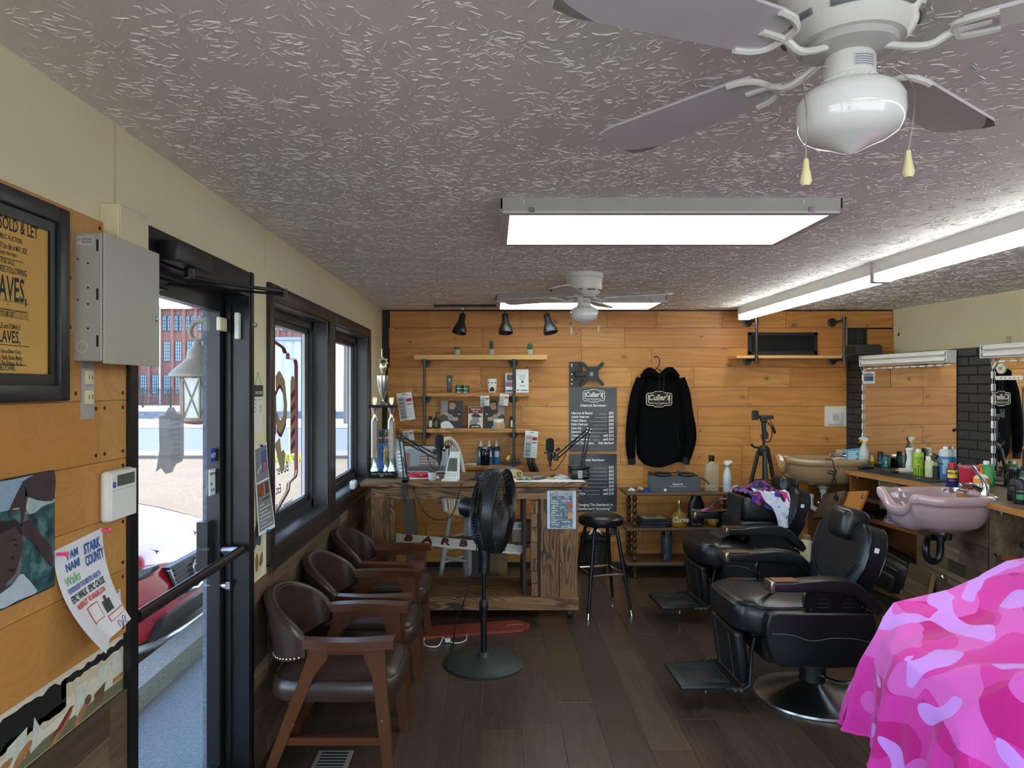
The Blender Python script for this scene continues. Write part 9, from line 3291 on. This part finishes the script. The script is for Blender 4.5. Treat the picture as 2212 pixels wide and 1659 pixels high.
# dryer lead hanging over the tan basin
t = thing('dryer_lead','bundled black lead hanging over the tan basin rim','cable', (0,0,0))
L_ = [at(1783,993,5.86), at(1797,993,5.82), at(1801,1005,5.80), at(1803,1020,5.8), at(1793,1016,5.79), at(1790,1022,5.79), at(1800,1026,5.79), at(1798,1040,5.79), at(1803,1020,5.78), at(1806,1018,5.79), at(1797,1048,5.79), at(1806,1052,5.79), at(1802,1030,5.78), at(1795,1050,5.79), at(1805,1060,5.79), at(1806,1070,5.79)]
MB().tube(smooth_path(L_, 5), 0.0055,6).build('lead', M_BLACK, t)
q = at(1805,1073,5.79)
MB().rbox(q.x - 0.016,q.x + 0.016,5.775,5.80,q.z - 0.025,q.z + 0.012,0.004,1).build('plug', M_BLACK, t)

# tap beside the pink basin
t = thing('lever_tap','chrome lever mixer tap on the worktop behind the pink basin','tap', (3.0,4.33,ZCn))
MB().lathe([(0,0),(0.03,0),(0.03,0.006),(0.026,0.01),(0.025,0.075),(0.02,0.085),(0,0.085)], 22).build('body', M_CHROME, t)
MB().tube(smooth_path([(0,0,0.04),(-0.06,-0.0,0.075),(-0.12,0.0,0.085),(-0.15,0.0,0.08)], 5), [0.016] * 8 + [0.014] * 7 + [0.012], 10).build('spout', M_CHROME, t)
MB().tube(smooth_path([(0.005,0,0.08),(-0.015,0,0.12),(-0.05,0,0.17),(-0.075,0,0.20)], 5), [0.018,0.016,0.014,0.012,0.011,0.010,0.009,0.009,0.009,0.009,0.009,0.01,0.011,0.012,0.013,0.012], 10,flat=0.7).build('lever', M_CHROME, t)

# things on the worktop -----------------------------------------------------------
def cpos(px_, py_):
 Y = (HC - ZCn) * FP / (py_ - VY)
 return ((px_ - VX) * Y / FP, Y, ZCn)


def label_wrap(parent, name, mat, r, z0,z1,ang_=1.2,yaw_=0.0):
 cx = lambda u: -PI / 2 - 0.55 + (u - 0.5) * ang_ * 2
 return MB().grid(lambda u, v: (r * math.cos(cx(u)), r * math.sin(cx(u)), z0 + (z1 - z0) * v), 12,2).build(name, mat, parent)


def wrap_text(parent, body, size, r, z, mat, sx=1.0,bold=0.0):
 m_ = MB().text(body, size, Matrix.Identity(4), 'CENTER', bold, sx)
 m_.v = [((r + c) * math.cos(-PI / 2 - 0.55 + a / r),(r + c) * math.sin(-PI / 2 - 0.55 + a / r), z + b) for a, b, c in m_.v]
 return m_.build('lettering', mat, parent)


def can(name, label, px_, py_, r, h, body, cap, cat='can', capr=0.8,caph=0.25,neck=True):
 x_, y_, z_ = cpos(px_, py_)
 bhh = h * (1 - caph)
 return lathe_thing(name, label, cat, (x_, y_, z_), [('container', [(0,0),(r * 0.96,0),(r, 0.004),(r, bhh * 0.94),(r * 0.9,bhh),(0,bhh)], body),('cap', [(0,bhh),(r * capr, bhh),(r * capr, h * 0.97),(r * capr * 0.8,h),(0,h)], cap)], 24)


# pouch and yellow-trigger bottle by the corner
x_, y_, z_ = 3.03,5.95,ZCn
t = thing('blue_pouch','bright blue foil pouch propped behind the tan basin','pouch', (3.05,6.03,ZCn))
MB().grid(lambda u, v: (-0.05 + 0.115 * u + 0.012 * v, 0.006 * math.sin(PI * v) - 0.03 * v * 0,0.02 + 0.13 * v + 0.012 * u), 8,8,0.012).build('pouch', plain('#58b0d8', 0.35,var=0.2,scale=30), t)
m = MB()
for i in range(7):
 m.box(-0.035,0.05 - 0.01 * (i % 3), -0.008,-0.0065,0.04 + i * 0.015,0.048 + i * 0.015)
m.build('white_print', plain('#e6f2f6', 0.5), t)
spray('spray_bottle','spray bottle with yellow trigger beside the mirror', (3.14,6.0,ZCn), 0.26,'#c9cdcc','#e0bd1e','#e4e6e4', 0.75,0.35,PI, 0.04)
t = thing('white_packet','small white carton standing beside the yellow can','carton', cpos(1872,1009))
MB().rbox(-0.032,0.03,-0.02,0.02,0,0.085,0.002,1).build('carton', M_PAPER, t)
MB().box(-0.02,0.02,-0.0205,-0.02,0.02,0.05).build('print', plain('#8fa6c8', 0.5), t)
t = can('yellow_can','small yellow aerosol can in front of the mirror', 1883,1010,0.021,0.105,plain('#e3c21e', 0.3), plain('#d8d8d4', 0.3), capr=0.45,caph=0.18)
label_wrap(t, 'label_print', plain('#8d7a1c', 0.4,var=0.3,scale=120), 0.0214,0.02,0.055)
t = can('black_aerosol','black body spray can with black cap by the mirror', 1902,1011,0.024,0.14,plain('#1d2024', 0.3), M_BLACK, capr=0.92,caph=0.28)
wrap_text(t, 'nutv', 0.026,0.0243,0.04,plain('#b9bcc0', 0.4))
t = can('teal_bottle','rounded teal body wash bottle marked with a green seven', 1914,1012,0.033,0.115,plain('#14605f', 0.3), plain('#0f4a4a', 0.3), capr=0.85,caph=0.14)
wrap_text(t, '7', 0.04,0.0334,0.035,plain('#cfe0b8', 0.4))
label_wrap(t, 'green_print', plain('#58a83a', 0.4), 0.0333,0.022,0.032,0.5)
can('green_bottle','slim dark green bottle next to the teal body wash', 1927,1010,0.022,0.11,plain('#1c5a4c', 0.3), plain('#123c34', 0.3), capr=0.9,caph=0.16)
x_, y_, z_ = cpos(1871,1013)
t = thing('black_clipper','black trimmer lying at the end of the worktop','clipper', (x_, y_, ZCn), 0.15)
MB().rbox(-0.06,0.065,-0.022,0.022,0.0,0.036,0.013,3).build('body', M_BLACK, t)
MB().rbox(-0.07,-0.055,-0.02,0.02,0.006,0.03,0.003,1).build('blade', plain('#55585c', 0.3,0.7), t)
for i in range(3):
 MB().cyl((-0.01 + i * 0.02,0,0.0355),(-0.01 + i * 0.02,0,0.0375), 0.005,n=8).build('button', plain('#7a7d80', 0.4), t)
t = thing('rubber_mat','black rubber tool mat on the worktop under the white clipper','mat', (3.15,5.42,ZCn), a1)
MB().rbox(-0.42,0.36,-0.10,0.09,0,0.006,0.002,1).build('mat', plain('#1a1b1c', 0.7), t)
for i in range(8):
 MB().box(-0.40 + i * 0.035,-0.38 + i * 0.035,-0.07,0.07,0.006,0.0085).build('rib', plain('#2a2b2c', 0.6), t)
x_, y_, z_ = cpos(1957,1025)
t = thing('white_clipper','white and gold cordless clipper lying on the rubber mat','clipper', (x_, y_, ZCn + 0.008), -0.1)
MB().cyl((-0.06,0,0.022),(0.05,0,0.022), 0.021,0.019,18).build('body', plain('#d9d7cc', 0.3), t)
MB().cyl((-0.085,0,0.022),(-0.06,0,0.022), 0.016,0.021,18).build('gold_collar', plain('#b89a4c', 0.25,0.9), t)
MB().cyl((0.05,0,0.022),(0.13,0,0.02), 0.019,0.017,16).build('grip', M_BLACK, t)
MB().rbox(-0.11,-0.085,-0.02,0.02,0.008,0.034,0.003,1).build('blade', plain('#55585c', 0.3,0.8), t)
x_, y_, z_ = cpos(1966,1021)
t = lathe_thing('mist_bottle','waisted white continuous mist bottle','bottle', (x_, y_, z_), [('bottle_body', [(0,0),(0.03,0),(0.033,0.006),(0.032,0.06),(0.024,0.105),(0.022,0.125),(0.027,0.155),(0.032,0.175),(0,0.178)], M_WHITE),('spray_head', [(0,0.178),(0.033,0.178),(0.034,0.19),(0.026,0.198),(0,0.198)], M_WHITE)])
wrap_text(t, 'FlairoMist', 0.011,0.0325,0.05,plain('#4a4e54', 0.4))
t = can('olive_oil_spray','lime and dark green olive oil sheen spray can', 1984,1027,0.036,0.205,plain('#9fc02e', 0.3), plain('#e8e8e4', 0.3), capr=0.5,caph=0.12)
label_wrap(t, 'green_band', plain('#1e5434', 0.3), 0.0364,0.004,0.06,2.9)
wrap_text(t, 'OLIVE', 0.026,0.0364,0.125,plain('#24502e', 0.4), 0.75,0.0005)
wrap_text(t, 'OIL', 0.026,0.0364,0.10,plain('#24502e', 0.4), 0.75,0.0005)
label_wrap(t, 'red_print', plain('#b8402c', 0.4), 0.0366,0.068,0.08,0.3)
t = can('navy_can','squat navy tin behind the pocket torch', 2002,1024,0.034,0.10,plain('#202a44', 0.3), plain('#16181c', 0.3), capr=0.95,caph=0.2)
label_wrap(t, 'label_print', plain('#5a74a8', 0.4,var=0.4,scale=80), 0.0344,0.02,0.06)
x_, y_, z_ = cpos(2022,1032)
t = lathe_thing('gel_jar','pale gel jar with white lid behind the torch','jar', (x_, y_ + 0.06,z_), [('jar_body', [(0,0),(0.04,0),(0.042,0.005),(0.042,0.115),(0.036,0.13),(0,0.13)], clear('#d9dcae', 0.85,0.1)),('contents', [(0,0.003),(0.0405,0.004),(0.0405,0.05),(0,0.05)], plain('#5d8a80', 0.3)),('lid', [(0,0.13),(0.036,0.13),(0.036,0.155),(0,0.157)], M_WHITE)])
x_, y_, z_ = cpos(2022,1036)
t = thing('pocket_torch','black gas torch with a knurled dial in front of the gel jar','torch', (x_, y_, z_))
MB().cyl((0,0,0),(0,0,0.10), 0.022,n=18).build('gas_tank', M_BLACK, t)
MB().cyl((0,0,0.10),(0,0,0.13), 0.008,n=10).build('valve', M_STEEL, t)
MB().tube([(-0.03,0,0.155),(0.0,0,0.14),(0.05,-0.01,0.115)], [0.012,0.011,0.006], 10).build('burner', plain('#8a8580', 0.25,0.8), t)
MB().cyl((-0.02,0,0.155),(0.0,0,0.185), 0.022,n=18).build('dial', M_BLACK, t)
x_, y_, z_ = cpos(2056,1034)
t = lathe_thing('blue_tonic','tall bottle of blue tonic with a clear white top','bottle', (x_, y_ + 0.07,z_), [('bottle_body', [(0,0),(0.043,0),(0.045,0.005),(0.045,0.16),(0,0.16)], plain('#3f86c4', 0.2)),('clear_top', [(0,0.16),(0.045,0.16),(0.045,0.20),(0.035,0.215),(0,0.215)], clear('#dfe8ee', 0.7,0.1)),('cap', [(0,0.215),(0.018,0.215),(0.017,0.235),(0,0.236)], M_WHITE)])
label_wrap(t, 'measure_print', plain('#9cc4e4', 0.4,var=0.4,scale=100), 0.0454,0.03,0.14,0.5)
t = can('oil_spray_can','blue and yellow oil spray can with a red cap', 2057,1052,0.036,0.165,plain('#1c2a6e', 0.25), plain('#c22a38', 0.35), capr=0.72,caph=0.22)
label_wrap(t, 'yellow_shield', plain('#ecd22a', 0.3), 0.0364,0.065,0.118,0.95)
wrap_text(t, 'WD-40', 0.026,0.0368,0.088,plain('#1a2458', 0.3), 0.95,0.0012)
label_wrap(t, 'red_line', plain('#c8404a', 0.4), 0.0364,0.045,0.052,0.6)
MB().tube([(0.02,-0.02,0.15),(0.04,-0.02,0.165),(0.045,-0.02,0.12),(0.04,-0.03,0.08)], 0.002,5).build('straw', plain('#c9d4dc', 0.3), t)
x_, y_, z_ = cpos(2096,1058)
t = thing('sharps_tub','tapered red sharps tub with a translucent lid','tub', (x_, y_, z_), math.radians(-6))
m = MB()
vs = [(-0.042,-0.035,0),(0.042,-0.035,0),(0.042,0.035,0),(-0.042,0.035,0),(-0.053,-0.043,0.145),(0.053,-0.043,0.145),(0.053,0.043,0.145),(-0.053,0.043,0.145)]
MB().add(vs, [(0,3,2,1),(4,5,6,7),(0,1,5,4),(1,2,6,5),(2,3,7,6),(3,0,4,7)]).build('tub', plain('#c02a48', 0.3), t)
MB().rbox(-0.057,0.057,-0.047,0.047,0.142,0.162,0.005,2).build('lid', plain('#b8647a', 0.3), t)
x_, y_, z_ = cpos(2120,1063)
t = lathe_thing('soap_pump','clear soap bottle with orange pump in front of the green bottle','bottle', (x_, y_, z_), [('bottle_body', [(0,0),(0.042,0),(0.045,0.006),(0.046,0.07),(0.04,0.1),(0.02,0.115),(0.015,0.12),(0,0.12)], clear('#eceae2', 0.85,0.12)),('orange_soap', [(0,0.06),(0.0468,0.06),(0.0465,0.092),(0,0.094)], plain('#e89a3c', 0.3)),('collar', [(0,0.12),(0.018,0.12),(0.018,0.135),(0,0.135)], plain('#ea7a1e', 0.35))])
MB().tube([(0,0,0.13),(0,0,0.165),(-0.008,-0.004,0.175),(-0.035,-0.014,0.172)], [0.006,0.006,0.009,0.006], 8).build('pump', plain('#ea7a1e', 0.35), t)
t = can('green_antiseptic','square shouldered green antiseptic bottle with white cap', 2131,1050,0.047,0.175,plain('#2a9448', 0.3), M_WHITE, 'bottle', 0.42,0.14)
label_wrap(t, 'label_print', plain('#4fae62', 0.4,var=0.3,scale=90), 0.0474,0.03,0.13,0.7)
x_, y_, z_ = cpos(2190,1081)
t = lathe_thing('black_mist_bottle','black waisted mist bottle at the right edge of the worktop','bottle', (x_, y_, z_), [('bottle_body', [(0,0),(0.033,0),(0.035,0.006),(0.034,0.08),(0.028,0.13),(0.03,0.16),(0.036,0.185),(0.034,0.2),(0,0.202)], plain('#141518', 0.2))])
MB().tube([(-0.03,0,0.17),(-0.045,0,0.155),(-0.043,0,0.13)], 0.005,6).build('trigger', M_BLACK, t)
x_, y_, z_ = cpos(2204,1089)
t = lathe_thing('beard_foam','black foam bottle with dome cap and green lettering','bottle', (x_, y_, z_), [('bottle_body', [(0,0),(0.031,0),(0.033,0.005),(0.033,0.10),(0,0.10)], plain('#121316', 0.35)),('dome_cap', [(0,0.10),(0.034,0.10),(0.034,0.115),(0.028,0.135),(0.014,0.148),(0,0.15)], M_BLACK)])
wrap_text(t, 'DAYBEARD', 0.009,0.0334,0.075,plain('#c8ccc8', 0.4))
label_wrap(t, 'green_print', plain('#2e7a48', 0.4,var=0.5,scale=150), 0.0334,0.03,0.06,0.7)
MB().tube([(-0.03,0,0.108),(-0.08,0.0,0.106)], 0.006,6).build('nozzle', M_BLACK, t)
x_, y_, z_ = cpos(2062,1062)
t = thing('shave_brush_ring','chrome clipper blade and white cable lying by the pink basin','clipper', (x_ - 0.03,y_ + 0.02,z_), 0.2)
MB().rbox(-0.05,0.02,-0.015,0.015,0,0.02,0.004,1).build('blade', M_CHROME, t)
MB().tube(smooth_path([(0.02,0,0.006),(0.06,0.03,0.006),(0.1,0.02,0.006),(0.12,0.05,0.006)], 4), 0.004,6).build('cable', M_WHITE, t)
t = thing('tissue_scrap','scrap of white tissue on the worktop edge','tissue', cpos(1983,1034))
MB().grid(lambda u, v: (-0.03 + 0.06 * u, -0.015 + 0.03 * v, 0.003 + 0.006 * math.sin(PI * u) * math.sin(4 * v)), 6,6,0.001).build('scrap', M_PAPER, t)

# camera tripod ----------------------------------------------------------------
TX, TY = (1650 - VX) * 5.95 / FP, 5.95
tz = lambda y: HC - (y - VY) * 5.95 / FP
tp = thing('camera_tripod','black camera tripod with pan head behind the barber chairs','tripod', (TX, TY, 0))
for i, a in enumerate((-100,20,140)):
 r_ = math.radians(a)
 d = Vector((math.cos(r_), math.sin(r_), 0))
 top = d * 0.045 + Vector((0,0,tz(975)))
 mid = d * 0.135 + Vector((0,0,tz(1075)))
 end = d * 0.25
 lg = MB().tube([top, mid], 0.0165,10).tube([mid, end], 0.012,10).build('leg', M_BLACK, tp)
 MB().cyl(mid + (mid - top).normalized() * -0.02,mid + (mid - top).normalized() * 0.02,0.02,n=10).build('leg_lock', plain('#26272a', 0.4), lg)
 MB().ell(end + Vector((0,0,0.012)), 0.014,0.014,0.012,10,6).build('foot', M_BLACK, lg)
 MB().tube([Vector((0,0,tz(1035))), d * 0.105 + Vector((0,0,tz(1040)))], 0.006,6).build('brace', M_BLACK, tp)
 if i == 0:
  MB().text('Velbon', 0.022,T(0.02,-0.062,tz(1000)) @ R(-80,'Y') @ R(90,'X'), 'RIGHT').build('lettering', M_TXTW, lg)
MB().cyl((0,0,tz(1045)),(0,0,tz(905)), 0.0125,n=12).build('centre_column', plain('#202124', 0.3,0.5), tp)
MB().lathe([(0.0,tz(985)),(0.03,tz(985)),(0.048,tz(978)),(0.048,tz(968)),(0.025,tz(962)),(0,tz(962))], 14).build('shoulder', M_BLACK, tp)
MB().tube([(-0.03,0,tz(968)),(-0.08,0,tz(966)),(-0.105,0,tz(960))], [0.008,0.008,0.011], 8).build('crank', M_BLACK, tp)
MB().lathe([(0,tz(930)),(0.018,tz(930)),(0.02,tz(912)),(0.03,tz(910)),(0.03,tz(900)),(0,tz(900))], 16).build('pan_head', M_BLACK, tp)
MB().rbox(-0.035,0.075,-0.03,0.03,tz(905), tz(897), 0.006,1).build('head_plate', M_BLACK, tp)
MB().rbox(-0.10,-0.045,-0.012,0.012,tz(907), tz(887), 0.005,1).rbox(-0.085,-0.06,-0.02,0.02,tz(892), tz(886), 0.004,1).build('phone_clamp', M_BLACK, tp)
hn = MB().tube([(0.04,0.0,tz(903)),(0.10,0.10,tz(915)),(0.16,0.2,tz(930))], 0.005,8).build('pan_handle', M_STEEL, tp)
MB().cyl((0.13,0.15,tz(923)),(0.19,0.25,tz(938)), 0.013,n=12).build('handle_grip', M_BLACK, hn)
MB().tube(smooth_path([(0.03,0,tz(912)),(0.065,0,tz(925)),(0.06,-0.01,tz(945)),(0.03,-0.015,tz(955)),(-0.02,-0.015,tz(948)),(-0.03,-0.01,tz(938))], 5), 0.005,6).build('cable', M_BLACK, tp)
MB().prism([(-0.01,tz(948)),(0.03,tz(948)),(0.035,tz(938)),(0.0,tz(920)),(-0.01,tz(925))], 0.03,T(0,0.015,0) @ R(90,'X')).build('tilt_bracket', M_BLACK, tp)
# cream canister on the floor behind the chairs
t = thing('cream_canister','tall cream canister standing on the floor behind the barber chairs','canister', ((1742 - VX) * 5.75 / FP, 5.75,0))
MB().lathe([(0,0),(0.07,0),(0.075,0.01),(0.072,0.36),(0.045,0.42),(0.03,0.44),(0,0.44)], 26).build('body', plain('#c9bd96', 0.45), t)
MB().lathe([(0,0.44),(0.033,0.44),(0.033,0.47),(0,0.475)], 18).build('cap', plain('#8d8468', 0.4), t)
MB().text('KIROS', 0.03,T(-0.03,-0.0755,0.25) @ R(90,'X')).build('lettering', plain('#8a8a80', 0.5), t)
